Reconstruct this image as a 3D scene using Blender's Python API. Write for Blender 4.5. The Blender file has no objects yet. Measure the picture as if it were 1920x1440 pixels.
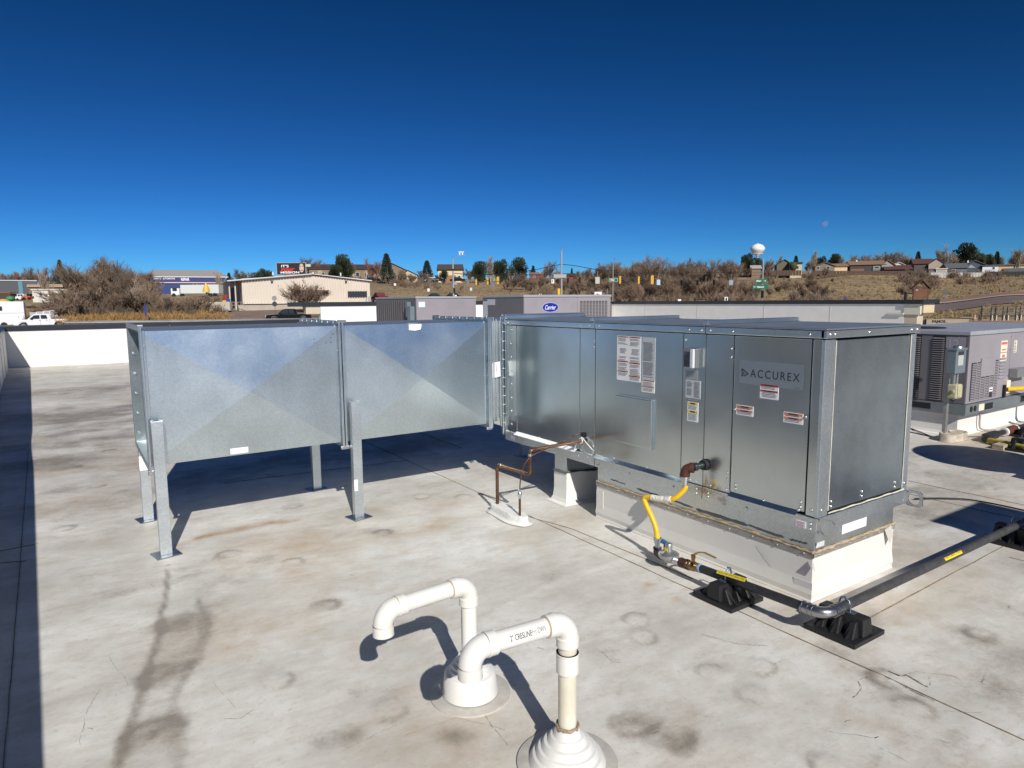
import bpy, math, random
import numpy as np
from mathutils import Vector, Matrix
random.seed(7)
SC = bpy.context.scene
COL = SC.collection
# ---------------------------------------------------------------- camera
CAMH = 1.5
FPX, PITCH, ROLL, YAW = 1251.2, 0.1237, -0.0084, math.radians(33.6)
fw = np.array([math.sin(YAW)*math.cos(PITCH), math.cos(YAW)*math.cos(PITCH), -math.sin(PITCH)])
rt = np.array([math.cos(YAW), -math.sin(YAW), 0.0])
up = np.cross(rt, fw)
C0 = np.array([0, 0, CAMH])
cr, sr = math.cos(ROLL), math.sin(ROLL)
cam_d = bpy.data.cameras.new('camera'); cam = bpy.data.objects.new('camera', cam_d); COL.objects.link(cam)
cam_d.sensor_width = 36; cam_d.lens = 36*FPX/1920; cam_d.clip_end = 9000; cam_d.clip_start = 0.05
cx = cr*rt + sr*up; cy = -sr*rt + cr*up
cam.matrix_world = Matrix(((cx[0], cy[0], -fw[0], 0), (cx[1], cy[1], -fw[1], 0), (cx[2], cy[2], -fw[2], CAMH), (0, 0, 0, 1)))
SC.camera = cam
# ---------------------------------------------------------------- sky and sun
SUN_AZ, SUN_EL = math.radians(15), math.radians(34.5)   # shadows fall towards (sin az, cos az)
W = bpy.data.worlds.new('World'); SC.world = W; W.use_nodes = True
nt = W.node_tree; nt.nodes.clear()
sky = nt.nodes.new('ShaderNodeTexSky'); sky.sky_type = 'NISHITA'; sky.sun_disc = False
sky.sun_elevation = SUN_EL; sky.sun_rotation = math.pi + SUN_AZ
sky.altitude = 2600; sky.air_density = 1.0; sky.dust_density = 0.0; sky.ozone_density = 3.0
hsv = nt.nodes.new('ShaderNodeHueSaturation'); hsv.inputs['Saturation'].default_value = 1.1
bg = nt.nodes.new('ShaderNodeBackground'); bg.inputs['Strength'].default_value = 0.085
wo = nt.nodes.new('ShaderNodeOutputWorld')
bg.inputs['Strength'].default_value = 0.1
nt.links.new(sky.outputs[0], hsv.inputs['Color'])
# contrast of the clear high-altitude sky, channel by channel
ssep = nt.nodes.new('ShaderNodeSeparateColor'); scmb = nt.nodes.new('ShaderNodeCombineColor'); nt.links.new(hsv.outputs[0], ssep.inputs[0])
for i, (a, p, k1, k0, lo) in enumerate(((.40, 1.45, .74, -.026, .02), (.80, 1.45, .86, -.05, .2), (1.35, 1.75, .79, .03, .8))):
    m1 = nt.nodes.new('ShaderNodeMath'); m1.operation = 'MULTIPLY'; m1.inputs[1].default_value = .085
    m2 = nt.nodes.new('ShaderNodeMath'); m2.operation = 'POWER'; m2.inputs[1].default_value = p
    m3 = nt.nodes.new('ShaderNodeMath'); m3.operation = 'MULTIPLY'; m3.inputs[1].default_value = a*10
    m4 = nt.nodes.new('ShaderNodeMath'); m4.operation = 'MINIMUM'; m4.inputs[1].default_value = 11
    m5 = nt.nodes.new('ShaderNodeMath'); m5.operation = 'MULTIPLY_ADD'; m5.inputs[1].default_value = k1; m5.inputs[2].default_value = k0
    m6 = nt.nodes.new('ShaderNodeMath'); m6.operation = 'MAXIMUM'; m6.inputs[1].default_value = lo
    nt.links.new(ssep.outputs[i], m1.inputs[0]); nt.links.new(m1.outputs[0], m2.inputs[0]); nt.links.new(m2.outputs[0], m3.inputs[0]); nt.links.new(m3.outputs[0], m5.inputs[0]); nt.links.new(m5.outputs[0], m6.inputs[0]); nt.links.new(m6.outputs[0], m4.inputs[0]); nt.links.new(m4.outputs[0], scmb.inputs[i])
nt.links.new(scmb.outputs[0], bg.inputs['Color']); nt.links.new(bg.outputs[0], wo.inputs[0])
sd = bpy.data.lights.new('sun', 'SUN'); sd.energy = 5.0; sd.angle = math.radians(0.53); sd.color = (1, .95, .87)
so = bpy.data.objects.new('sun', sd); COL.objects.link(so)
tosun = Vector((-math.sin(SUN_AZ)*math.cos(SUN_EL), -math.cos(SUN_AZ)*math.cos(SUN_EL), math.sin(SUN_EL)))
so.rotation_euler = tosun.to_track_quat('Z', 'Y').to_euler(); so.location = (-10, -20, 30)
SC.view_settings.view_transform = 'Standard'; SC.view_settings.look = 'None'
SC.view_settings.exposure = 0; SC.view_settings.gamma = 1; SC.view_settings.use_curve_mapping = False
# ---------------------------------------------------------------- pixel rays (photograph pixels, used to survey positions)
def ray(px, py):
    a, b = px-960, py-720
    u = a*cr+b*sr; w = -a*sr+b*cr
    return (fw*FPX+rt*u-up*w)/FPX
def onz(px, py, z=0.0):
    d = ray(px, py); return C0+d*((z-CAMH)/d[2])
def onax(px, py, ax, v):
    d = ray(px, py); return C0+d*((v-C0[ax])/d[ax])
def atd(px, py, D):
    return C0+ray(px, py)*D
# ---------------------------------------------------------------- node helpers
MATS = {}
def mat(name, col=(.5, .5, .5), rough=.6, metal=0.0, var=0.0, vs=4.0, col2=None, bump=0.0, bs=60.0, rv=0.0, stretch=(1, 1, 1), spec=None, fine=0.0, fs=80.0, trans=0.0):
    if name in MATS: return MATS[name]
    m = bpy.data.materials.new(name); m.use_nodes = True; t = m.node_tree; N = t.nodes; L = t.links
    b = N['Principled BSDF']; b.inputs['Base Color'].default_value = (*col, 1); b.inputs['Roughness'].default_value = rough; b.inputs['Metallic'].default_value = metal
    if spec is not None: b.inputs['Specular IOR Level'].default_value = spec
    if trans: b.inputs['Transmission Weight'].default_value = trans
    tc = N.new('ShaderNodeTexCoord'); mp = N.new('ShaderNodeMapping'); mp.inputs['Scale'].default_value = stretch; L.new(tc.outputs['Object'], mp.inputs[0])
    if var or col2 or rv:
        n = N.new('ShaderNodeTexNoise'); n.inputs['Scale'].default_value = vs; n.inputs['Detail'].default_value = 6; n.inputs['Roughness'].default_value = .62; L.new(mp.outputs[0], n.inputs['Vector'])
        r = N.new('ShaderNodeMapRange'); r.inputs[1].default_value = .32; r.inputs[2].default_value = .68; L.new(n.outputs['Fac'], r.inputs[0])
        c2 = col2 if col2 else tuple(max(0, c*(1-var)) for c in col)
        c1 = col if col2 else tuple(min(1, c*(1+var*.6)) for c in col)
        mx = N.new('ShaderNodeMix'); mx.data_type = 'RGBA'; mx.inputs[6].default_value = (*c1, 1); mx.inputs[7].default_value = (*c2, 1)
        L.new(r.outputs[0], mx.inputs[0]); out = mx.outputs[2]
        if fine:
            n2 = N.new('ShaderNodeTexNoise'); n2.inputs['Scale'].default_value = fs; n2.inputs['Detail'].default_value = 3; L.new(mp.outputs[0], n2.inputs['Vector'])
            r2 = N.new('ShaderNodeMapRange'); r2.inputs[1].default_value = .3; r2.inputs[2].default_value = .7; r2.inputs[3].default_value = 1-fine; r2.inputs[4].default_value = 1+fine*.5; L.new(n2.outputs['Fac'], r2.inputs[0])
            vm = N.new('ShaderNodeVectorMath'); vm.operation = 'SCALE'; L.new(out, vm.inputs[0]); L.new(r2.outputs[0], vm.inputs['Scale']); out = vm.outputs[0]
        L.new(out, b.inputs['Base Color'])
        if rv:
            r3 = N.new('ShaderNodeMapRange'); r3.inputs[1].default_value = .3; r3.inputs[2].default_value = .7; r3.inputs[3].default_value = rough-rv; r3.inputs[4].default_value = rough+rv
            L.new(n.outputs['Fac'], r3.inputs[0]); L.new(r3.outputs[0], b.inputs['Roughness'])
    if bump:
        n3 = N.new('ShaderNodeTexNoise'); n3.inputs['Scale'].default_value = bs; n3.inputs['Detail'].default_value = 4; L.new(mp.outputs[0], n3.inputs['Vector'])
        bp = N.new('ShaderNodeBump'); bp.inputs['Strength'].default_value = bump; bp.inputs['Distance'].default_value = .01; L.new(n3.outputs['Fac'], bp.inputs['Height']); L.new(bp.outputs[0], b.inputs['Normal'])
    MATS[name] = m; return m
def galv(name, col, rough, spangle=.12, sscale=90, smudge=.12, brush=(1, 1, 1), aniso=0.0, dent=.15, dscale=3.0):
    """zinc coated sheet: metallic, spangled, faintly wavy, smudged"""
    m = bpy.data.materials.new(name); m.use_nodes = True; t = m.node_tree; N = t.nodes; L = t.links
    b = N['Principled BSDF']; b.inputs['Metallic'].default_value = 1
    tc = N.new('ShaderNodeTexCoord'); mp = N.new('ShaderNodeMapping'); mp.inputs['Scale'].default_value = brush; L.new(tc.outputs['Object'], mp.inputs[0])
    v = N.new('ShaderNodeTexVoronoi'); v.inputs['Scale'].default_value = sscale; L.new(mp.outputs[0], v.inputs['Vector'])
    sp = N.new('ShaderNodeSeparateColor'); L.new(v.outputs['Color'], sp.inputs[0])
    n = N.new('ShaderNodeTexNoise'); n.inputs['Scale'].default_value = 2.3; n.inputs['Detail'].default_value = 8; n.inputs['Roughness'].default_value = .6; L.new(tc.outputs['Object'], n.inputs['Vector'])
    a = N.new('ShaderNodeMapRange'); a.inputs[3].default_value = 1-spangle; a.inputs[4].default_value = 1+spangle; L.new(sp.outputs[0], a.inputs[0])
    c = N.new('ShaderNodeMapRange'); c.inputs[1].default_value = .3; c.inputs[2].default_value = .7; c.inputs[3].default_value = 1-smudge; c.inputs[4].default_value = 1+smudge*.5; L.new(n.outputs['Fac'], c.inputs[0])
    mu = N.new('ShaderNodeMath'); mu.operation = 'MULTIPLY'; L.new(a.outputs[0], mu.inputs[0]); L.new(c.outputs[0], mu.inputs[1])
    vm = N.new('ShaderNodeVectorMath'); vm.operation = 'SCALE'; vm.inputs[0].default_value = col; L.new(mu.outputs[0], vm.inputs['Scale']); L.new(vm.outputs[0], b.inputs['Base Color'])
    r = N.new('ShaderNodeMapRange'); r.inputs[1].default_value = .25; r.inputs[2].default_value = .75; r.inputs[3].default_value = rough*.82; r.inputs[4].default_value = rough*1.2
    ad = N.new('ShaderNodeMath'); ad.operation = 'MULTIPLY_ADD'; ad.inputs[1].default_value = spangle*.25; L.new(sp.outputs[1], ad.inputs[0]); L.new(r.outputs[0], ad.inputs[2]); L.new(n.outputs['Fac'], r.inputs[0]); L.new(ad.outputs[0], b.inputs['Roughness'])
    if aniso: b.inputs['Anisotropic'].default_value = aniso
    w = N.new('ShaderNodeTexNoise'); w.inputs['Scale'].default_value = dscale; w.inputs['Detail'].default_value = 1.5; L.new(tc.outputs['Object'], w.inputs['Vector'])
    bp = N.new('ShaderNodeBump'); bp.inputs['Strength'].default_value = dent*.35; bp.inputs['Distance'].default_value = .02; L.new(w.outputs['Fac'], bp.inputs['Height']); L.new(bp.outputs[0], b.inputs['Normal'])
    MATS[name] = m; return m
# ---------------------------------------------------------------- mesh builder
class MB:
    def __init__(s): s.v = []; s.f = []; s.sm = []
    def add(s, vs, fs, smooth=False):
        o = len(s.v); s.v += [tuple(map(float, p)) for p in vs]; s.f += [tuple(i+o for i in f) for f in fs]; s.sm += [smooth]*len(fs); return s
    def box(s, x0, y0, z0, x1, y1, z1):
        x0, x1 = min(x0, x1), max(x0, x1); y0, y1 = min(y0, y1), max(y0, y1); z0, z1 = min(z0, z1), max(z0, z1)
        return s.add([(x0, y0, z0), (x1, y0, z0), (x1, y1, z0), (x0, y1, z0), (x0, y0, z1), (x1, y0, z1), (x1, y1, z1), (x0, y1, z1)],
                     [(0, 3, 2, 1), (4, 5, 6, 7), (0, 1, 5, 4), (1, 2, 6, 5), (2, 3, 7, 6), (3, 0, 4, 7)])
    def fbox(s, F, u0, v0, n0, u1, v1, n1):
        """box in a frame F=(origin,U,V,N)"""
        O, U, V, Nn = F
        P = lambda u, v, n: tuple(O[i]+U[i]*u+V[i]*v+Nn[i]*n for i in range(3))
        return s.add([P(u0, v0, n0), P(u1, v0, n0), P(u1, v1, n0), P(u0, v1, n0), P(u0, v0, n1), P(u1, v0, n1), P(u1, v1, n1), P(u0, v1, n1)],
                     [(0, 3, 2, 1), (4, 5, 6, 7), (0, 1, 5, 4), (1, 2, 6, 5), (2, 3, 7, 6), (3, 0, 4, 7)])
    def quad(s, a, b, c, d): return s.add([a, b, c, d], [(0, 1, 2, 3)])
    def tri(s, a, b, c): return s.add([a, b, c], [(0, 1, 2)])
    def tube(s, path, r, n=12, cap=True, smooth=True):
        P = [Vector(p) for p in path]; R = r if isinstance(r, (list, tuple)) else [r]*len(P)
        k = len(P); o = len(s.v); T = []
        for i in range(k):
            a = P[max(i-1, 0)]; b = P[min(i+1, k-1)]; T.append((b-a).normalized() if (b-a).length > 1e-9 else Vector((0, 0, 1)))
        u = T[0].orthogonal().normalized()
        vs = []
        for i in range(k):
            u = (u-T[i]*u.dot(T[i])); u = u.normalized() if u.length > 1e-6 else T[i].orthogonal().normalized()
            w = T[i].cross(u)
            for j in range(n):
                a = 2*math.pi*j/n; vs.append(P[i]+(u*math.cos(a)+w*math.sin(a))*R[i])
        fs = [(i*n+j, i*n+(j+1) % n, (i+1)*n+(j+1) % n, (i+1)*n+j) for i in range(k-1) for j in range(n)]
        s.add(vs, fs, smooth)
        if cap: s.add([vs[j] for j in range(n)], [tuple(range(n-1, -1, -1))]); s.add([vs[(k-1)*n+j] for j in range(n)], [tuple(range(n))])
        return s
    def cyl(s, a, b, r, n=12, r2=None, cap=True, smooth=True): return s.tube([a, b], [r, r if r2 is None else r2], n, cap, smooth)
    def lathe(s, prof, c=(0, 0, 0), n=24, smooth=True):
        if smooth and len(prof) > 2:
            cut = [0]
            for i in range(1, len(prof)-1):
                a = math.atan2(prof[i][1]-prof[i-1][1], prof[i][0]-prof[i-1][0]); b = math.atan2(prof[i+1][1]-prof[i][1], prof[i+1][0]-prof[i][0])
                d = abs((b-a+math.pi) % (2*math.pi)-math.pi)
                if d > math.radians(38): cut.append(i)
            if len(cut) > 1:
                cut.append(len(prof)-1)
                for a, b in zip(cut[:-1], cut[1:]): s.lathe(prof[a:b+1] if b-a > 1 else [prof[a], prof[b]], c, n, True)
                return s
        vs = []; k = len(prof)
        for r, z in prof:
            for j in range(n):
                a = 2*math.pi*j/n; vs.append((c[0]+r*math.cos(a), c[1]+r*math.sin(a), c[2]+z))
        fs = [(i*n+j, i*n+(j+1) % n, (i+1)*n+(j+1) % n, (i+1)*n+j) for i in range(k-1) for j in range(n)]
        return s.add(vs, fs, smooth)
    def prism(s, pts, a, b):
        """extrude polygon pts (3D) by vector from a to b offset"""
        n = len(pts); d = Vector(b)-Vector(a)
        vs = [Vector(p) for p in pts]+[Vector(p)+d for p in pts]
        return s.add(vs, [tuple(range(n-1, -1, -1)), tuple(range(n, 2*n))]+[(i, (i+1) % n, n+(i+1) % n, n+i) for i in range(n)])
    def ball(s, c, r, n=10, m=6, sz=1.0):
        prof = [(max(1e-4, r*math.sin(math.pi*i/m)), -r*sz*math.cos(math.pi*i/m)) for i in range(m+1)]
        return s.lathe(prof, c, n)
ORG = {}
def link_mesh(name, mb, m, parent=None, org=(0, 0, 0), bevel=0.0):
    me = bpy.data.meshes.new(name)
    me.from_pydata([(p[0]-org[0], p[1]-org[1], p[2]-org[2]) for p in mb.v], [], mb.f)
    if any(mb.sm): me.polygons.foreach_set('use_smooth', mb.sm)
    me.materials.append(m); me.update()
    o = bpy.data.objects.new(name, me); COL.objects.link(o)
    if bevel:
        b = o.modifiers.new('bevel', 'BEVEL'); b.width = bevel; b.segments = 2; b.limit_method = 'ANGLE'; b.angle_limit = math.radians(40)
    if parent is not None: o.parent = parent
    return o
def thing(name, label, cat, loc=(0, 0, 0), group=None, rotz=0.0):
    o = bpy.data.objects.new(name, None); COL.objects.link(o); o.location = loc; o.rotation_euler = (0, 0, rotz)
    o.empty_display_size = .2
    o['label'] = label; o['category'] = cat
    if group: o['group'] = group
    ORG[o.name] = tuple(loc) if rotz == 0 else (0, 0, 0)
    return o
def part(name, mb, m, parent, bevel=0.0, label=None, kind=None):
    org = ORG.get(parent.name, (0, 0, 0))
    o = link_mesh(name, mb, m, parent, org, bevel); ORG[o.name] = org
    if label: o['label'] = label
    if kind: o['kind'] = kind
    return o
def single(name, mb, m, label, cat, group=None, org=(0, 0, 0), bevel=0.0):
    o = link_mesh(name, mb, m, None, org, bevel); o.location = org; o['label'] = label; o['category'] = cat
    if group: o['group'] = group
    ORG[o.name] = org
    return o
def struct(name, mb, m, kind='structure'):
    o = link_mesh(name, mb, m); o['kind'] = kind; ORG[o.name] = (0, 0, 0); return o
def copy_tree(o, parent=None, **props):
    c = o.copy(); COL.objects.link(c); c.parent = parent
    if parent is None:
        for k, v in props.items(): c[k] = v
    for ch in list(o.children): copy_tree(ch, c)
    return c
def text_obj(name, txt, F, u, v, h, m, parent, depth=.0015, n=.001, width=None, shear=0.0, font_scale_x=1.0, align='LEFT', bold=0.0, space=1.0):
    """lettering turned into a mesh lying on frame F at (u,v), cap height h"""
    cu = bpy.data.curves.new(name, 'FONT'); cu.body = txt; cu.size = 1; cu.extrude = 0; cu.shear = shear; cu.offset = bold; cu.space_character = space; cu.resolution_u = 3
    ob = bpy.data.objects.new('tmp_text', cu); COL.objects.link(ob)
    dg = bpy.context.evaluated_depsgraph_get(); dg.update()
    me = bpy.data.meshes.new_from_object(ob.evaluated_get(dg)); bpy.data.objects.remove(ob); bpy.data.curves.remove(cu)
    co = np.zeros(len(me.vertices)*3); me.vertices.foreach_get('co', co); co = co.reshape(-1, 3)
    s = h/.7; x = co[:, 0]; w = x.max()-x.min()
    sx = s*font_scale_x if width is None else width/w
    x = (x-x.min())*sx; y = co[:, 1]*s
    if align == 'CENTER': x = x-w*sx/2
    O, U, V, Nn = [np.array(q, float) for q in F]
    P = O+np.outer(x+u, U)+np.outer(y+v, V)+Nn*n
    org = np.array(ORG.get(parent.name, (0, 0, 0)), float)
    me.vertices.foreach_set('co', (P-org).ravel()); me.update(); me.materials.clear(); me.materials.append(m)
    o = bpy.data.objects.new(name, me); COL.objects.link(o); o.parent = parent; ORG[o.name] = tuple(org)
    return o
def vnoise(x, y, sc, seed):
    rs = np.random.RandomState(seed); G = rs.rand(256, 256)
    x = x*sc+1000.3; y = y*sc+1000.7; xi = np.floor(x).astype(int); yi = np.floor(y).astype(int); fx = x-xi; fy = y-yi
    fx = fx*fx*(3-2*fx); fy = fy*fy*(3-2*fy); a = xi % 256; b = yi % 256; a1 = (xi+1) % 256; b1 = (yi+1) % 256
    return (G[a, b]*(1-fx)+G[a1, b]*fx)*(1-fy)+(G[a, b1]*(1-fx)+G[a1, b1]*fx)*fy
def fbm(x, y, sc, seed, o=4):
    t = 0; a = 1; n = 0
    for i in range(o): t = t+a*vnoise(x, y, sc*2**i, seed+i); n += a; a *= .55
    return t/n
# ---------------------------------------------------------------- shared materials
GALV = galv('galvanised_sheet', (.66, .71, .73), .42, .08, 120, .12, dent=.10)
GALVD = galv('duct_sheet', (.64, .72, .755), .33, .07, 140, .10, dent=.10, dscale=2.0)
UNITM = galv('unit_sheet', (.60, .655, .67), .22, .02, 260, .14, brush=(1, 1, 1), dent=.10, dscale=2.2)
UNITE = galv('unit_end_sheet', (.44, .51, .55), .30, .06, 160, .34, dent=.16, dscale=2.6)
TRIMM = galv('trim_sheet', (.66, .73, .77), .30, .05, 150, .12, dent=.08, dscale=6)
ZINC = mat('zinc_screw', (.62, .63, .64), .3, 1.0)
BLACK = mat('black_gap', (.012, .012, .014), .8)
TPO = mat('white_membrane', (.74, .73, .70), .5, var=.05, vs=3, bump=.05, bs=30)
COPING = mat('dark_bronze_coping', (.022, .026, .034), .35, var=.2, vs=3)
CAULK = mat('beige_caulk', (.42, .33, .22), .7, var=.35, vs=40)
CREAM = mat('cream_sealant', (.62, .60, .50), .6, var=.15, vs=40)
PVC = mat('white_pvc', (.76, .765, .745), .30, var=.05, vs=6, col2=(.71, .70, .65))
PVCY = mat('yellowed_pvc', (.71, .69, .60), .32, vs=9, col2=(.60, .55, .43))
BOOT = mat('white_boot', (.71, .71, .69), .38, var=.08, vs=8)
RUST = mat('rusty_iron', (.12, .035, .018), .7, .1, var=.4, vs=60)
BLKPIPE = mat('black_pipe', (.025, .027, .03), .5, .0, var=.35, vs=40)
RUBBER = mat('black_rubber', (.012, .0125, .014), .55, var=.3, vs=30, bump=.2, bs=120)
YELLOW = mat('yellow_coat', (.78, .47, .012), .4, var=.1, vs=30)
BRASS = mat('aged_brass', (.30, .19, .08), .35, 1.0, var=.3, vs=60)
COPPER = mat('aged_copper', (.17, .09, .055), .42, .8, var=.45, vs=40)
ALU = mat('cast_aluminium', (.42, .43, .44), .42, .85, var=.15, vs=60)
STEEL = mat('stainless', (.6, .6, .6), .25, 1.0)
WLABEL = mat('white_sticker', (.80, .80, .80), .5)
GLABEL = mat('grey_sticker', (.50, .53, .55), .45)
INK = mat('black_print', (.03, .03, .035), .6)
GINK = mat('grey_print', (.16, .16, .17), .6)
ORANGE = mat('orange_print', (.55, .13, .04), .5)
RED = mat('red_print', (.40, .015, .02), .5)
BLUEP = mat('blue_print', (.01, .03, .35), .4)
YELP = mat('yellow_print', (.75, .58, .03), .5)
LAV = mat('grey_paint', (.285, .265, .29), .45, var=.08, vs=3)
SHADEG = mat('shaded_grey_paint', (.15, .145, .16), .5, var=.10, vs=3)  # for the side faces: their shade is put into the colour of the grey paint
# ================================================================ ROOF
SEG = []
def polyd(X, Y, pts):
    """distance to polyline (x,y,width)"""
    best = np.full(X.shape, 9.); wd = np.zeros(X.shape)
    for (x0, y0, w0), (x1, y1, w1) in zip(pts[:-1], pts[1:]):
        dx, dy = x1-x0, y1-y0; t = np.clip(((X-x0)*dx+(Y-y0)*dy)/(dx*dx+dy*dy+1e-9), 0, 1)
        d = np.hypot(X-x0-t*dx, Y-y0-t*dy); w = w0+(w1-w0)*t
        k = d < best; best = np.where(k, d, best); wd = np.where(k, w, wd)
    return best, wd
xs = np.concatenate([np.arange(-1.6, -.8, .1), np.arange(-.8, 5.2, .022), np.arange(5.2, 11, .08), np.arange(11, 22.61, .4)])
ys = np.concatenate([np.arange(-9, .5, .5), np.arange(.5, 6.4, .022), np.arange(6.4, 13, .06), np.arange(13, 20.2, .12), np.arange(20.2, 25.3, .5)])
X, Y = np.meshgrid(xs, ys)
Z = np.zeros_like(X)
wx = X+.12*(fbm(X, Y, 1.6, 5)-.5); wy = Y+.12*(fbm(X, Y, 1.6, 9)-.5)
dirt = np.zeros_like(X); rust = np.zeros_like(X); crack = np.zeros_like(X)
# puddle trail running from the first duct leg to the viewer
A = [(.40, 4.2, .0), (.35, 3.9, .004), (.315, 3.65, .008), (.244, 3.25, .012), (.164, 2.85, .014), (.10, 2.64, .016), (.05, 2.37, .018), (-.02, 2.0, .02)]
B = [(.47, 3.62, .004), (.475, 3.41, .014), (.45, 3.2, .018), (.40, 3.04, .022), (.33, 2.86, .014), (.27, 2.72, .014), (.25, 2.56, .022), (.22, 2.29, .022), (.17, 2.0, .03)]
for P_, s_ in ((A, .74), (B, .50)):
    d, w = polyd(wx, wy, P_); dirt += s_*np.exp(-(d/(w+.008))**2)
Ay = np.array([q[1] for q in A])[::-1]; Ax = np.array([q[0] for q in A])[::-1]; By = np.array([q[1] for q in B])[::-1]; Bx = np.array([q[0] for q in B])[::-1]
xa_, xb_ = np.interp(wy, Ay, Ax), np.interp(wy, By, Bx); inside = np.clip((wx-xa_)/.03, 0, 1)*np.clip((xb_-wx)/.03, 0, 1)*np.clip((3.62-Y)/.25, 0, 1)*(Y > 1.5)
dirt += .26*inside*(.15+fbm(X, Y, 5, 3))
def blob(x, y, r, a, asp=1.0, ang=0.0, ring=False, arr=None):
    global dirt
    dx = (wx-x); dy = (wy-y); c, s = math.cos(ang), math.sin(ang); u = (dx*c+dy*s)/asp; v = -dx*s+dy*c
    d = np.hypot(u, v)
    k = np.exp(-((d-r)/(r*.32))**2) if ring else np.exp(-(d/r)**2)
    if ring: k = k*(.25+.75*(np.sin(np.arctan2(v, u)*1.0+x*17+y*9)*.5+.5))
    k = k*(.45+.9*fbm(X, Y, 22, int(abs(x*97+y*31)) % 200))
    if arr is None: dirt += a*k
    else: arr += a*k
def plate(x, y, r=.055, h=.004):
    global Z
    d = np.hypot(X-x, Y-y); Z += h*(1/(1+np.exp((d-r)/.006)))
for x, y in [(.35, 3.39), (.257, 2.91), (.168, 2.525)]:
    blob(x, y, .055, .78, 1.5, .3); blob(x, y, .085, .5, 1.2, 0, True); plate(x, y, .06)
rings = [(1.626, 3.974), (.712, 4.16), (.982, 3.821), (.993, 3.147), (2.052, 3.278), (3.043, 3.171), (.874, 2.192), (2.083, 1.667), (2.276, 1.582), (2.051, 2.059), (2.139, 2.185), (2.106, 1.471),
         (6.263, 2.954), (5.966, 2.203), (1.3, 4.9), (2.2, 4.6), (2.45, 4.4), (.75, 1.75), (.6, 2.6), (2.62, 1.25), (1.95, 1.1), (2.5, 1.1), (3.6, 1.0), (3.3, 1.2), (-.1, 5.3), (.1, 6.4), (-.05, 7.3), (.25, 7.9), (.5, 6.9)]
for i, (x, y) in enumerate(rings):
    blob(x, y, .060, .62, 1, 0, True); plate(x, y, .052, .005)
for x, y, r, a in [(1.626, 3.974, .10, .55), (.993, 3.147, .05, .5), (1.603, 1.616, .055, .75), (1.64, 1.474, .055, .75), (.71, 2.15, .05, .7), (1.02, 1.93, .06, .7), (1.45, 2.42, .05, .5), (.82, 2.35, .05, .5),
                   (2.777, .97, .10, .45), (2.9, 1.0, .08, .5), (.62, 2.15, .05, .45), (.93, 2.28, .05, .4), (1.0, 1.60, .12, .3), (.7, 1.5, .14, .6)]:
    blob(x, y, r, a, 1.3, 2.2)
blob(1.603, 1.616, .075, .55, 1.1, 0, True); blob(1.64, 1.474, .075, .5, 1.1, 0, True)
for i in range(46):   # older dirt further out
    r_ = random.random
    x, y = (random.uniform(-1, 7), random.uniform(4.6, 12)) if i % 2 else (random.uniform(2.4, 9), random.uniform(.6, 3.2))
    if not (2.8 < x < 4 and 1.6 < y < 4.7): blob(x, y, .05+.12*r_(), .18+.3*r_(), 1.2+1.5*r_(), 3*r_())
for x, y, r, a, s_ in [(-.1, 8.6, .35, .5, 2.0), (.4, 9.6, .4, .5, 2.2), (.0, 11.0, .5, .5, 2.4), (.8, 7.6, .4, .35, 2.6), (-.3, 7.6, .25, .6, 1.8), (.3, 14, .6, .4, 2.5), (1.0, 6.2, .3, .5, 2.4), (1.8, 6.5, .25, .6, 2), (3.1, 6.4, .3, .7, 2.2), (2.7, 6.9, .3, .6, 2), (5.1, 2.2, .25, .35, 2.4), (6.3, 2.4, .3, .3, 2.6)]:
    blob(x, y, r, a, s_, .2)
# flow bands that the slope to the left parapet leaves
band = np.exp(-((Y-(10.4+.9*(X))) / .45)**2)+.8*np.exp(-((Y-(8.3+.25*X))/.35)**2)+.6*np.exp(-((Y-(12.5+2.2*X))/.6)**2)+.5*np.exp(-((Y-(5.9+.1*X))/.2)**2)
dirt += .75*band*np.clip(fbm(X, Y*2.2, 1.1, 21)*1.7-.4, 0, 1)*(X < 5)
dirt += .16*np.clip(fbm(X*.7, Y*1.6, .8, 31)-.47, 0, 1)*3
dirt += .30*np.clip(fbm(X, Y*1.7, 3.2, 41)-.57, 0, 1)*4
dirt += .5*np.clip(fbm(X, Y*1.5, 2.2, 141)-.5, 0, 1)*3*np.clip((Y-4.6)/1.5, 0, 1)*(X < 3)
dirt -= .25*np.exp(-((X-2.2)/.7)**2-((Y-3.4)/.7)**2)
# rust coloured stains
for P_, a in (([(.62, 4.60, .02), (.85, 4.60, .05), (1.0, 4.62, .05), (1.25, 4.58, .02)], 1.0), ([(.45, 4.35, .02), (.5, 4.5, .03), (.7, 4.62, .03)], .5)):
    d, w = polyd(wx, wy, P_); rust += a*np.exp(-(d/(w+.01))**2)*(.3+fbm(X, Y, 14, 4))
for x, y, r, a in [(2.46, 2.42, .03, .8), (2.44, 2.2, .03, .7), (2.0, 3.9, .12, .5), (2.3, 4.3, .2, .35), (1.4, 4.2, .25, .3), (3.9, 1.6, .2, .35), (3.3, 1.55, .2, .4), (2.3, 3.4, .12, .4), (2.75, 3.5, .15, .4), (3.95, 2.0, .2, .4), (7.8, 2.9, .4, .6), (8.4, 3.0, .4, .5), (1.75, 4.5, .15, .3)]:
    blob(x, y, r, a, 1.5, .3, arr=rust)
rust += .5*np.clip(fbm(X, Y, 1.7, 61)-.52, 0, 1)*3
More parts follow.
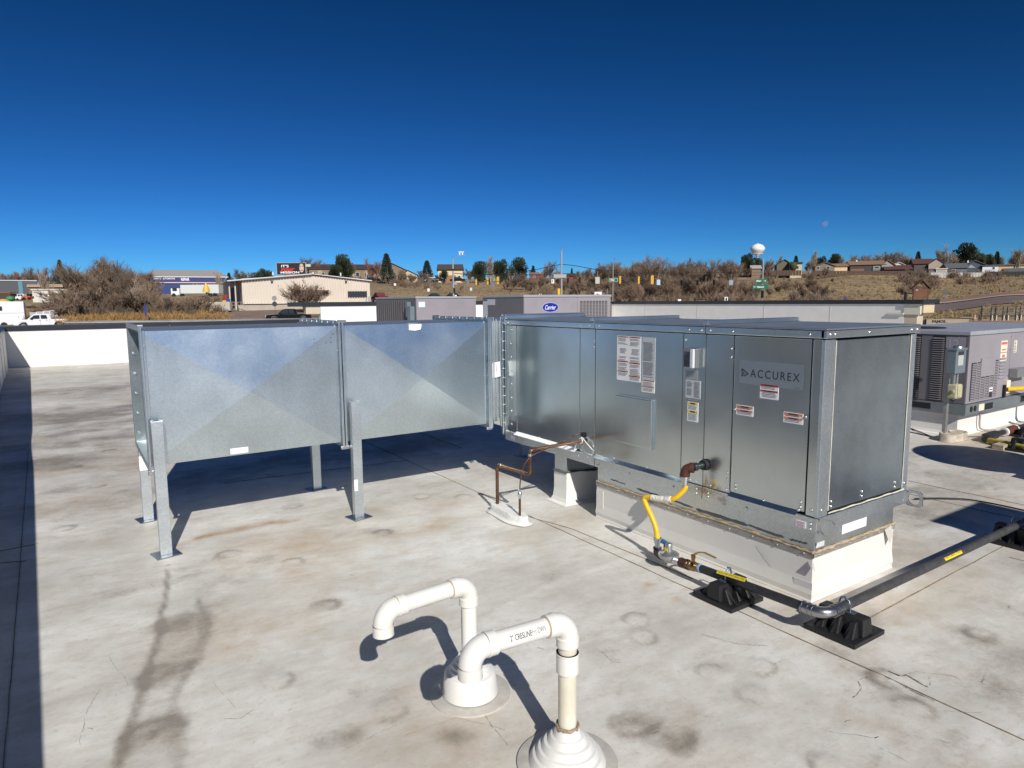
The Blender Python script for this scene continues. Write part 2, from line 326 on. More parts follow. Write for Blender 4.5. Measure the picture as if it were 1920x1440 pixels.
# dirty scribble cracks and crease ridges
def crease(pts, h=.004, w=.010, c=.0):
    global Z, crack
    d, _ = polyd(wx, wy, [(a[0], a[1], 0) for a in pts]); Z += h*np.exp(-(d/w)**2)
    if c: crack += c*np.exp(-(d/.007)**2)*np.clip(fbm(X, Y, 9, 77)*2.2-.6, 0, 1)
g2 = lambda px, py: tuple(onz(px, py)[:2])
crease([g2(620, 1015), g2(900, 960), g2(1130, 1000)], .003)
crease([g2(1170, 1048), g2(1060, 1080), g2(960, 1130)], .004)
crease([g2(440, 1300), g2(560, 1250), g2(640, 1230)], .003, c=.4)
crease([g2(150, 1400), g2(160, 1330), g2(190, 1290)], .003, c=.8)
crease([g2(185, 1380), g2(170, 1440)], .003, c=.8)
crease([g2(1600, 1310), g2(1615, 1290), g2(1625, 1270)], .002, c=1.5)
crease([g2(1670, 1262), g2(1700, 1275), g2(1740, 1290)], .002, c=1.9)
crease([g2(1680, 1268), g2(1790, 1270), g2(1860, 1290), g2(1920, 1300)], .002, c=1.6)
crease([g2(1840, 1285), g2(1880, 1310), g2(1920, 1325)], .002, c=1.2)
crease([g2(1320, 1190), g2(1400, 1205), g2(1440, 1210)], .002, c=1.0)
crease([g2(1130, 1230), g2(1165, 1245)], .002, c=1.4)
crease([g2(1440, 1090), g2(1500, 1100), g2(1560, 1120)], .0015, c=.8)
crease([g2(200, 1240), g2(240, 1290), g2(260, 1330)], .0015, c=.9)
crease([g2(520, 1060), g2(700, 1100)], .002)
Z += .006*(fbm(X, Y, 1.1, 90)-.5)+.0022*(fbm(X, Y*1.3, 5, 95)-.5)
Z += .03*np.exp(-(np.abs(Y-(.9*X+9))/.8)**2)*(X < 3)*(Y > 7)
Z = np.where((X > 11), 0, Z)
ny, nx = X.shape
co = np.stack([X, Y, Z], -1).reshape(-1, 3)
idx = np.arange(nx*ny).reshape(ny, nx)
fc = np.stack([idx[:-1, :-1], idx[:-1, 1:], idx[1:, 1:], idx[1:, :-1]], -1).reshape(-1, 4)
# roof outline: beyond the end of the right wall the roof stops
cxm = (X[:-1, :-1]+X[1:, 1:]).reshape(-1)/2
me = bpy.data.meshes.new('roof')
me.vertices.add(len(co)); me.vertices.foreach_set('co', co.ravel())
me.loops.add(fc.size); me.loops.foreach_set('vertex_index', fc.ravel().astype(np.int32))
me.polygons.add(len(fc)); me.polygons.foreach_set('loop_start', np.arange(0, fc.size, 4, dtype=np.int32)); me.polygons.foreach_set('use_smooth', np.ones(len(fc), bool))
me.update(calc_edges=True)
at = me.color_attributes.new('wear', 'FLOAT_COLOR', 'POINT')
wear = np.stack([np.clip(dirt*1.15, 0, 1.4), np.clip(rust, 0, 1.2), np.clip(crack, 0, 1.5), np.ones_like(dirt)], -1).reshape(-1, 4)
at.data.foreach_set('color', wear.ravel())
m = bpy.data.materials.new('weathered_roof_membrane'); m.use_nodes = True; t = m.node_tree; N = t.nodes; L = t.links; b = N['Principled BSDF']
tc = N.new('ShaderNodeTexCoord'); va = N.new('ShaderNodeAttribute'); va.attribute_name = 'wear'; sp = N.new('ShaderNodeSeparateColor'); L.new(va.outputs['Color'], sp.inputs[0])
def noise(sc, det=6, ro=.6, vec=None, dist=0.0):
    n = N.new('ShaderNodeTexNoise'); n.inputs['Scale'].default_value = sc; n.inputs['Detail'].default_value = det; n.inputs['Roughness'].default_value = ro; n.inputs['Distortion'].default_value = dist
    L.new(vec or tc.outputs['Object'], n.inputs['Vector']); return n.outputs['Fac']
def rng(v, a, b_, c, d, clamp=True):
    r = N.new('ShaderNodeMapRange'); r.clamp = clamp; L.new(v, r.inputs[0])
    for i, q in enumerate((a, b_, c, d)): r.inputs[i+1].default_value = q
    return r.outputs[0]
def mixc(f, a, b_):
    x = N.new('ShaderNodeMix'); x.data_type = 'RGBA'
    for k, q in ((0, f), (6, a), (7, b_)):
        if isinstance(q, (tuple, list)): x.inputs[k].default_value = (*q, 1)
        elif isinstance(q, (int, float)): x.inputs[k].default_value = q
        else: L.new(q, x.inputs[k])
    return x.outputs[2]
def mth(op, a, b_=None):
    x = N.new('ShaderNodeMath'); x.operation = op
    for k, q in ((0, a), (1, b_)):
        if q is None: continue
        if isinstance(q, (int, float)): x.inputs[k].default_value = q
        else: L.new(q, x.inputs[k])
    return x.outputs[0]
mpg = N.new('ShaderNodeMapping'); mpg.inputs['Rotation'].default_value = (0, 0, .35); mpg.inputs['Scale'].default_value = (1, 1.9, 1); L.new(tc.outputs['Object'], mpg.inputs[0])
base = mixc(rng(noise(1.6, 8, .65), .35, .66, 0, 1), (.76, .755, .725), (.54, .53, .49))
base = mixc(rng(noise(7, 8, .7, mpg.outputs[0]), .45, .75, 0, .6), base, (.46, .41, .335))
base = mixc(rng(noise(2.6, 9, .75, mpg.outputs[0]), .50, .72, 0, .42), base, (.40, .36, .30)); base = mixc(rng(noise(34, 6, .75), .54, .74, 0, .5), base, (.37, .33, .27))
rs_ = mth('MULTIPLY', sp.outputs[1], rng(noise(9, 6, .7), .3, .7, .35, 1.1))
base = mixc(mth('MINIMUM', rs_, .85), base, (.40, .25, .10))
ds = rng(mth('ADD', mth('MULTIPLY', sp.outputs[0], 1.0), mth('MULTIPLY', mth('ADD', noise(30, 10, .85), mth('MULTIPLY', noise(7, 6, .7), .6)), 1.7)), 1.62, 2.45, 0, 1)
base = mixc(mth('MINIMUM', mth('MULTIPLY', sp.outputs[0], .55), .5), base, (.36, .31, .25)); base = mixc(mth('MULTIPLY', ds, .72), base, mixc(noise(12, 4), (.125, .108, .088), (.23, .20, .16)))
speck = mth('MULTIPLY', rng(noise(95, 3, .6), .68, .76, 0, 1), rng(noise(2.2, 4, .6), .5, .68, 0, 1))
base = mixc(mth('MULTIPLY', speck, .7), base, (.09, .08, .07))
L.new(base, b.inputs['Base Color']); b.inputs['Roughness'].default_value = .55
L.new(rng(noise(4, 5), .3, .7, .42, .62), b.inputs['Roughness'])
bp = N.new('ShaderNodeBump'); bp.inputs['Strength'].default_value = .28; bp.inputs['Distance'].default_value = .005
L.new(mth('ADD', noise(11, 6, .6, mpg.outputs[0]), mth('MULTIPLY', noise(70, 3, .5), .15)), bp.inputs['Height']); L.new(bp.outputs[0], b.inputs['Normal'])
me.materials.append(m); ROOFM = m
roof = bpy.data.objects.new('roof', me); COL.objects.link(roof); roof['kind'] = 'structure'; ORG['roof'] = (0, 0, 0)
# membrane laps: strips of sheet 2 mm thick lying on the roof with a dirty edge
SEAM = mat('lap_edge', (.26, .21, .15), .7, var=.5, vs=9)
LAPM = mat('lap_sheet', (.45, .44, .41), .55, var=.14, vs=5, fine=.15, fs=30)
def lap(a, b_, w=.0017, name='membrane_seam'):
    a = Vector((*a, 0)); b_ = Vector((*b_, 0)); d = (b_-a).normalized(); s = Vector((-d.y, d.x, 0))
    mb = MB(); n = max(2, int((b_-a).length/.12)); L_ = []
    for i in range(n+1):
        p = a+(b_-a)*(i/n)+s*random.uniform(-.002, .002)
        xi = int(np.clip(np.searchsorted(xs, p.x), 0, nx-1)); yi = int(np.clip(np.searchsorted(ys, p.y), 0, ny-1))
        L_.append(Vector((p.x, p.y, Z[yi, xi]+.0035)))
    vs = []; 
    for p in L_: vs += [p-s*w+Vector((0, 0, -.006)), p-s*w, p+s*w, p+s*w+Vector((0, 0, -.006))]
    mb.add(vs, [(i*4+k, i*4+k+1, (i+1)*4+k+1, (i+1)*4+k) for i in range(n) for k in range(3)])
    o = part(name, mb, SEAM, roof); return o
lap((2.605, -1), (2.605, 12)); lap((-.19, -1), (-.42, 8.3)); lap(g2(0, 1056), g2(50, 1052)); lap(g2(1634, 1157), g2(1920, 1005))
lap(g2(1703, 902), g2(1920, 947)); lap(g2(1073, 993), g2(1300, 1085)); lap(g2(1073, 993), (2.5, 4.1)); lap((4.45, -1), (4.45, 1.5)); lap((1.0, 5.9), (2.62, 5.75)); lap((5.3, .5), (5.3, 11)); lap((8.0, .5), (8.0, 3.0)); lap((-.9, 5.0), (-.25, 5.05)); lap((3.3, 5.9), (3.3, 12))
SCUFF = mat('dark_scuff', (.13, .11, .09), .8, var=.4, vs=60)
def scuff(pts, w=.0012, jit=6, rep=1):
    w *= .5
    global _scb
    P_ = [Vector((*g2(*p), 0)) for p in pts]
    for r_ in range(rep):
        line = []
        for i in range(len(P_)-1):
            n = max(3, int((P_[i+1]-P_[i]).length/.012))
            for k_ in range(n): line.append(P_[i].lerp(P_[i+1], k_/n))
        line.append(P_[-1]); off = 0; o2 = 0
        for p in line:
            off += random.gauss(0, .0016); o2 += random.gauss(0, .0016); off *= .93; o2 *= .93
            p.x += off; p.y += o2; xi = int(np.clip(np.searchsorted(xs, p.x), 0, nx-1)); yi = int(np.clip(np.searchsorted(ys, p.y), 0, ny-1)); p.z = Z[yi, xi]+.0025
        for i in range(len(line)-1):
            if random.random() < .10: continue
            d = (line[i+1]-line[i]); s = Vector((-d.y, d.x, 0)).normalized()*w*random.uniform(.4, 1.3)
            SCB.add([line[i]-s, line[i]+s, line[i+1]+s, line[i+1]-s], [(0, 3, 2, 1)])
SCB = MB()
scuff([(1600, 1310), (1618, 1295), (1612, 1280), (1625, 1270)], .002); scuff([(1665, 1262), (1685, 1272), (1700, 1268), (1740, 1290)], .0025, rep=3); scuff([(1680, 1268), (1720, 1262), (1790, 1270), (1805, 1279)], .0012); scuff([(1740, 1270), (1742, 1285)], .0014)
scuff([(1835, 1278), (1880, 1305), (1920, 1320)], .0012); scuff([(1850, 1262), (1840, 1280), (1850, 1272)], .001); scuff([(1840, 1288), (1920, 1298)], .0008); scuff([(1660, 1272), (1750, 1318)], .002, rep=2); scuff([(1770, 1335), (1840, 1340)], .001)
scuff([(1315, 1190), (1345, 1198), (1380, 1207), (1440, 1212)], .001, rep=2); scuff([(1128, 1222), (1150, 1242), (1168, 1243)], .0013); scuff([(1553, 1372), (1600, 1377), (1645, 1386)], .0012); scuff([(1640, 1386), (1652, 1385)], .005); scuff([(1640, 1398), (1700, 1430)], .001); scuff([(1765, 1390), (1782, 1396)], .0014)
scuff([(152, 1400), (160, 1345), (172, 1318), (190, 1292)], .0008); scuff([(202, 1230), (225, 1262), (240, 1290)], .0008); scuff([(400, 1280), (425, 1310), (440, 1330)], .0009); scuff([(420, 1350), (450, 1350), (480, 1330)], .0016)
scuff([(1445, 1088), (1490, 1100), (1530, 1098), (1560, 1118)], .0008); scuff([(1260, 1135), (1275, 1140), (1262, 1142)], .0008); scuff([(905, 1115), (980, 1090)], .0006); scuff([(760, 1380), (860, 1345), (950, 1370)], .0010); scuff([(900, 1330), (950, 1400)], .0010); scuff([(420, 1245), (500, 1225)], .0008)
scuff([(640, 1410), (720, 1370), (790, 1340)], .0010); scuff([(1180, 985), (1240, 1000)], .0012); scuff([(1185, 1010), (1230, 1018)], .0008); scuff([(880, 1230), (900, 1260)], .0008)
for i_ in range(46):
    x_, y_ = random.uniform(100, 1900), random.uniform(1060, 1435); scuff([(x_, y_), (x_+random.uniform(-14, 14), y_+random.uniform(-7, 7))], random.uniform(.0006, .0018))
so_ = part('dirt_scratches', SCB, SCUFF, roof, kind='stuff')
# building below the roof edge
WALLM = mat('stucco_wall', (.50, .44, .34), .8, var=.1, vs=2)
mb = MB(); mb.box(-1.95, -9.2, -5.2, 22.95, 25.6, -.04)
struct('building_walls', mb, WALLM)
# ---- parapets
def parapet(label, pts_face, h, th, over, name='parapet_wall', m=None, ch=.10, lip=.03):
    """straight wall from a to b; roof side = left normal; thickness th away from the roof"""
    a, b_ = Vector((*pts_face[0], 0)), Vector((*pts_face[1], 0)); d = (b_-a).normalized(); n = Vector((-d.y, d.x, 0))  # n points away from roof
    T = thing(name, label, 'parapet wall', tuple(a)); z = Vector((0, 0, 1))
    F = (tuple(a), tuple(d), (0, 0, 1), tuple(n)); L_ = (b_-a).length
    mb = MB(); mb.fbox(F, 0, -.3, 0, L_, h-ch*.4, th); part('wall_face', mb, m or TPO, T)
    k = max(1, int(L_/3.0))
    for i in range(k):
        mb = MB(); u0, u1 = i*L_/k, (i+1)*L_/k
        u0 = u0-over if i == 0 else u0+.003
        u1 = u1+over if i == k-1 else u1-.003
        mb.fbox(F, u0, h-ch, -lip, u1, h, th+lip); part('coping', mb, COPING, T, bevel=.006)
    return T
PL_ = parapet('long shaded low parapet along the left edge of the roof', ((-.29, -6), (-1.24, 20.0)), .97, .35, 0, lip=.02)
for y_ in np.arange(3.5, 19, 1.6):
    xw = -.29-.95*(y_+6)/26; part('sheet_seam', MB().box(xw, y_, .02, xw+.006, y_+.025, .83), mat('sheet_seam_grey', (.55, .54, .53), .6), PL_)
parapet('white far-left parapet wall facing the sun behind the open duct end', ((-1.6, 20.0), (6.2, 20.0)), 1.01, .35, 0, lip=.02, ch=.13)
mid = parapet('white wall with dark coping behind the pair of grey rooftop units', ((8.0, 25.0), (22.4, 25.0)), 1.52, .4, .0, ch=.16)
mb = MB(); mb.box(6.9, 24.95, 1.36, 7.99, 25.45, 1.52); part('eave_coping', mb, COPING, mid, bevel=.006)
mb = MB(); mb.box(7.45, 25.0, 1.08, 7.99, 25.35, 1.355); part('eave_block', mb, WALLM, mid)
rw = parapet('long light wall with dark coping running along the right side of the roof', ((22.5, 24.9), (22.5, 11.0)), 1.44, .4, .0, ch=.14)
mb = MB(); mb.box(22.42, 10.4, 1.305, 23.5, 10.995, 1.442); part('eave_coping', mb, COPING, rw, bevel=.006)
mb = MB(); mb.box(22.6, 10.46, 1.02, 23.3, 10.995, 1.30); part('eave_block', mb, mat('cream_stucco', (.62, .50, .33), .8, var=.05), rw)
mb = MB(); mb.box(22.51, 10.6, -.2, 22.9, 10.995, 1.02); part('end_return', mb, WALLM, rw)
mb = MB(); mb.box(22.47, 10.5, .97, 22.56, 10.995, 1.30); mb.box(22.44, 10.99, .97, 22.497, 11.5, 1.02); part('edge_trim', mb, CREAM, rw)
for y in (13.5, 16.2, 19.5, 22.6):
    mb = MB(); mb.box(22.494, y, 0, 22.499, y+.03, 1.28); part('sheet_seam', mb, mat('sheet_seam_grey', (.62, .61, .60), .6), rw)
# ================================================================ MAIN ROOFTOP UNIT
UX, UY0, UY1, UXB = 2.968, 1.796, 4.572, 3.83
FR = ((UX, 0, 0), (0, -1, 0), (0, 0, 1), (-1, 0, 0))     # u = -y
EN = ((0, UY0, 0), (1, 0, 0), (0, 0, 1), (0, -1, 0))     # u = x
unit = thing('makeup_air_unit', 'large galvanised makeup air unit with ACCUREX lettering on a white curb', 'rooftop unit', (3.4, 3.1, .254))
def fp(y0, z0, n0, y1, z1, n1, mb=None):
    mb = mb or MB(); return mb.fbox(FR, -y1, z0, n0, -y0, z1, n1)
mb = MB(); mb.box(2.992, 1.822, .362, 3.81, 4.55, 1.335); part('core', mb, BLACK, unit)
def panel(name, y0, z0, y1, z1, n=-.004, m=UNITM, bev=.003, th=.018, label=None):
    return part(name, fp(y0, z0, n-th, y1, z1, n), m, unit, bev, label)
panel('door', 2.674, .449, 3.446, 1.306, label='door with the big warning label and square hatch')
panel('door', 1.868, .449, 2.313, 1.306, label='door with the ACCUREX plate')
panel('access_panel', 2.506, .437, 2.670, 1.306)
panel('post_panel', 2.319, .437, 2.503, 1.306)
panel('corner_post', 1.802, .437, 1.861, 1.306)
panel('post_panel', 3.450, .437, 3.610, 1.306)
panel('side_panel', 3.613, .449, 4.401, 1.306)
panel('corner_post', 4.404, .437, 4.560, 1.306)
for y0, y1 in ((1.798, 2.501), (2.507, 3.443), (3.449, 4.570)):
    part('base_rail', fp(y0, .361, -.02, y1, .434, .001), GALV, unit, .002)
    part('roof_trim', fp(y0, 1.312, -.02, y1, 1.350, .010), TRIMM, unit, .003)
# drip ledges
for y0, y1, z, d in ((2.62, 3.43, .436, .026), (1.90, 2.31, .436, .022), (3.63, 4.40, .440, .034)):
    mb = MB(); mb.prism([(UX-.001, y0, z+.014), (UX-d, y0, z-.006), (UX-d, y0, z-.009), (UX-.001, y0, z+.010)], (0, 0, 0), (0, y1-y0, 0)); part('drip_ledge', mb, WLABEL if y0 > 3 else TRIMM, unit)  # far ledge plain white: the sun's glint on the metal is put into its colour
# end face
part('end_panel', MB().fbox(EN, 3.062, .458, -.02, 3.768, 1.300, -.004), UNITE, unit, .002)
part('corner_post', MB().fbox(EN, 2.970, .437, -.02, 3.056, 1.306, -.002), GALV, unit, .002)
part('corner_post', MB().fbox(EN, 3.774, .437, -.02, 3.828, 1.306, -.002), GALV, unit, .002)
part('base_rail', MB().fbox(EN, 2.970, .361, -.02, 3.830, .436, .001), GALV, unit, .002)
part('roof_trim', MB().fbox(EN, 2.958, 1.312, -.02, 3.842, 1.350, .010), TRIMM, unit, .003)
mb = MB()
mb.tube([(3.059, UY0+.001, z) for z in np.linspace(.46, 1.30, 12)], [.0018+.001*random.random() for _ in range(12)], 6)
part('sealant_bead', mb, CREAM, unit); mb = MB()
mb.tube([(3.771, UY0+.001, z) for z in np.linspace(.46, 1.30, 12)], [.0018+.001*random.random() for _ in range(12)], 6)
part('sealant_bead', mb, CREAM, unit)
mb = MB(); mb.tube([(x, UY0-.001, .447+.0015*math.sin(x*37)) for x in np.linspace(3.06, 3.79, 30)], [.0025+.0025*random.random() for _ in range(30)], 6)
part('sealant_bead', mb, CREAM, unit)
# back side and far end (seen from other positions)
mb = MB(); mb.box(3.812, 1.80, .365, 3.828, 4.56, 1.33); part('back_panel', mb, UNITM, unit)
mb = MB(); mb.box(2.97, 4.551, .365, 3.828, 4.570, 1.33); part('far_end_panel', mb, UNITM, unit)
# roof skins and standing seams
for y0, y1 in ((1.786, 2.500), (2.504, 3.474), (3.478, 4.575)):
    mb = MB(); mb.box(2.9585, y0, 1.351, 3.842, y1, 1.359); part('roof_sheet', mb, mat('dull_roof_zinc', (.42, .45, .47), .5, .9, var=.15, vs=6), unit, .002)
for y in (2.502, 3.476, 4.560):
    mb = MB(); mb.box(2.957, y-.016, 1.3595, 3.80, y+.016, 1.386); mb.box(2.957, y-.028, 1.3592, 3.80, y-.0165, 1.364); mb.box(2.957, y+.0165, 1.3592, 3.80, y+.028, 1.364)
    part('standing_seam', mb, TRIMM, unit, .002)
# curb adapter skirt
mb = MB(); mb.box(2.985, 1.816, .262, 3.735, 3.428, .3605); part('curb_adapter', mb, GALV, unit)
SMUD = mat('old_tar', (.09, .10, .105), .5, var=.3, vs=30)
def smear(pts):
    mb = MB()
    for i in range(len(pts)-1):
        (y0, z0, w0), (y1, z1, w1) = pts[i], pts[i+1]
        mb.quad((2.9845, y0, z0-w0), (2.9845, y1, z1-w1), (2.9845, y1, z1+w1), (2.9845, y0, z0+w0))
    part('tar_smear', mb, SMUD, unit)
def zig(y0, y1, z0, z1, w):
    n = 14; return [(y0+(y1-y0)*i/n, z0+(z1-z0)*i/n+random.uniform(-.002, .002), w*random.uniform(.65, 1.1)*(0.3 if i in (0, n) else 1)) for i in range(n+1)]
smear(zig(3.05, 2.58, .292, .288, .008)); smear(zig(2.56, 2.2, .284, .286, .011)); smear(zig(2.2, 1.98, .288, .283, .008)); smear(zig(1.95, 1.85, .285, .29, .006)); smear(zig(3.3, 3.15, .30, .296, .005))
# lettering plate
plt = part('name_plate', fp(1.905, 1.055, -.0035, 2.275, 1.180, -.0022), mat('plate_film', (.40, .45, .48), .35, .8), unit)
text_obj('lettering', 'ACCUREX', FR, -2.208, 1.094, .042, INK, plt, n=-.0012, width=.285, bold=.0, space=1.25)
mb = MB()
def ftri(mb, a, b_, c, n=-.0012):
    mb.tri(*[(UX-n, -p[0], p[1]) for p in (a, b_, c)])
def fline(mb, p, q, w, n=-.0012):
    p = Vector((p[0], p[1])); q = Vector((q[0], q[1])); d = (q-p).normalized(); s = Vector((-d.y, d.x))*w/2
    mb.quad(*[(UX-n, -v[0], v[1]) for v in (p-s, q-s, q+s, p+s)])
u0, v0, S_ = -2.262, 1.090, .044
fline(mb, (u0, v0+S_), (u0+S_*.92, v0+S_*.42), .0055); fline(mb, (u0+S_*.92, v0+S_*.44), (u0+S_*.35, v0+S_*.10), .0055)
fline(mb, (u0+.002, v0+S_*.98), (u0+.002, v0+S_*.58), .005); fline(mb, (u0, v0+S_*.62), (u0+S_*.42, v0+S_*.36), .0055)
ftri(mb, (u0, v0), (u0+S_*.32, v0+S_*.2), (u0, v0+S_*.42))
part('arrow_emblem', mb, INK, plt)
mb = MB(); mb.fbox(FR, -1.95, 1.062, -.0015, -1.92, 1.064, -.001); part('small_print', mb, GINK, plt)
# ---- printed labels
def label_sheet(F, u0, v0, u1, v1, base, heads, cols, parent=unit, ink=INK, n=-.0035, line=.006, name='warning_label', lab=None, gaps=()):
    mb = MB(); mb.fbox(F, u0, v0, n-.001, u1, v1, n+.0012); s = part(name, mb, base, parent, label=lab)
    H = {}
    for (a, b_, c, d, m_) in heads: H.setdefault(m_.name, (m_, []))[1].append((a, b_, c, d))
    w, h = u1-u0, v1-v0
    for m_, L_ in H.values():
        for a, b_, c, d in L_: part('heading_bar', MB().fbox(F, u0+w*a, v1-h*d, n+.0013, u0+w*c, v1-h*b_, n+.0018), m_, s)
        for a, b_, c, d in L_:
            q = .5*(a+c); ww = (c-a)*.26; hh = (d-b_)*.22; part('heading_text', MB().fbox(F, u0+w*(q-ww), v1-h*(d-hh), n+.0019, u0+w*(q+ww), v1-h*(b_+hh), n+.0022), INK, s)
    mb = MB()
    for a, b_, c, d in cols:
        y = b_
        while y < d:
            x = a+random.uniform(0, .04)
            end = c-random.uniform(0, (c-a)*.25)
            while x < end-.01:
                l_ = min(random.uniform(.03, .10)*(.09/max(w, .03)), end-x); mb.fbox(F, u0+w*x, v1-h*y-line*.42, n+.0013, u0+w*(x+l_), v1-h*y, n+.0018); x += l_+.012*(.09/max(w, .03))
            y += line*1.15/h
            if random.random() < .10: y += line/h
    part('print_lines', mb, ink, s, kind='stuff')
    return s
label_sheet(FR, -3.232, .985, -3.016, 1.272, WLABEL, [(.03, .01, .48, .035, ORANGE), (.52, .01, .98, .035, ORANGE), (.03, .555, .48, .585, ORANGE), (.52, .575, .98, .605, ORANGE), (.03, .78, .48, .81, ORANGE), (.52, .865, .98, .895, ORANGE)],
            [(.04, .06, .46, .22), (.1, .28, .42, .40), (.06, .46, .45, .54), (.04, .61, .46, .76), (.04, .83, .46, .9), (.54, .06, .97, .22), (.6, .28, .94, .42), (.54, .46, .97, .56), (.54, .63, .97, .85), (.54, .91, .97, .96)], lab='tall white two-column warning label')
label_sheet(FR, -3.004, 1.010, -2.893, 1.271, GLABEL, [], [(.08, .12, .92, .95)], name='data_plate')
label_sheet(FR, -3.004, .930, -2.893, 1.008, WLABEL, [(.02, .02, .98, .10, ORANGE), (.02, .52, .98, .60, ORANGE)], [(.06, .18, .94, .48), (.06, .68, .94, .95)])
label_sheet(FR, -2.652, 1.045, -2.560, 1.100, mat('clear_label', (.42, .44, .45), .4, .5), [], [(.1, .2, .8, .8)], name='data_plate', ink=GINK)
label_sheet(FR, -2.646, .935, -2.537, 1.040, GLABEL, [], [(.06, .1, .45, .85), (.55, .1, .95, .9)], name='data_plate')
label_sheet(FR, -2.640, .918, -2.545, .930, GINK, [], [(.1, .3, .9, .7)], name='data_plate', ink=GLABEL)
label_sheet(FR, -2.630, .800, -2.550, .914, WLABEL, [(.05, .02, .95, .14, YELP), (.05, .44, .95, .56, YELP)], [(.08, .18, .9, .42), (.08, .6, .9, .92)], lab='narrow warning label with yellow headings')
label_sheet(FR, -2.146, .990, -2.038, 1.066, WLABEL, [(.03, .03, .97, .16, RED), (.03, .42, .97, .54, RED)], [(.05, .2, .95, .40), (.1, .58, .92, .90)], lab='label with two dark red headings')
label_sheet(FR, -2.290, .884, -2.182, .938, WLABEL, [(.04, .05, .96, .27, mat('faded_orange', (.62, .22, .13), .5)), (.04, .45, .96, .65, MATS['faded_orange'])], [(.06, .3, .9, .42), (.06, .70, .94, .9)])
label_sheet(FR, -2.004, .884, -1.896, .938, WLABEL, [(.04, .05, .96, .27, MATS['faded_orange']), (.04, .45, .96, .65, MATS['faded_orange'])], [(.06, .3, .9, .42), (.06, .70, .94, .9)])
FR2 = ((UX-.006, 0, 0), (0, -1, 0), (0, 0, 1), (-1, 0, 0))
label_sheet(FR2, -1.905, .372, -1.852, .404, WLABEL, [], [(.08, .15, .92, .9)], ink=mat('pink_print', (.45, .05, .2), .5))
label_sheet(FR2, -4.48, .372, -4.43, .402, WLABEL, [], [(.08, .15, .92, .9)], ink=MATS['pink_print'])
# hatch, disconnect, screws
hat = part('hatch_cover', fp(2.905, .578, -.004, 3.228, .886, .012), UNITM, unit, .004)
part('hatch_edge', fp(2.896, .578, -.0045, 2.9045, .886, .018), TRIMM, hat, .002); part('hatch_edge', fp(2.905, .8865, -.0045, 3.228, .892, .014), TRIMM, hat)
dsw = part('disconnect_switch', fp(2.548, 1.112, -.004, 2.645, 1.225, .026), mat('grey_switch', (.30, .31, .32), .35, .6), unit, .004)
part('handle', fp(2.556, 1.114, .0265, 2.580, 1.222, .045), mat('pale_handle', (.70, .73, .75), .3, .2), dsw, .004); part('window_pane', fp(2.590, 1.120, .0262, 2.636, 1.205, .029), mat('dark_glossy', (.09, .09, .10), .1), dsw)
mb = MB()
def screw(mb, F, u, v, n=0.0, r=.0062):
    O, U, V, Nn = [Vector(q) for q in F]; p = O+U*u+V*v+Nn*n
    mb.tube([p, p+Nn*.002, p+Nn*.0022, p+Nn*.0055], [r*1.35, r*1.35, r*.85, r*.8], 8)
for y in (1.875, 2.32, 2.47, 2.53, 2.62, 3.40, 3.50, 3.60, 4.50): screw(mb, FR, -y, 1.328, .010)
for x in (2.99, 3.03, 3.33, 3.75, 3.81): screw(mb, EN, x, 1.330, .010)
for y, z in [(2.335, 1.235), (2.335, 1.19), (3.46, 1.23), (3.46, 1.19), (2.655, 1.27), (2.655, 1.12), (1.885, .925), (2.30, .91), (2.335, .55), (2.335, .51), (3.46, .50), (3.46, .47), (2.45, .452), (2.34, .452), (2.28, .472), (2.28, .495), (1.89, .47), (1.89, .495), (1.83, .47), (2.55, .45), (2.60, .45), (3.47, .45), (3.56, .45), (2.42, .40)] + [(4.48, z) for z in np.arange(.50, 1.29, .11)]:
    screw(mb, FR, -y, z, -.004)
for y, z in [(3.40, .383), (3.10, .383), (2.72, .383), (2.20, .385), (2.545, .41), (2.545, .385), (2.46, .385), (2.46, .405), (1.83, .40), (1.83, .375), (3.42, .42), (3.48, .43), (3.52, .41), (3.48, .39), (3.42, .375), (3.62, .40), (4.0, .40), (3.9, .385), (4.3, .39)]:
    screw(mb, FR, -y, z, .001)
for y in (3.25, 2.95, 2.66, 2.1, 1.9, 3.8, 4.1): screw(mb, FR, -y, .452, -.004)
for x, z in [(3.01, .47), (3.09, .50), (3.09, .475), (3.37, .505), (3.37, .48), (3.70, .50), (3.70, .475), (3.80, .48), (3.80, .38)]: screw(mb, EN, x, z, -.003)
part('screw_heads', mb, ZINC, unit, kind='stuff')
# lifting lugs: plate with ring
for x in (2.973, 3.822):
    mb = MB(); n = 20
    for s in (0, 1):
        pass
    cy_, cz_ = 1.752, .398
    out = [(1.79, .365), (1.74, .352), (1.70, .37), (1.698, .425), (1.72, .448), (1.79, .450)]
    import math as _m
    ring_o = []; ring_i = []
    for i in range(n):
        a = 2*_m.pi*i/n; ring_i.append((cy_+.030*_m.cos(a), cz_+.034*_m.sin(a)))
        # outer: rounded square support
        k = 1/max(abs(_m.cos(a)), abs(_m.sin(a))); k = min(k, 1.22); ring_o.append((cy_+.045*k*_m.cos(a)*1.0, cz_+.045*k*_m.sin(a)))
    vs = [(x-.003, p[0], p[1]) for p in ring_o]+[(x-.003, p[0], p[1]) for p in ring_i]+[(x+.003, p[0], p[1]) for p in ring_o]+[(x+.003, p[0], p[1]) for p in ring_i]
    fs = []
    for i in range(n):
        j = (i+1) % n; fs += [(i, j, n+j, n+i), (2*n+j, 2*n+i, 3*n+i, 3*n+j), (j, i, 2*n+i, 2*n+j), (n+i, n+j, 3*n+j, 3*n+i)]
    mb.add(vs, fs); mb.cyl((x-.012, 1.79, .43), (x+.01, 1.79, .43), .006, 8); mb.cyl((x-.012, 1.79, .368), (x+.01, 1.79, .368), .006, 8)
    part('lifting_lug', mb, STEEL if x > 3 else ZINC, unit)
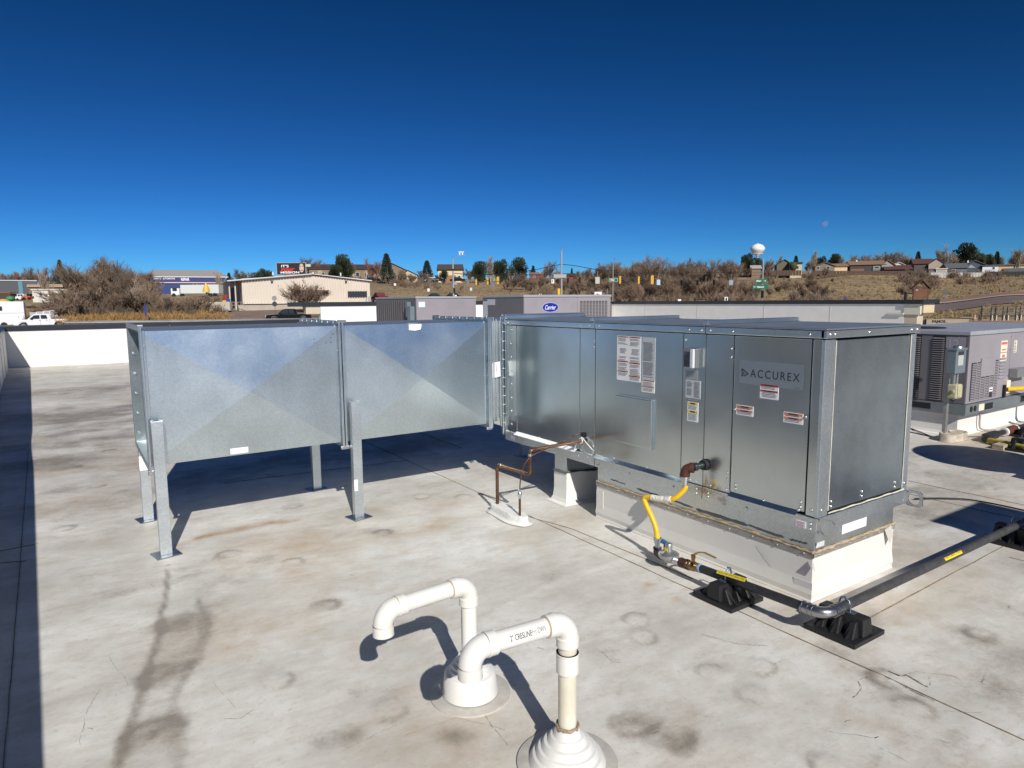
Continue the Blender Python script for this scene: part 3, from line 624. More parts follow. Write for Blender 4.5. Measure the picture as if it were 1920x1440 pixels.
# rust run-off below the gas connection: a thin film of stain on the rail
rm = bpy.data.materials.new('rust_run_off'); rm.use_nodes = True; t_ = rm.node_tree; N_ = t_.nodes; L_ = t_.links; pb = N_['Principled BSDF']; pb.inputs['Base Color'].default_value = (.38, .20, .05, 1); pb.inputs['Roughness'].default_value = .6
tc_ = N_.new('ShaderNodeTexCoord'); gn = N_.new('ShaderNodeTexNoise'); gn.inputs['Scale'].default_value = 30; gn.inputs['Detail'].default_value = 6; L_.new(tc_.outputs['Object'], gn.inputs[0])
va_ = N_.new('ShaderNodeAttribute'); va_.attribute_name = 'film'; mm_ = N_.new('ShaderNodeMath'); mm_.operation = 'MULTIPLY'; L_.new(va_.outputs['Fac'], mm_.inputs[0]); mr_ = N_.new('ShaderNodeMapRange'); mr_.inputs[1].default_value = .35; mr_.inputs[2].default_value = .7; L_.new(gn.outputs['Fac'], mr_.inputs[0]); L_.new(mr_.outputs[0], mm_.inputs[1]); L_.new(mm_.outputs[0], pb.inputs['Alpha'])
def film(F, line, w, lim, name='rust_stain'):
    # line: list of (u,v,strength); a small grid whose opacity falls off from the line
    us = np.arange(lim[0], lim[2], .006); vs_ = np.arange(lim[1], lim[3], .006); mb = MB(); O, U, V, Nn = [np.array(q, float) for q in F]
    for v in vs_:
        for u in us: mb.v.append(tuple(O+U*u+V*v+Nn*.0016))
    nu = len(us); mb.f = [(j*nu+i, j*nu+i+1, (j+1)*nu+i+1, (j+1)*nu+i) for j in range(len(vs_)-1) for i in range(nu-1)]; mb.sm = [False]*len(mb.f)
    o = part(name, mb, rm, unit); UU, VV = np.meshgrid(us, vs_); d, s_ = polyd(UU, VV, line); a = np.clip(s_*np.exp(-(d/w)**2), 0, 1)
    at_ = o.data.color_attributes.new('film', 'FLOAT_COLOR', 'POINT'); at_.data.foreach_set('color', np.stack([a, a, a, np.ones_like(a)], -1).ravel())
film(FR, [(-2.53, .425, .9), (-2.49, .418, .9), (-2.42, .412, .6), (-2.36, .40, .8), (-2.34, .375, .5)], .022, (-2.62, .363, -2.30, .432))
film(((UX+.004, 0, 0), (0, -1, 0), (0, 0, 1), (-1, 0, 0)), [(-2.48, .50, .3), (-2.49, .44, .9), (-2.42, .445, .7), (-2.38, .437, .4)], .02, (-2.502, .438, -2.33, .54))
mb = MB()
for i_ in range(9):
    x_, z_ = random.uniform(3.1, 3.72), random.choice([random.uniform(1.05, 1.28), random.uniform(.5, 1.2)]); a_ = random.uniform(-.8, .8); l_ = random.uniform(.02, .10)
    for k_ in range(5):
        p_ = (x_+l_*k_/5*math.cos(a_), z_-l_*k_/5*math.sin(a_)-.004*k_*k_*.3); q_ = (x_+l_*(k_+1)/5*math.cos(a_), z_-l_*(k_+1)/5*math.sin(a_)-.004*(k_+1)**2*.3)
        mb.quad((p_[0], UY0+.0032, p_[1]), (q_[0], UY0+.0032, q_[1]), (q_[0], UY0+.0032, q_[1]+.0012), (p_[0], UY0+.0032, p_[1]+.0012))
part('surface_scratches', mb, mat('soft_scratch', (.55, .58, .60), .5, .6), unit, kind='stuff')
# paper tape remains on skirt
part('paper_label', MB().box(3.225, 1.8125, .300, 3.455, 1.8145, .352), WLABEL, unit)
part('paper_label', MB().box(3.0, 1.8125, .275, 3.07, 1.8145, .300), mat('torn_paper', (.6, .62, .62), .7, var=.2, vs=60), unit)
# ---- white curb below the unit
curb = thing('roof_curb', 'white membrane covered curb carrying the galvanised unit', 'roof curb', (3.36, 2.62, 0))
mb = MB()
def curbbox(mb, x0, y0, x1, y1, h, fl=.03):
    # walls with a small sweep out at the foot
    prof = [(fl, 0.002), (fl*.35, .012), (.006, .04), (0, .10), (0, h)]
    vs = []
    for o, z in prof: vs += [(x0-o, y0-o, z), (x1+o, y0-o, z), (x1+o, y1+o, z), (x0-o, y1+o, z)]
    fs = [(i*4+j, i*4+(j+1) % 4, (i+1)*4+(j+1) % 4, (i+1)*4+j) for i in range(len(prof)-1) for j in range(4)]+[(16, 17, 18, 19)]
    mb.add(vs, fs); return mb
part('curb_wrap', curbbox(mb, 2.978, 1.812, 3.742, 3.432, .256, .006), TPO, curb, .003)
BAR = mat('termination_bar', (.40, .38, .35), .5, .5, var=.3, vs=30)
part('termination_bar', MB().box(2.973, 1.806, .230, 2.9775, 3.434, .252), BAR, curb); part('termination_bar', MB().box(2.973, 1.8065, .230, 3.745, 1.8115, .252), BAR, curb)
mb = MB()
mb.tube([(2.977+random.uniform(-.003, .002), y, .258+random.uniform(-.003, .003)) for y in np.linspace(3.43, 1.81, 70)], [random.uniform(.004, .010) for _ in range(70)], 6)
part('sealant_bead', mb, CAULK, curb); mb = MB()
mb.tube([(x, 1.808+random.uniform(-.003, .002), .258+random.uniform(-.003, .003)) for x in np.linspace(2.975, 3.745, 36)], [random.uniform(.004, .010) for _ in range(36)], 6)
part('sealant_bead', mb, CAULK, curb)
mb = MB()
for y in np.arange(1.86, 3.42, .15): screw(mb, ((2.973, 0, 0), (0, -1, 0), (0, 0, 1), (-1, 0, 0)), -y, .240+random.uniform(-.002, .002), 0, .0042)
for x in np.arange(3.02, 3.74, .14): screw(mb, ((0, 1.8065, 0), (1, 0, 0), (0, 0, 1), (0, -1, 0)), x, .240, 0, .0042)
part('screw_heads', mb, mat('dull_fastener', (.42, .38, .32), .5, .4), curb, kind='stuff')
PATCH = mat('membrane_patch', (.62, .62, .62), .5)
part('corner_patch', MB().box(2.9745, 1.809, .03, 2.977, 1.91, .10), PATCH, curb); part('corner_patch', MB().box(2.9745, 3.36, .03, 2.977, 3.43, .20), TPO, curb)
mb = MB(); mb.add([(3.63, 1.8035, .245), (3.69, 1.8, .262), (3.70, 1.79, .205), (3.655, 1.785, .165)], [(0, 1, 2, 3)]); part('loose_flap', mb, mat('torn_flap', (.5, .48, .44), .7), curb)
mb = MB(); mb.add([(2.97, 1.812, .225), (2.95, 1.80, .20), (2.962, 1.79, .165), (2.972, 1.80, .19)], [(0, 1, 2, 3)]); part('loose_flap', mb, MATS['torn_flap'], curb)
mb = MB(); mb.tube([(2.974, 2.13-.012*i+random.uniform(-.006, .006), .20-.011*i) for i in range(9)], .0006, 4); part('scratch_mark', mb, GINK, curb)
# second narrow curb under the far end of the unit
c2 = thing('roof_curb', 'narrow white curb stub under the far end of the galvanised unit', 'roof curb', (3.36, 3.85, 0))
part('curb_wrap', curbbox(MB(), 2.985, 3.775, 3.742, 3.93, .235, .05), TPO, c2, .003)
part('curb_adapter', MB().box(2.99, 3.78, .240, 3.735, 3.925, .3605), GALV, c2)
mb = MB(); mb.tube([(x, 3.772+random.uniform(-.002, .002), .235+.012*math.sin(x*9)) for x in np.linspace(2.985, 3.735, 24)], [random.uniform(.004, .012) for _ in range(24)], 6); mb.tube([(2.983, y, .236) for y in np.linspace(3.775, 3.93, 8)], [random.uniform(.005, .011) for _ in range(8)], 6)
part('tar_bead', mb, SMUD, c2)
# ================================================================ DUCT
DX0, DY0, DZ0, DZ1, DW = .344, 4.419, .505, 1.3755, .939
IN = .033
duct = thing('rectangular_duct', 'open-ended galvanised rectangular duct in two cross-broken sections on posts', 'duct', (1.55, 4.9, .5))
def xpanel(name, P, nrm, parent, m=GALVD, bulge=.030, sub=5):
    """cross-broken sheet: four flat triangles meeting at a raised centre; P four corners"""
    P = [Vector(p) for p in P]; c = sum(P, Vector())/4+Vector(nrm)*bulge
    mb = MB(); mb.add([*P, c], [(0, 1, 4), (1, 2, 4), (2, 3, 4), (3, 0, 4)])
    b_ = [p-Vector(nrm)*.0015 for p in P]+[c-Vector(nrm)*.0015]
    mb.add(b_, [(1, 0, 4), (2, 1, 4), (3, 2, 4), (0, 3, 4)])
    return part(name, mb, m, parent)
def ring(x, w=.005, parent=duct, lip=1):
    """TDC flange ring round the duct at x with a rolled lip"""
    mb = MB(); y0, y1, z0, z1 = DY0, DY0+DW, DZ0, DZ1
    i = IN
    mb.box(x, y0, z0, x+w, y0+i, z1); mb.box(x, y1-i, z0, x+w, y1, z1); mb.box(x, y0+i, z0, x+w, y1-i, z0+i); mb.box(x, y0+i, z1-i, x+w, y1-i, z1)
    s = -1 if lip < 0 else 1; a, b_ = (x+w, x+w+.010) if s > 0 else (x-.010, x)
    mb.box(a, y0, z0, b_, y0+.006, z1); mb.box(a, y0+.006, z1-.006, b_, y1, z1); mb.box(a, y0+.006, z0, b_, y1, z0+.006)
    a, b_ = (x+w, x+w+.028) if s > 0 else (x-.028, x)
    mb.box(a, y0+i-.007, z0+i, b_, y0+i-.001, z1-i); mb.box(a, y0+i, z1-i+.001, b_, y1-i, z1-i+.006)
    return part('flange', mb, TRIMM, parent, .0015)
def section(x0, x1):
    y0, y1, z0, z1 = DY0+IN, DY0+DW-IN, DZ0+IN, DZ1-IN
    xpanel('front_sheet', [(x0, y0, z0), (x1, y0, z0), (x1, y0, z1), (x0, y0, z1)], (0, -1, 0), duct)
    xpanel('back_sheet', [(x1, y1, z0), (x0, y1, z0), (x0, y1, z1), (x1, y1, z1)], (0, 1, 0), duct)
    xpanel('top_sheet', [(x0, y0, z1), (x1, y0, z1), (x1, y1, z1), (x0, y1, z1)], (0, 0, 1), duct, MATS['dull_roof_zinc'], .012)
    xpanel('bottom_sheet', [(x1, y0, z0), (x0, y0, z0), (x0, y1, z0), (x1, y1, z0)], (0, 0, -1), duct)
section(DX0+.002, 1.535); section(1.562, 2.745)
ring(DX0, lip=1); ring(1.540, lip=-1); ring(1.551, lip=1); ring(2.728, lip=-1)
mb = MB()
for z in np.arange(.58, 1.34, .085): mb.cyl((DX0+.02, DY0+.012, z), (DX0+.02, DY0+.008, z), .0035, 6); mb.cyl((1.522, DY0+.013, z), (1.522, DY0+.008, z), .0035, 6); mb.cyl((2.712, DY0+.013, z), (2.712, DY0+.008, z), .0035, 6)
for y in np.arange(4.5, 5.3, .12): mb.cyl((1.522, y, DZ1-.016), (1.522, y, DZ1-.002), .007, 6); mb.cyl((2.712, y, DZ1-.016), (2.712, y, DZ1-.002), .007, 6)
for z in np.arange(.6, 1.3, .14): mb.cyl((DX0+.03, DY0+DW-IN-.002, z), (DX0+.03, DY0+DW-IN-.010, z), .008, 6); mb.cyl((DX0+.10, DY0+DW-IN-.002, z+.03), (DX0+.10, DY0+DW-IN-.009, z+.03), .006, 6)
part('bolt_heads', mb, GALV, duct, kind='stuff')
mb = MB(); mb.box(DX0-.004, DY0+.004, DZ0-.02, DX0+.03, DY0+.03, DZ0+.01); mb.box(1.52, DY0+.004, DZ0-.016, 1.585, DY0+.025, DZ0+.006); mb.box(2.70, DY0+.004, DZ0-.014, 2.75, DY0+.025, DZ0+.006); part('corner_clips', mb, ZINC, duct, .003)
part('corner_clips', MB().box(1.515, DY0-.002, DZ1-.01, 1.585, DY0+.02, DZ1+.006).box(2.70, DY0-.002, DZ1-.01, 2.76, DY0+.02, DZ1+.006).box(.338, DY0-.002, DZ1-.01, .37, DY0+.02, DZ1+.005), ZINC, duct, .003)
FD = ((0, DY0+IN, 0), (1, 0, 0), (0, 0, 1), (0, -1, 0))
part('paper_label', MB().fbox(FD, .806, .548, .0015, .914, .598, .0035), WLABEL, duct, label='small blank white sticker near the bottom edge')
mb = MB(); mb.add([(2.062, DY0+IN-.006, 1.338), (2.062, DY0+IN-.007, 1.298), (2.11, DY0+IN-.009, 1.292), (2.155, DY0+IN-.008, 1.300), (2.165, DY0+IN-.006, 1.338)], [(0, 1, 2, 3, 4)])
mb.add([(2.062, DY0+IN-.0055, 1.3385), (2.165, DY0+IN-.0055, 1.3385), (2.155, DY0+IN+.05, 1.3455), (2.07, DY0+IN+.04, 1.3455)], [(0, 1, 2, 3)]); part('paper_tape', mb, WLABEL, duct, label='torn white tape over the top edge')
mb = MB()
for i in range(9):
    x = 1.24+random.uniform(0, .28); z = 1.26+random.uniform(-.05, .03); mb.fbox(FD, x, z, .001, x+.006, z+.005, .0065)
part('tar_specks', mb, INK, duct, kind='stuff')
mb = MB()
for i_ in range(60):
    x_, z_ = random.uniform(.42, 2.66), random.uniform(.62, 1.30)
    if 1.50 < x_ < 1.62: continue
    xc_ = .94 if x_ < 1.53 else 2.15; n_ = .030*(1-max(abs(x_-xc_)/.60, abs(z_-.94)/.402))+.0014; a_ = random.choice([.6, .7, random.uniform(-3, 3)]); l_ = random.choice([.004, .006, .03, .05]); w_ = random.uniform(.0012, .003)
    mb.fbox(FD, x_, z_, n_, x_+w_, z_+w_*1.4, n_+.0006) if l_ < .01 else mb.quad(*[(q[0], DY0+IN-n_-.001, q[1]) for q in ((x_, z_), (x_+l_*.7, z_+l_*a_*.6), (x_+l_*.7, z_+l_*a_*.6+.0012), (x_, z_+.0012))])
part('surface_scratches', mb, mat('bright_scratch', (.75, .77, .78), .5, .5), duct, kind='stuff')
# elbow between duct and unit
elb = thing('duct_elbow', 'galvanised duct elbow joining the long duct to the end of the unit', 'duct', (3.3, 4.97, .5))
y0, y1 = 4.60, 5.345
ex0, ex1 = 2.77, 3.80
xpanel('front_sheet', [(ex0, DY0+IN+.16, .538), (2.951, DY0+IN+.16, .538), (2.951, DY0+IN+.16, 1.342), (ex0, DY0+IN+.16, 1.342)], (0, -1, 0), elb, GALV, .002)
mb = MB(); mb.box(2.87, 4.592, .50, 2.882, 4.62, 1.372); mb.box(2.895, 4.592, .515, 2.905, 4.614, 1.36); part('flange', mb, GALV, elb)
mb = MB(); mb.box(ex0, 4.615, .538, ex1, 5.325, .540); mb.box(ex0, 4.615, 1.340, ex1, 5.325, 1.342); mb.box(ex1-.002, 4.62, .54, ex1, 5.325, 1.34); mb.box(ex0, 5.323, .54, ex1-.002, 5.325, 1.34); part('sheet_shell', mb, GALVD, elb)
x = 2.7345
mb = MB(); i = IN; mb.box(x, DY0, DZ0, x+.005, DY0+i, DZ1); mb.box(x, DY0+DW-i, DZ0, x+.005, DY0+DW, DZ1); mb.box(x, DY0+i, DZ0, x+.005, DY0+DW-i, DZ0+i); mb.box(x, DY0+i, DZ1-i, x+.005, DY0+DW-i, DZ1); mb.box(x+.005, DY0, DZ0, x+.02, DY0+.006, DZ1)
part('flange', mb, TRIMM, elb, .0015)
part('end_sheet', MB().box(2.7395, DY0+IN, .536, ex0, DY0+DW-IN, 1.3435), GALVD, elb)
part('unit_flange', MB().box(2.952, 4.582, .43, 2.975, 4.606, 1.385).box(2.935, 4.586, .47, 2.948, 4.600, 1.37).box(2.952, 4.582, 1.386, 3.84, 4.600, 1.395).box(2.952, 4.582, .40, 3.83, 4.60, .429), TRIMM, elb, .002)
mb = MB()
for z in np.arange(.50, 1.34, .075): mb.cyl((2.964, 4.581, z), (2.964, 4.570, z), .003, 6)
for z in np.arange(.55, 1.34, .16): mb.cyl((2.951, 4.595, z), (2.945, 4.595, z), .006, 6)
part('bolt_heads', mb, GALV, elb, kind='stuff')
mb = MB(); mb.add([(2.83, 4.607, 1.00), (2.93, 4.585, 1.01), (2.93, 4.58, .89), (2.87, 4.60, .875), (2.845, 4.605, .92)], [(0, 1, 2, 3, 4)]); part('paper_tape', mb, WLABEL, elb)
# duct posts
def post(x, y, ztop, lab, face, rot=0.2):
    T = thing('support_post', lab, 'support post', (x, y, 0), 'galvanised channel posts under the duct')
    mb = MB(); w, d, t_ = .032, .026, .004     # strut channel opening towards -face
    z0 = .006
    mb.box(x-w, y-d, z0, x+w, y-d+t_, ztop); mb.box(x-w, y-d+t_, z0, x-w+t_, y+d, ztop); mb.box(x+w-t_, y-d+t_, z0, x+w, y+d, ztop); mb.box(x-w+t_, y+d-t_, z0, x-w+t_+.012, y+d, ztop); mb.box(x+w-t_-.012, y+d-t_, z0, x+w-t_, y+d, ztop)
    part('channel', mb, GALV, T, .0015)
    mb = MB(); c, s = math.cos(rot), math.sin(rot); R = .070
    pts = [(x+R*(a*c-b_*s), y+R*(a*s+b_*c), .001) for a, b_ in ((-1, -1), (1, -1), (1, 1), (-1, 1))]
    mb.prism(pts, (0, 0, 0), (0, 0, .005)); part('base_plate', mb, mat('blue_steel_plate', (.30, .33, .37), .35, .9, var=.3, vs=20), T)
    return T
p1 = post(.398, 4.385, .818, 'front left duct post, tall, at the open end of the duct', 1)
p2 = post(1.610, 4.385, .825, 'front middle duct post, tall, beside the joint of the two duct sections', 1)
p3 = post(.378, 5.19, .505, 'rear left duct post under the open end with a white tag', 1)
p4 = post(1.592, 5.27, .505, 'rear middle duct post standing in the shade under the duct', 1)
p5 = post(3.62, 5.25, .505, 'dark far duct post under the elbow behind the unit', 1)
part('paper_tag', MB().box(.345, 5.162, .36, .411, 5.1635, .46), WLABEL, p3)
part('paper_tag', MB().box(1.577, 4.357, .20, 1.602, 4.3585, .28), WLABEL, p2)
part('bracket', MB().box(.365, 4.40, .55, .43, 4.418, .62), ZINC, p1, .002)
# ================================================================ PVC VENTS
def arc(p0, d0, d1, r, n=8):
    p0 = Vector(p0); d0 = Vector(d0).normalized(); d1 = Vector(d1).normalized()
    ang = d0.angle(d1); ax = d0.cross(d1).normalized(); nrm = ax.cross(d0); c = p0+nrm*r; out = []
    for i in range(n+1):
        a = ang*i/n; out.append(c+(Matrix.Rotation(a, 3, ax) @ (-nrm))*r)
    return out
def pvc_vent(lab, x, y, ztop, run, dirx, text, zcone, cone, coup=None, drop=.035):
    T = thing('vent_pipe', lab, 'vent pipe', (x, y, 0), 'pair of white plastic gooseneck vents')
    R, R2, er = .0302, .0365, .052
    d = Vector((math.cos(dirx), math.sin(dirx), 0)); zc = ztop
    a0 = Vector((x, y, zc-er)); arc1 = arc(a0, (0, 0, 1), d, er, 10)
    h0 = arc1[-1]; h1 = Vector((x, y, zc))+d*run
    mb = MB(); mb.tube([(x, y, zcone-.03), a0-Vector((0, 0, .02))], R, 24); riser = part('riser', mb, PVCY if coup else PVC, T)
    e = MB(); e.tube([a0-Vector((0, 0, .030)), a0], R2, 24); e.tube(arc1, R2*.96, 24); e.tube([h0, h0+d*.030], R2, 24); e.tube([a0-Vector((0, 0, .005)), a0+Vector((0, 0, .001))], R2*1.04, 24); e.tube([h0-d*.001, h0+d*.005], R2*1.04, 24); part('elbow', e, PVC, T)
    mb = MB(); mb.tube([h0+d*.02, h1+d*-.04], R, 24); hr = part('cross_pipe', mb, PVC, T)
    for k_ in (h0+d*.0302, h1-d*(er*.4+.0335)): part('glue_ring', MB().tube([k_, k_+d*.003], R+.0006, 24), mat('purple_glue', (.45, .30, .14), .6), hr)
    a1 = h1-d*er*.4; arc2 = arc(a1, d, (0, 0, -1), er, 10)
    e = MB(); e.tube([a1-d*.030, a1], R2, 24); e.tube(arc2, R2*.96, 24, cap=False); q = arc2[-1]; e.tube([q, q-Vector((0, 0, drop))], R2, 24, cap=False); e.tube([a1-d*.005, a1+d*.001], R2*1.04, 24)
    e.tube([q-Vector((0, 0, drop)), q-Vector((0, 0, drop-.004))], R2*1.03, 24, cap=False); e.tube([q, q-Vector((0, 0, drop))], R2-.005, 24, cap=False); part('elbow', e, PVC, T)
    if coup: part('coupling', MB().tube([(x, y, coup-.033), (x, y, coup+.033)], R2, 24).tube([(x, y, coup+.028), (x, y, coup+.033)], R2*1.04, 24), PVC, T)
    b_ = MB(); b_.lathe(cone[3:], (x, y, 0), 48); bt = part('flashing_boot', b_, BOOT, T); part('boot_flange', MB().lathe([(cone[0][0], -.004), (cone[0][0], .0065), (cone[0][0]-.004, .008), (cone[3][0]-.004, .009)], (x, y, 0), 48), mat('boot_flange', (.50, .48, .44), .5, var=.15, vs=20), T)
    return T, h0, h1, d
cone1 = [(.155, .001), (.155, .004), (.112, .006), (.108, .012), (.098, .088), (.094, .094), (.080, .098), (.079, .110), (.070, .114), (.069, .126), (.057, .130), (.056, .142), (.046, .146), (.044, .160), (.031, .163)]
cone2 = [(.165, .001), (.165, .004), (.130, .006), (.126, .010), (.116, .030), (.113, .034), (.104, .036), (.098, .052), (.095, .056), (.086, .058), (.079, .074), (.076, .078), (.066, .080), (.058, .096), (.055, .100), (.047, .102), (.036, .128), (.0305, .130)]
v1, h0, h1, d = pvc_vent('shorter gooseneck vent with its mouth turned down on the left', 1.19, 2.10, .443, .325, math.radians(184), None, .16, cone1)
F1 = (tuple(Vector((1.19, 2.10, .2))+Vector((-.024, -.0195, 0))), (0, 0, 1), (-.6, .8, 0), (-.78, -.62, 0))
v2, h0, h1, d = pvc_vent('taller gooseneck vent in front with printed lettering on its cross pipe', 1.258, 1.585, .488, .315, math.radians(176), None, .13, cone2, coup=.350)
GR = mat('printed_grey', (.22, .22, .24), .6)
# lettering bent round the pipe: u along the pipe, v mapped to angle
def bent_text(txt, p, dirv, upv, r, h, m, parent, a0=0.0, width=None, name='lettering'):
    F = ((0, 0, 0), (1, 0, 0), (0, 1, 0), (0, 0, 1)); o = text_obj(name, txt, F, 0, 0, h, m, parent, width=width)
    me = o.data; co = np.zeros(len(me.vertices)*3); me.vertices.foreach_get('co', co); co = co.reshape(-1, 3)+np.array(ORG[o.name])
    D = np.array(dirv, float); D /= np.linalg.norm(D); U = np.array(upv, float); U = U-D*U.dot(D); U /= np.linalg.norm(U); S = np.cross(D, U)
    a = co[:, 1]/r+a0; Pn = np.outer(np.cos(a), S)*r+np.outer(np.sin(a), U)*r
    P = np.array(p, float)+np.outer(co[:, 0], D)+Pn
    me.vertices.foreach_set('co', (P-np.array(ORG[o.name])).ravel()); me.update(); return o
par = [c for c in v2.children if c.name.startswith('cross_pipe')][0]
pd = -d
bent_text('2" CRESLINE', Vector((1.258, 1.585, .488))+d*.225, pd, (0, 0, 1), .0317, .017, INK, par, .15, width=.075)
bent_text('PVC', Vector((1.258, 1.585, .488))+d*.150, pd, (0, 0, 1), .0314, .009, GR, par, .30, width=.018)
bent_text('DWV', Vector((1.258, 1.585, .488))+d*.128, pd, (0, 0, 1), .0317, .017, GR, par, .2, width=.03)
par = [c for c in v2.children if c.name.startswith('riser')][0]
bent_text('ASTM D1785 PVC-1120', Vector((1.258, 1.585, .305)), (0, 0, -1), (-.5, -.86, 0), .0314, .010, GR, par, -.75, width=.15)
par = [c for c in v1.children if c.name.startswith('riser')][0]
bent_text('PVC DWV ASTM D2665', Vector((1.19, 2.10, .345)), (0, 0, -1), (-.5, -.86, 0), .0314, .009, GR, par, .35, width=.13)
mb = MB(); mb.tube([Vector((1.258, 1.585, .131))+Vector((math.cos(a), math.sin(a), 0))*.035+Vector((0, 0, random.uniform(-.004, .004))) for a in np.linspace(0, 6.28, 26)], [random.uniform(.003, .008) for _ in range(26)], 6); part('dirty_sealant', mb, mat('dirty_sealant', (.33, .25, .17), .8, var=.5, vs=60), v2)
# ================================================================ COPPER DRAIN
cd = thing('copper_drain', 'brown copper condensate pipe looping from a white roof pad to the unit', 'pipe', (2.47, 3.8, 0))
r = .0115
P0, P1, P2, P3 = Vector((2.474, 3.925, .05)), Vector((2.474, 3.925, .345)), Vector((2.532, 3.60, .335)), Vector((2.536, 3.566, .500))
def fit(mb, p, d, l=.03, k=1.22): d = Vector(d).normalized(); mb.tube([Vector(p)-d*l/2, Vector(p)+d*l/2], r*k, 12)
mb = MB(); mb.tube([P0, P1-Vector((0, 0, .03))], r, 14); part('riser', mb, COPPER, cd)
mb = MB(); a = arc(P1-Vector((0, 0, .03)), (0, 0, 1), (P2-P1), .03, 8); mb.tube(a, r*1.15, 14); fit(mb, a[0], (0, 0, 1)); fit(mb, a[-1], P2-P1); part('elbow', mb, COPPER, cd)
mb = MB(); mb.tube([a[-1], P2-(P2-P1).normalized()*.025], r, 14); part('cross_pipe', mb, mat('bright_copper', (.26, .15, .09), .38, .8, var=.4, vs=30), cd)
mb = MB(); q = arc(P2-(P2-P1).normalized()*.025, P2-P1, (0, 0, 1), .025, 8); mb.tube(q, r*1.15, 14); fit(mb, q[0], P2-P1); fit(mb, q[-1], (0, 0, 1)); part('elbow', mb, COPPER, cd)
mb = MB(); mb.tube([q[-1], (q[-1].x, q[-1].y, .475)], r, 14); part('riser', mb, COPPER, cd)
top = Vector((q[-1].x, q[-1].y, .475)); end = Vector((2.968, 3.566, .522)); q2 = arc(top, (0, 0, 1), end-top-Vector((0, 0, .03)), .03, 8)
mb = MB(); mb.tube(q2, r*1.15, 14); fit(mb, q2[0], (0, 0, 1)); fit(mb, q2[-1], end-q2[-1]); part('elbow', mb, COPPER, cd)
mb = MB(); mb.tube([q2[-1], end], r, 14); part('cross_pipe', mb, MATS['bright_copper'], cd)
part('solder_ring', MB().tube([top-Vector((0, 0, .012)), top+Vector((0, 0, .004))], r*1.32, 12).tube([a[-1]+(P2-P1).normalized()*.012, a[-1]+(P2-P1).normalized()*.018], r*1.3, 12), ZINC, cd)
g_ = thing('water_line', 'thin copper tube with a bulbous fitting curving up beside the copper drain', 'pipe', (2.457, 3.61, 0))
mb = MB(); pts = [(2.457, 3.615, .20), (2.457, 3.614, .30), (2.462, 3.61, .38), (2.49, 3.60, .435), (2.55, 3.59, .47)]
mb.tube([(2.457, 3.615, .03), (2.457, 3.615, .205)], .008, 10); part('riser', mb, COPPER, g_)
mb = MB(); n_ = 16; cv = [Vector(pts[0])*(1-t)**4+Vector(pts[1])*4*t*(1-t)**3+Vector(pts[2])*6*t*t*(1-t)**2+Vector(pts[3])*4*t**3*(1-t)+Vector(pts[4])*t**4 for t in np.linspace(0, 1, n_)]
cv += [cv[-1].lerp(Vector((2.967, 3.585, .575)), t)+Vector((0, 0, .0)) for t in (.3, .6, 1)]
mb.tube(cv, .0042, 8); part('thin_tube', mb, COPPER, g_)
part('compression_fitting', MB().lathe([(.006, 0), (.010, .005), (.010, .018), (.013, .022), (.015, .034), (.013, .046), (.010, .05), (.011, .066), (.006, .07)], (2.457, 3.615, .175), 12), ZINC, g_)
tie = thing('zip_tie', 'white plastic ties round the copper pipe at the unit', 'cable tie', (2.95, 3.566, .52))
mb = MB(); mb.tube([(2.955, 3.566, .548), (2.935, 3.60, .50), (2.94, 3.63, .452)], .004, 8); mb.tube([(2.955, 3.560, .545), (2.945, 3.51, .52), (2.962, 3.46, .475)], .0035, 8); mb.tube([Vector((2.945, 3.566, .522))+Vector((0, math.cos(a_), math.sin(a_)))*.018 for a_ in np.linspace(0, 6.28, 14)], .004, 6); part('strap', mb, mat('white_nylon', (.75, .75, .73), .4), tie)
part('grommet', MB().cyl((2.967, 3.566, .560), (2.957, 3.566, .560), .018, 14), BLACK, tie)
# roof pad holding both copper pipes
pad = thing('pitch_pocket', 'white sealed roof pad where the copper pipes rise', 'roof flashing', (2.47, 3.77, 0))
mb = MB(); ol = []
for i in range(40):
    a_ = 2*math.pi*i/40; ol.append((2.47+.055*math.copysign(abs(math.cos(a_))**.7, math.cos(a_))+.004*math.sin(5*a_), 3.77+.205*math.copysign(abs(math.sin(a_))**.75, math.sin(a_))))
def loft(mb, ol, c, rows):
    n = len(ol); vs = []
    for k, z in rows: vs += [(c[0]+(p[0]-c[0])*k[0], c[1]+(p[1]-c[1])*k[1], z) for p in ol]
    mb.add(vs, [(i*n+j, i*n+(j+1) % n, (i+1)*n+(j+1) % n, (i+1)*n+j) for i in range(len(rows)-1) for j in range(n)], True); mb.add(vs[-n:], [tuple(range(n))]); return mb
part('sealed_box', loft(MB(), ol, (2.47, 3.77), [((1.1, 1.05), .003), ((1.0, 1.0), .03), ((.98, .985), .055), ((.93, .965), .06)]), mat('white_fibre_sealant', (.74, .74, .71), .6, var=.15, vs=30, bump=.5, bs=50), pad)
part('membrane_flange', loft(MB(), ol, (2.47, 3.77), [((1.5, 1.14), .0055), ((1.48, 1.13), .008), ((1.15, 1.05), .010), ((1.06, 1.02), .02)]), BOOT, pad)
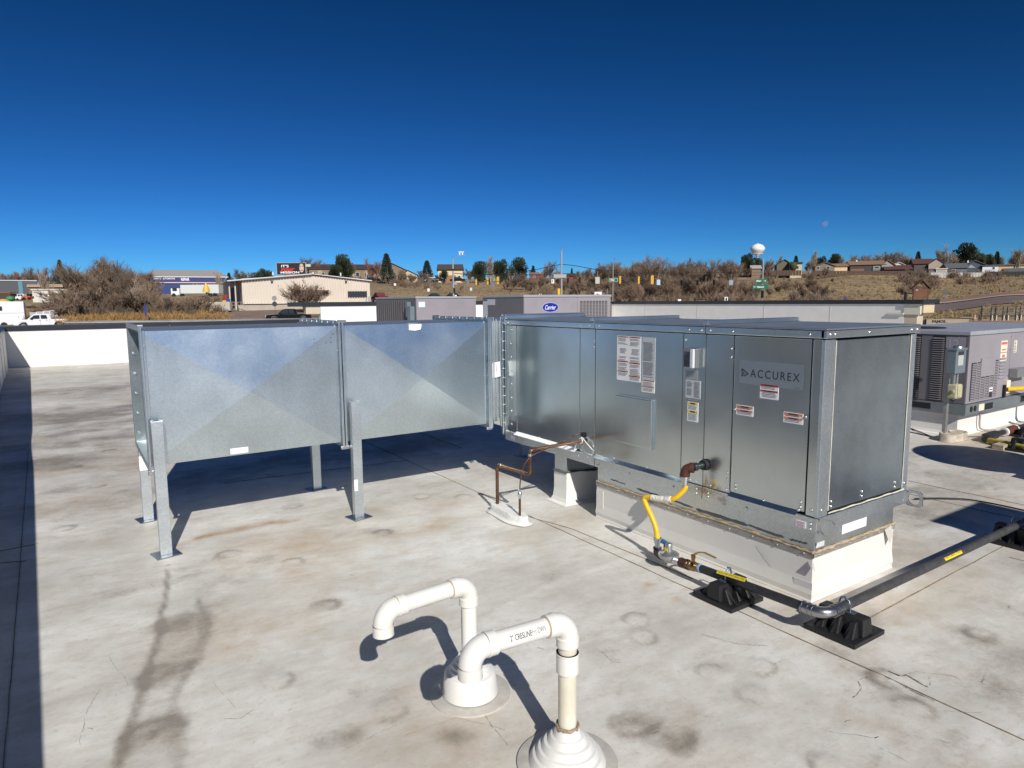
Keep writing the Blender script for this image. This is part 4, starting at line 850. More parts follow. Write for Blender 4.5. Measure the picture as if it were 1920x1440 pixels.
# ================================================================ GAS LINE
gas = thing('gas_line', 'yellow gas hose with regulator, brass valve and black pipe feeding the unit', 'gas pipe', (2.65, 2.2, 0))
Y = YELLOW
part('grommet', MB().cyl((2.9675, 2.487, .566), (2.945, 2.487, .566), .033, 20, .028), BLACK, gas, label='black rubber grommet in the unit side')
part('nipple', MB().cyl((2.95, 2.487, .566), (2.87, 2.50, .560), .017, 14).cyl((2.905, 2.494, .563), (2.88, 2.498, .562), .024, 14), mat('dark_nipple', (.06, .07, .08), .35, .6), gas)
e0 = Vector((2.868, 2.502, .560)); dd = (Vector((2.83, 2.56, .556))-e0); ea = arc(e0, dd, (0, 0, -1), .035, 8)
mb = MB(); mb.tube([e0-dd*.25, e0+dd*.1], .030, 14); mb.tube(ea, .026, 14); mb.tube([ea[-1], ea[-1]-Vector((0, 0, .018))], .029, 14); part('iron_elbow', mb, mat('rusty_red_elbow', (.085, .026, .016), .6, .1, var=.3, vs=50), gas)
b0 = ea[-1]-Vector((0, 0, .018))
part('union_nut', MB().tube([b0, b0-Vector((0, 0, .012))], .024, 6).tube([b0-Vector((0, 0, .012)), b0-Vector((0, 0, .045))], .018, 12).tube([b0-Vector((0, 0, .03)), b0-Vector((0, 0, .05))], .021, 6), ZINC, gas)
hb = b0-Vector((0, 0, .045))
key = [hb, hb+Vector((.0, 0, -.03)), (2.815, 2.575, .372), (2.80, 2.66, .350), (2.79, 2.745, .343), (2.783, 2.775, .330), (2.775, 2.757, .300), (2.775, 2.71, .24), (2.773, 2.672, .18), (2.768, 2.65, .115)]
key = [Vector(k_) for k_ in key]
def catmull(K, n=8):
    out = []
    for i in range(len(K)-1):
        a, b_, c, d_ = K[max(i-1, 0)], K[i], K[i+1], K[min(i+2, len(K)-1)]
        for j in range(n):
            t = j/n; out.append(.5*((2*b_)+(c-a)*t+(2*a-5*b_+4*c-d_)*t*t+(3*b_-a-3*c+d_)*t**3))
    return out+[K[-1]]
hp = catmull(key, 10)
mb = MB(); mb.tube(hp, [.0145+(.0011 if i % 2 else 0) for i in range(len(hp))], 12); hose = part('hose', mb, YELLOW, gas)
i0, i1 = 22, 38
part('hose_tag', MB().tube([p+Vector((-.001, 0, .001)) for p in hp[i0:i1]], [.0185+random.uniform(-.001, .001) for _ in range(i1-i0)], 8), mat('crumpled_paper_tag', (.78, .76, .68), .6, var=.12, vs=60, bump=.8, bs=70), hose)
ce = hp[-1]
part('coupling', MB().tube([ce+Vector((0, 0, .012)), ce-Vector((0, 0, .004))], .0235, 12).tube([ce, ce-Vector((0, 0, .02))], .020, 12).tube([ce-Vector((0, 0, .02)), ce-Vector((0, 0, .05))], .017, 6), mat('zinc_blue', (.42, .50, .55), .3, .9), gas)
k0 = ce-Vector((0, 0, .045)); 
px_, pz_ = 2.655, .145
# elbow from hose down and round to the regulator
K = [ce-Vector((0, 0, .045)), ce-Vector((.002, 0, .075)), Vector((2.75, 2.63, .045)), Vector((2.725, 2.59, .052)), Vector((2.71, 2.56, .062))]
part('iron_elbow', MB().tube(catmull(K, 5), .021, 12).tube([K[0], K[0]-Vector((0, 0, .012))], .0245, 12).tube([K[-1], K[-2].lerp(K[-1], .6)], .0245, 12), mat('dark_rust_elbow', (.07, .025, .017), .6, .1, var=.3, vs=50), gas)
rc = Vector((2.70, 2.50, .088))
reg = part('regulator', MB().lathe([(.001, -.04), (.022, -.04), (.030, -.022), (.055, -.012), (.058, -.006), (.058, 0), (.0585, .002), (.058, .008), (.050, .014), (.024, .020), (.020, .024), (.020, .062), (.017, .066), (.001, .067)], tuple(rc), 28).tube([(rc.x, rc.y+.05, rc.z-.022), (rc.x-.01, rc.y-.065, rc.z-.014)], .021, 12), ALU, gas)
part('tag', MB().box(rc.x-.022, rc.y-.012, rc.z+.026, rc.x-.0195, rc.y+.012, rc.z+.044), YELP, reg)
part('vent_cap', MB().tube([(rc.x+.01, rc.y+.035, rc.z), (rc.x+.01, rc.y+.035, rc.z+.05)], .010, 10).tube([(rc.x+.01, rc.y+.026, rc.z+.055), (rc.x+.01, rc.y+.06, rc.z+.06)], .013, 12), mat('blue_cap', (.03, .12, .30), .4), reg)
a_, b_ = Vector((rc.x-.01, rc.y-.06, .076)), Vector((px_, 2.13, .118))
d_ = (b_-a_).normalized(); q = lambda t: a_+d_*t
part('union_nut', MB().tube([q(0), q(.02)], .026, 6).tube([q(.02), q(.05)], .022, 8), ZINC, gas)
part('iron_coupling', MB().tube([q(.045), q(.095)], .0255, 12).tube([q(.045), q(.055)], .0275, 12).tube([q(.09), q(.10)], .028, 12), MATS['dark_rust_elbow'], gas)
val = part('ball_valve', MB().tube([q(.10), q(.115)], .024, 8).tube([q(.115), q(.13), q(.15), q(.165)], [.020, .027, .027, .020], 12).tube([q(.165), q(.19)], .025, 8).tube([q(.14), q(.14)+Vector((0, 0, .052))], .010, 10).tube([q(.14)+Vector((0, 0, .045)), q(.14)+Vector((0, 0, .062))], .013, 6), BRASS, gas)
hs = q(.14)+Vector((0, 0, .058)); mb = MB(); 
pth = [hs, hs+Vector((.03, -.006, .012)), hs+Vector((.05, -.03, .014)), hs+Vector((.06, -.10, .004))]
for i in range(3):
    A_, B_ = pth[i], pth[i+1]; s_ = (B_-A_).cross(Vector((0, 0, 1))).normalized()*.008; mb.prism([A_-s_, B_-s_, B_+s_, A_+s_], (0, 0, 0), (0, 0, .003))
part('handle', mb, mat('brassy_handle', (.42, .30, .10), .4, .7), val)
part('thread_tape', MB().tube([q(.19), q(.205)], .0235, 12), mat('pale_blue_dope', (.25, .45, .70), .5), gas)
pe = Vector((px_+.004, 1.625, .128))
part('black_pipe', MB().tube([q(.20), pe], .0215, 20), BLKPIPE, gas)
dp = (pe-q(.2)).normalized()
ea = arc(pe+dp*.02, dp, (1, 0, 0), .055, 12)
mb = MB(); mb.tube([pe-dp*.035, pe+dp*.02], .025, 20); mb.tube(ea, .0245, 20); mb.tube([ea[-1], ea[-1]+Vector((.06, 0, 0))], .025, 20)
for z_ in (-.033, -.004, .018): mb.tube([pe+dp*z_, pe+dp*(z_+.006)], .0275, 20)
for z_ in (0, .026, .054): mb.tube([ea[-1]+Vector((z_, 0, 0)), ea[-1]+Vector((z_+.006, 0, 0))], .0275, 20)
part('press_elbow', mb, mat('nickel', (.40, .40, .41), .3, .95, var=.15, vs=40), gas)
ps = ea[-1]+Vector((.055, 0, 0))
part('black_pipe', MB().tube([ps, (12.0, ps.y+.02, ps.z+.01)], .0215, 20), mat('dusty_black_pipe', (.05, .05, .052), .6, var=.4, vs=30), gas)
def tape(p, dvec, upv, L_, r_, txt, par, ang0, ang1):
    D = Vector(dvec).normalized(); U = Vector(upv); U = (U-D*U.dot(D)).normalized(); S = D.cross(U); vs = []; n = 8
    for k_ in (0, 1):
        for i in range(n+1):
            a = ang0+(ang1-ang0)*i/n; vs.append(Vector(p)+D*(L_*k_)+(S*math.cos(a)+U*math.sin(a))*(r_+.0006))
    mb = MB(); mb.add(vs, [(i, i+1, n+2+i, n+1+i) for i in range(n)], True); t_ = part('warning_tape', mb, YELP, par)
    bent_text(txt, Vector(p)+D*.01, D, U, r_+.001, r_*.42, INK, t_, (ang0+ang1)/2-.2, width=L_*.9)
pA = [c for c in gas.children if c.name.startswith('black_pipe')]
tape(q(.33), d_, (0, 0, 1), .19, .0215, 'FUEL GAS NATURAL GAS', pA[0], .45, 1.5)
tape(Vector((3.72, ps.y+.002, ps.z)), (1, 0, 0), (0, 0, 1), .19, .0216, 'NATURAL GAS', pA[1], .3, 1.4)
# rubber pipe supports
def support(lab, x, y, along_x, h=.102, name='pipe_support'):
    T = thing(name, lab, 'pipe support', (x, y, 0), 'black rubber pipe supports')
    P = lambda u, v, z: (x+u, y+v, z) if along_x else (x+v, y+u, z)     # u = ridge direction
    mb = MB()
    def bx(u0, v0, z0, u1, v1, z1):
        a, b_ = P(u0, v0, z0), P(u1, v1, z1); mb.box(*a, *b_)
    bx(-.122, -.122, .002, .122, .122, .024); base = part('base', mb, RUBBER, T, .003)
    mb = MB()
    pts = [P(-.112, -.042, .0245), P(.112, -.042, .0245), P(.112, .042, .0245), P(-.112, .042, .0245)]
    tp = [P(-.104, -.032, h), P(.104, -.032, h), P(.104, .032, h), P(-.104, .032, h)]
    mb.add(pts+tp, [(0, 3, 2, 1), (4, 5, 6, 7), (0, 1, 5, 4), (1, 2, 6, 5), (2, 3, 7, 6), (3, 0, 4, 7)]); part('ridge', mb, RUBBER, T, .004)
    for s in (-1, 1):
        for u in (-.07, 0, .07):
            mb = MB(); w = .022
            b4 = [P(u-w, s*.036, .0245), P(u+w, s*.036, .0245), P(u+w, s*.088, .0245), P(u-w, s*.088, .0245)]; t4 = [P(u-w*.5, s*.030, h-.014), P(u+w*.5, s*.030, h-.014), P(u+w*.5, s*.048, h-.018), P(u-w*.5, s*.048, h-.018)]
            mb.add(b4+t4, [(0, 1, 5, 4), (1, 2, 6, 5), (2, 3, 7, 6), (3, 0, 4, 7), (4, 5, 6, 7)]); part('rib', mb, RUBBER, T, .004)
            mb = MB(); mb.add([P(u-.003, s*.085, .0245), P(u+.003, s*.085, .0245), P(u+.003, s*.112, .0245), P(u-.003, s*.112, .0245), P(u-.003, s*.05, h-.03), P(u+.003, s*.05, h-.03)], [(3, 2, 5, 4), (0, 3, 4), (1, 5, 2)]); part('fin', mb, RUBBER, T)
    mb = MB(); bx2 = []
    a, b_ = P(-.05, -.018, h), P(.05, .018, h+.006); mb.box(*a, *b_); part('strut_channel', mb, mat('blue_zinc_strut', (.20, .26, .34), .4, .8), T)
    mb = MB(); cz = h+.030
    for s in (-1, 1): mb.tube([P(s*.030, s*.006, h+.006), P(s*.029, s*.006, cz), P(s*.022, s*.006, cz+.022), P(0, s*.006, cz+.030)], .0045, 6)
    part('clamp', mb, MATS['blue_zinc_strut'], T)
    return T
support('rubber pipe support under the black pipe next to the brass valve', 2.674, 2.075, True)
support('nearest rubber pipe support under the silver elbow at the curb corner', 2.83, 1.56, False)
support('rubber pipe support at the right edge half in shadow', 4.74, 1.575, False, .108)
# ================================================================ GREY PACKAGED ROOFTOP UNITS
RAILG = mat('base_rail_grey', (.22, .25, .27), .4, .5, var=.15, vs=6)
def rtu(name, label, x0, y0, x1, y1, z0, z1, curbh, group='grey packaged rooftop units'):
    T = thing(name, label, 'rooftop unit', ((x0+x1)/2, (y0+y1)/2, curbh), group)
    part('base_rail', MB().box(x0-.02, y0-.02, z0-.12, x1+.02, y1+.02, z0-.002), RAILG, T, .004)
    part('cabinet', MB().box(x0+.006, y0+.006, z0, x1-.006, y1-.006, z1-.045), LAV, T)
    part('roof_panel', MB().box(x0-.012, y0-.012, z1-.044, x1+.012, y1+.012, z1), mat('roof_panel_grey', (.33, .34, .37), .4, var=.12, vs=2), T, .006)
    c = thing('roof_curb', label_curb.get(label, 'white curb under a grey rooftop unit'), 'roof curb', ((x0+x1)/2, (y0+y1)/2, 0))
    part('curb_wrap', curbbox(MB(), x0+.03, y0+.07, x1-.03, y1-.03, curbh, .05), TPO, c)
    return T
label_curb = {}
def louvres(mb, F, u0, v0, u1, v1, pitch, th=.35, depth=.012):
    v = v0
    while v < v1-pitch*.5:
        O, U, V, N_ = F
        P = lambda u, vv, n: tuple(O[i]+U[i]*u+V[i]*vv+N_[i]*n for i in range(3))
        mb.add([P(u0, v, depth), P(u1, v, depth), P(u1, v+pitch*.62, .001), P(u0, v+pitch*.62, .001), P(u0, v-pitch*.15, depth*.9), P(u1, v-pitch*.15, depth*.9)], [(0, 1, 2, 3), (4, 5, 1, 0)])
        v += pitch
# --- right unit
LB = 'grey packaged unit at the right edge with number 12 on its shaded side'
label_curb[LB] = 'white curb at the right edge under the numbered grey unit'
rx, ry, rx1, ry1 = 7.95, 3.20, 11.2, 4.40
ru = rtu('packaged_rooftop_unit', LB, rx, ry, rx1, ry1, .357, 1.140, .245)
FL = ((rx, 0, 0), (0, -1, 0), (0, 0, 1), (-1, 0, 0)); FF = ((0, ry, 0), (1, 0, 0), (0, 0, 1), (0, -1, 0))
part('side_panel', MB().fbox(FL, -ry1+.02, .365, -.004, -ry-.12, 1.09, .002), SHADEG, ru)
part('corner_post', MB().fbox(FL, -ry-.115, .362, -.004, -ry-.004, 1.09, .004), SHADEG, ru)
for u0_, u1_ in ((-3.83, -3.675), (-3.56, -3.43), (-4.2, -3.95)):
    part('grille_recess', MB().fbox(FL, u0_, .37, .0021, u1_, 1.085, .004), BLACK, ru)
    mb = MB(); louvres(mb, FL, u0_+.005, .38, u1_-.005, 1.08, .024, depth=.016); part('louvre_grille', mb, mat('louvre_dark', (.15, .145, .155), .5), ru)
DS = part('number_plate', MB().fbox(FL, -3.425, .955, .0041, -3.235, 1.075, .0065), mat('plate_grey', (.27, .26, .29), .5), ru)
text_obj('number', '12', ((rx-.0068, 0, 0), (0, -1, 0), (0, 0, 1), (-1, 0, 0)), -3.39, .965, .085, mat('faded_white', (.42, .41, .44), .6), DS, width=.09)
mb = MB(); mb.tube([Vector((rx-.001, 3.30, .42))+Vector((-.004 if i else 0, math.cos(a)*.024, math.sin(a)*.024)) for i, a in enumerate(np.linspace(0, 6.28, 16))], .006, 6); part('knockout_ring', mb, SHADEG, ru)
part('knockout_hole', MB().cyl((rx-.001, 3.30, .43), (rx-.004, 3.30, .43), .022, 16), BLACK, ru)
# sunlit face
for xs_ in ((7.955, 8.995), (9.003, 10.1), (10.108, 11.19)):
    part('front_panel', MB().fbox(FF, xs_[0], .362, -.004, xs_[1], 1.09, .003), LAV, ru, .002)
gr = part('louvre_field', MB().fbox(FF, 8.03, .385, .0032, 8.70, .80, .0045), mat('louvre_slot_dark', (.03, .03, .035), .8), ru)
def slotcol(u0_, u1_, v0_, v1_):
    mb = MB(); louvres(mb, FF, u0_, v0_, u1_, v1_, .0185, depth=.011); return part('louvre_column', mb, LAV, gr)
k = 0
for i in range(6):
    u0_ = 8.035+i*.112
    top = .80 if i in (0, 1, 5) else .63
    bot = .39 if i != 4 else .45
    slotcol(u0_+.012, u0_+.098, bot, top)
mb = MB(); mb.fbox(FF, 8.245, .635, .0045, 8.585, .835, .014); part('cover_plate', mb, LAV, gr)
for u_ in (8.125, 8.237, 8.349, 8.461, 8.573): part('mullion', MB().fbox(FF, u_+.010, .385, .0046, u_+.026, .80 if u_ < 8.2 or u_ > 8.5 else .63, .012), LAV, gr)
mb = MB(); louvres(mb, FF, 8.73, .585, 8.88, .84, .036, depth=.012); part('louvre_column', mb, LAV, ru)
lab1 = part('warning_label', MB().fbox(FF, 8.73, 1.03-.15, .0034, 8.90, 1.01, .0045), mat('pale_yellow_sticker', (.75, .70, .55), .5), ru)
part('heading_bar', MB().fbox(FF, 8.74, .965, .0046, 8.89, .995, .005).fbox(FF, 8.76, .90, .0046, 8.87, .915, .005), mat('faded_red', (.6, .15, .1), .5), lab1)
lab1 = part('warning_label', MB().fbox(FF, 8.73, .77+.01, .0034, 8.90, .87, .0045), MATS['pale_yellow_sticker'], ru); part('print_lines', MB().fbox(FF, 8.78, .82, .0046, 8.85, .85, .005), MATS['faded_red'], lab1)
lab1 = part('warning_label', MB().fbox(FF, 9.08, .86, .0034, 9.16, 1.0, .0045), MATS['pale_yellow_sticker'], ru)
mb = MB()
for i in range(7): mb.fbox(FF, 9.09, .87+i*.018, .0046, 9.09+random.uniform(.03, .06), .878+i*.018, .005)
part('print_lines', mb, INK, lab1)
lab1 = part('paper_label', MB().fbox(FF, 8.49, .455, .012, 8.575, .50, .0135), WLABEL, ru); part('print_lines', MB().fbox(FF, 8.50, .47, .0136, 8.565, .482, .014), INK, lab1)
for u_ in (8.06, 8.15): part('knockout_hole', MB().cyl((u_, ry-.0205, .30), (u_, ry-.023, .30), .033, 18), BLACK, ru)
part('paper_label', MB().fbox(((0, ry-.02, 0), (1, 0, 0), (0, 0, 1), (0, -1, 0)), 8.24, .262, .001, 8.37, .335, .003), MATS['pale_yellow_sticker'], ru)
for u_ in (8.40, 9.35): part('fork_slot', MB().fbox(((0, ry-.02, 0), (1, 0, 0), (0, 0, 1), (0, -1, 0)), u_, .262, .001, u_+.19, .33, .003), BLACK, ru)
for u_ in (-3.75, -4.3): part('fork_slot', MB().fbox(((rx-.02, 0, 0), (0, -1, 0), (0, 0, 1), (-1, 0, 0)), u_, .27, .001, u_+.22, .335, .003), BLACK, ru)
mb = MB(); mb.fbox(FF, 9.0, .58, .0035, 9.36, .68, .09); part('vent_hood', mb, mat('hood_zinc', (.36, .37, .38), .4, .7), ru, .004)
mb = MB(); mb.fbox(FF, 8.90, .40, .0035, 9.0, .55, .03); part('meter_plate', mb, MATS['pale_yellow_sticker'], ru); part('gas_port', MB().fbox(FF, 8.86, .36, .004, 8.895, .50, .03), BLACK, ru)
mb = MB()
for x in np.arange(8.1, 11, .35): mb.cyl((x, ry+.06, 1.139), (x, ry+.06, 1.145), .01, 6); mb.cyl((x, ry+.6, 1.139), (x, ry+.6, 1.145), .01, 6)
for z in (.5, .6, .9, 1.05): mb.cyl((8.97, ry-.002, z), (8.97, ry-.008, z), .008, 6)
part('screw_heads', mb, ZINC, ru, kind='stuff')
mb = MB(); mb.lathe([(.28, 0), (.285, .008), (.26, .014), (.0, .016)], (8.45, 3.95, 1.1405), 28); part('fan_guard', mb, mat('fan_guard_dark', (.03, .03, .035), .5), ru)
# --- disconnect on its pole
dis = thing('electrical_disconnect', 'grey safety switch and yellowed junction box on a short pole beside the numbered unit', 'electrical box', (7.70, 3.27, 0))
px0 = 7.70
part('pole', MB().box(px0-.035, 3.255, .05, px0-.004, 3.286, .95).box(px0-.003, 3.262, .05, px0+.032, 3.286, .95), mat('strut_grey', (.34, .34, .34), .45, .6, var=.2, vs=20), dis)
ROT = .5
mb = MB(); mb.box(7.575, 3.16, .715, 7.80, 3.25, .965); bx_ = part('switch_box', mb, mat('switch_grey', (.17, .22, .25), .4, .2, var=.1, vs=5), dis, .006)
part('lid', MB().box(7.569, 3.152, .955, 7.806, 3.256, .978), MATS['switch_grey'], bx_, .004)
part('hub', MB().lathe([(.05, 0), (.045, .018), (.03, .025), (.001, .028)], (7.70, 3.2, .978), 16), ALU, bx_)
part('rating_label', MB().box(7.62, 3.1575, .80, 7.735, 3.1595, .905), mat('aged_label', (.45, .47, .46), .5), bx_); part('label_heading', MB().box(7.62, 3.1565, .906, 7.735, 3.1595, .945), INK, bx_)
part('handle', MB().cyl((7.80, 3.20, .91), (7.825, 3.20, .91), .022, 12).box(7.803, 3.19, .82, 7.815, 3.21, .90), BLACK, bx_)
part('side_tag', MB().box(7.8005, 3.175, .76, 7.802, 3.235, .93), mat('pale_side', (.42, .50, .54), .4), bx_)
part('conduit', MB().cyl((7.655, 3.2, .60), (7.655, 3.2, .718), .014, 10).cyl((7.72, 3.2, .60), (7.72, 3.2, .718), .014, 10), ALU, dis)
mb = MB(); mb.box(7.62, 3.155, .45, 7.76, 3.245, .60); jb = part('junction_box', mb, mat('yellowed_plastic', (.50, .47, .30), .5, var=.3, vs=12), dis, .012)
part('cover', MB().box(7.64, 3.147, .465, 7.74, 3.1545, .585), MATS['yellowed_plastic'], jb, .004); part('lug', MB().box(7.761, 3.17, .575, 7.785, 3.19, .585), MATS['yellowed_plastic'], jb); part('lug', MB().box(7.595, 3.17, .52, 7.619, 3.19, .55), MATS['yellowed_plastic'], jb)
mb = MB(); mb.tube([(7.73, 3.25, .09), (7.80, 3.22, .045), (7.95, 3.15, .02), (8.05, 3.05, .018), (7.99, 3.02, .03)], .006, 6); part('ground_wire', mb, GINK, dis)
ol = [(7.735+.20*math.copysign(abs(math.cos(a))**.7, math.cos(a)), 3.20+.095*math.copysign(abs(math.sin(a))**.8, math.sin(a))) for a in np.linspace(0, 2*math.pi, 33)[:-1]]
pd2 = thing('pitch_pocket', 'dirty round roof pocket at the foot of the switch pole', 'roof flashing', (7.735, 3.2, 0))
part('sealed_box', loft(MB(), ol, (7.735, 3.2), [((1.05, 1.05), .003), ((1, 1), .01), ((1, 1), .08), ((.9, .9), .085), ((.8, .8), .072)]), mat('stained_sealant', (.50, .44, .36), .7, var=.4, vs=14), pd2)
wire = thing('grey_conduit', 'thin grey conduit dropping down the white curb of the right unit', 'conduit', (8.6, 3.26, .1))
mb = MB(); mb.tube(catmull([Vector(p) for p in [(8.44, 3.235, .25), (8.44, 3.235, .08), (8.455, 3.21, .03), (8.55, 3.12, .02), (8.75, 3.02, .02)]], 6), .011, 8); part('conduit', mb, mat('conduit_tan', (.36, .32, .27), .6), wire)
# cables across the roof
mb = MB(); mb.tube(catmull([Vector((*onz(px, py, .012)[:2], .012)) for px, py in [(1715, 935), (1760, 934), (1810, 936), (1860, 944), (1925, 958)]], 6), .006, 6)
single('roof_cable', mb, RUBBER, 'thin black cable curving over the roof right of the unit', 'cable')
mb = MB(); mb.tube(catmull([Vector((*onz(px, py, .012)[:2], .012)) for px, py in [(1690, 798), (1715, 806), (1745, 818)]], 4), .007, 6)
single('roof_cable', mb, RUBBER, 'short black cable leading to the foot of the switch pole', 'cable')
# gas train of the right unit
g2_ = thing('gas_line', 'yellow gas hose and rusty fittings feeding the unit at the right edge', 'gas pipe', (8.9, 3.0, 0))
Q = lambda px, py, z: Vector(onz(px, py, z))
hx = [Vector((8.90, 3.17, .45)), Vector((9.15, 3.10, .45)), Vector((9.38, 3.0, .455)), Vector((9.43, 2.96, .40)), Vector((9.43, 2.95, .25))]
part('hose', MB().tube(catmull(hx, 8), .024, 12), YELLOW, g2_)
part('nut', MB().cyl((9.43, 2.95, .26), (9.43, 2.95, .21), .034, 8), mat('pale_zinc_nut', (.45, .55, .6), .3, .8), g2_)
part('iron_riser', MB().tube([(9.43, 2.95, .21), (9.43, 2.95, .04)], .03, 12).tube([(9.43, 2.95, .20), (9.43, 2.95, .15)], .042, 12).tube([(9.43, 2.95, .08), (9.43, 2.95, .04)], .042, 12), MATS['dark_rust_elbow'], g2_)
A_, B_ = Vector((9.43, 2.95, .07)), Vector((7.93, 2.80, .05))
B_ = Q(1848, 820, .05); d_ = (B_-A_).normalized(); LL = (B_-A_).length
part('zinc_tee', MB().tube([A_+d_*.0, A_+d_*LL*.35], .032, 12).tube([A_+d_*.2, A_+d_*.2+Vector((0, 0, .13))], .035, 12).tube([A_+d_*.2+Vector((0, 0, .11)), A_+d_*.2+Vector((0, 0, .14))], .05, 12), ALU, g2_)
part('iron_coupling', MB().tube([A_+d_*LL*.55, A_+d_*LL*.70], .045, 12), RUST, g2_)
part('black_elbow', MB().tube([A_+d_*LL*.35, A_+d_*LL*.97], .028, 12).tube([A_+d_*LL*.85, B_, B_+Vector((-.03, -.02, -.01))], .045, 12), BLKPIPE, g2_)
part('thread_ring', MB().tube([A_+d_*LL*.70, A_+d_*LL*.72], .047, 12).tube([A_+d_*LL*.53, A_+d_*LL*.55], .047, 12), WLABEL, g2_)
part('yellow_pipe', MB().tube([Q(1855, 826, .035), Q(1935, 842, .05)], .030, 12), mat('dirty_yellow', (.45, .36, .05), .5, var=.4, vs=20), g2_)
sp_ = thing('wood_block', 'weathered wooden block under the gas fittings at the right edge', 'block', tuple(Q(1880, 835, 0)))
o_ = Q(1888, 838, 0); part('block', MB().box(o_.x-.22, o_.y-.05, .003, o_.x+.25, o_.y+.05, .05), mat('weathered_wood', (.42, .36, .27), .8, var=.4, vs=20), sp_, .004)
q_ = Q(1905, 845, 0); support('pipe support at the right edge carrying the yellow gas pipe', q_.x+.05, q_.y-.05, False, .12)
q_ = Q(1925, 820, 0); support('farther pipe support at the right edge below the yellow hose', q_.x+.05, q_.y, True, .12)
# --- Carrier unit and its neighbour
def at_plan(px, D):
    p = atd(px, 564, D); return p[0], p[1]
LBc = 'grey rooftop unit with the blue oval Carrier badge and finned grille'
label_curb[LBc] = 'white curb hidden under the unit with the blue badge'
Dc = 12.9; cx_, cy_ = at_plan(982, Dc); w_, l_ = .1736*Dc, .119*Dc
cu = rtu('packaged_rooftop_unit', LBc, cx_, cy_, cx_+w_, cy_+l_, .50, 1.617, .38)
FF = ((0, cy_, 0), (1, 0, 0), (0, 0, 1), (0, -1, 0)); FL = ((cx_, 0, 0), (0, -1, 0), (0, 0, 1), (-1, 0, 0))
part('side_panel', MB().fbox(FL, -cy_-l_+.01, .51, -.004, -cy_-.01, 1.565, .003), SHADEG, cu)
part('paper_label', MB().fbox(FL, -cy_-l_+.02, 1.1, .0035, -cy_-l_+.20, 1.50, .006).fbox(FL, -cy_-l_+.20, 1.42, .0035, -cy_-l_+.50, 1.54, .006), mat('bleached_label', (.50, .53, .58), .5), cu)
mb = MB()
for i in range(14): a, b_ = random.uniform(-cy_-.9, -cy_-.1), random.uniform(.7, 1.5); mb.fbox(FL, a, b_, .0035, a+.012, b_+.012, .007)
part('screw_heads', mb, LAV, cu, kind='stuff')
gx0 = cx_+w_*.60
part('front_panel', MB().fbox(FF, cx_+.01, .51, -.004, gx0-.02, 1.565, .003), LAV, cu, .003); part('grille_frame', MB().fbox(FF, gx0-.01, .51, -.004, cx_+w_-.01, 1.565, .0035), LAV, cu, .003)
g0, g1 = gx0+.05, cx_+w_-.09; nn = 9; st = (g1-g0)/nn
for i in range(nn):
    a = g0+i*st
    bk = part('grille_column', MB().fbox(FF, a+.008, .56, .0036, a+st-.012, 1.49, .006), mat('grille_shadow', (.085, .08, .08), .8), cu)
    mb = MB(); louvres(mb, FF, a+.009, .57, a+st-.013, 1.485, .030, depth=.010); part('louvre', mb, mat('grille_tan', (.20, .19, .19), .6), bk)
# badge
bc, bz = cx_+w_*.285, 1.37
def oval(a, b_, n=28): return [(bc+a*math.cos(2*math.pi*i/n), bz+b_*math.sin(2*math.pi*i/n)) for i in range(n)]
def flat(pts, y, th=.004):
    mb = MB(); mb.prism([(p[0], y, p[1]) for p in pts], (0, 0, 0), (0, -th, 0)); return mb
bd = part('badge', flat(oval(.200, .098), cy_-.0035), mat('badge_grey', (.45, .45, .6), .4), cu); part('badge_face', flat(oval(.190, .088), cy_-.008, .002), mat('badge_blue', (.008, .02, .30), .3), bd)
text_obj('lettering', 'Carrier', ((0, cy_-.0103, 0), (1, 0, 0), (0, 0, 1), (0, -1, 0)), bc-.135, bz-.042, .085, WLABEL, bd, width=.27, shear=.35, bold=.012)
LBm = 'grey rooftop unit with ribbed dark side left of the badge unit'
label_curb[LBm] = 'white curb hidden under the ribbed grey unit'
Dm = 15.0; mx_, my_ = at_plan(780, Dm); w_, l_ = .1047*Dm, .156*Dm
mu_ = rtu('packaged_rooftop_unit', LBm, mx_, my_, mx_+w_*1.0, my_+l_, .50, 1.62, .38)
FF = ((0, my_, 0), (1, 0, 0), (0, 0, 1), (0, -1, 0)); FL = ((mx_, 0, 0), (0, -1, 0), (0, 0, 1), (-1, 0, 0))
part('side_panel', MB().fbox(FL, -my_-l_+.01, .51, -.004, -my_-.02, 1.565, .002), SHADEG, mu_)
for i in range(14):
    u_ = -my_-l_+.12+i*.125; part('coil_rib', MB().fbox(FL, u_, .52, .002, u_+.055, 1.54, .02), mat('rib_dark', (.10, .095, .10), .6), mu_)
part('front_panel', MB().fbox(FF, mx_+.01, .51, -.004, mx_+w_*.53, 1.565, .003), LAV, mu_, .003); part('front_panel', MB().fbox(FF, mx_+w_*.55, .51, -.004, mx_+w_-.01, 1.565, .003), LAV, mu_, .003)
part('paper_label', MB().fbox(FF, mx_+.06, 1.38, .0035, mx_+.22, 1.50, .006), mat('blue_white_label', (.62, .70, .80), .5), mu_)
part('exhaust_opening', MB().fbox(FF, mx_+.40, 1.10, .0035, mx_+.56, 1.19, .012), BLACK, mu_)
part('warning_label', MB().fbox(FF, mx_+.73, .93, .0035, mx_+.83, 1.06, .006), mat('pink_label', (.7, .4, .42), .5), mu_); part('warning_label', MB().fbox(FF, mx_+1.22, 1.02, .0035, mx_+1.30, 1.14, .006), MATS['pale_yellow_sticker'], mu_)
db = thing('electrical_disconnect', 'pair of grey switch boxes on the ribbed side of the far left unit', 'electrical box', (mx_-.1, my_+.15, .9))
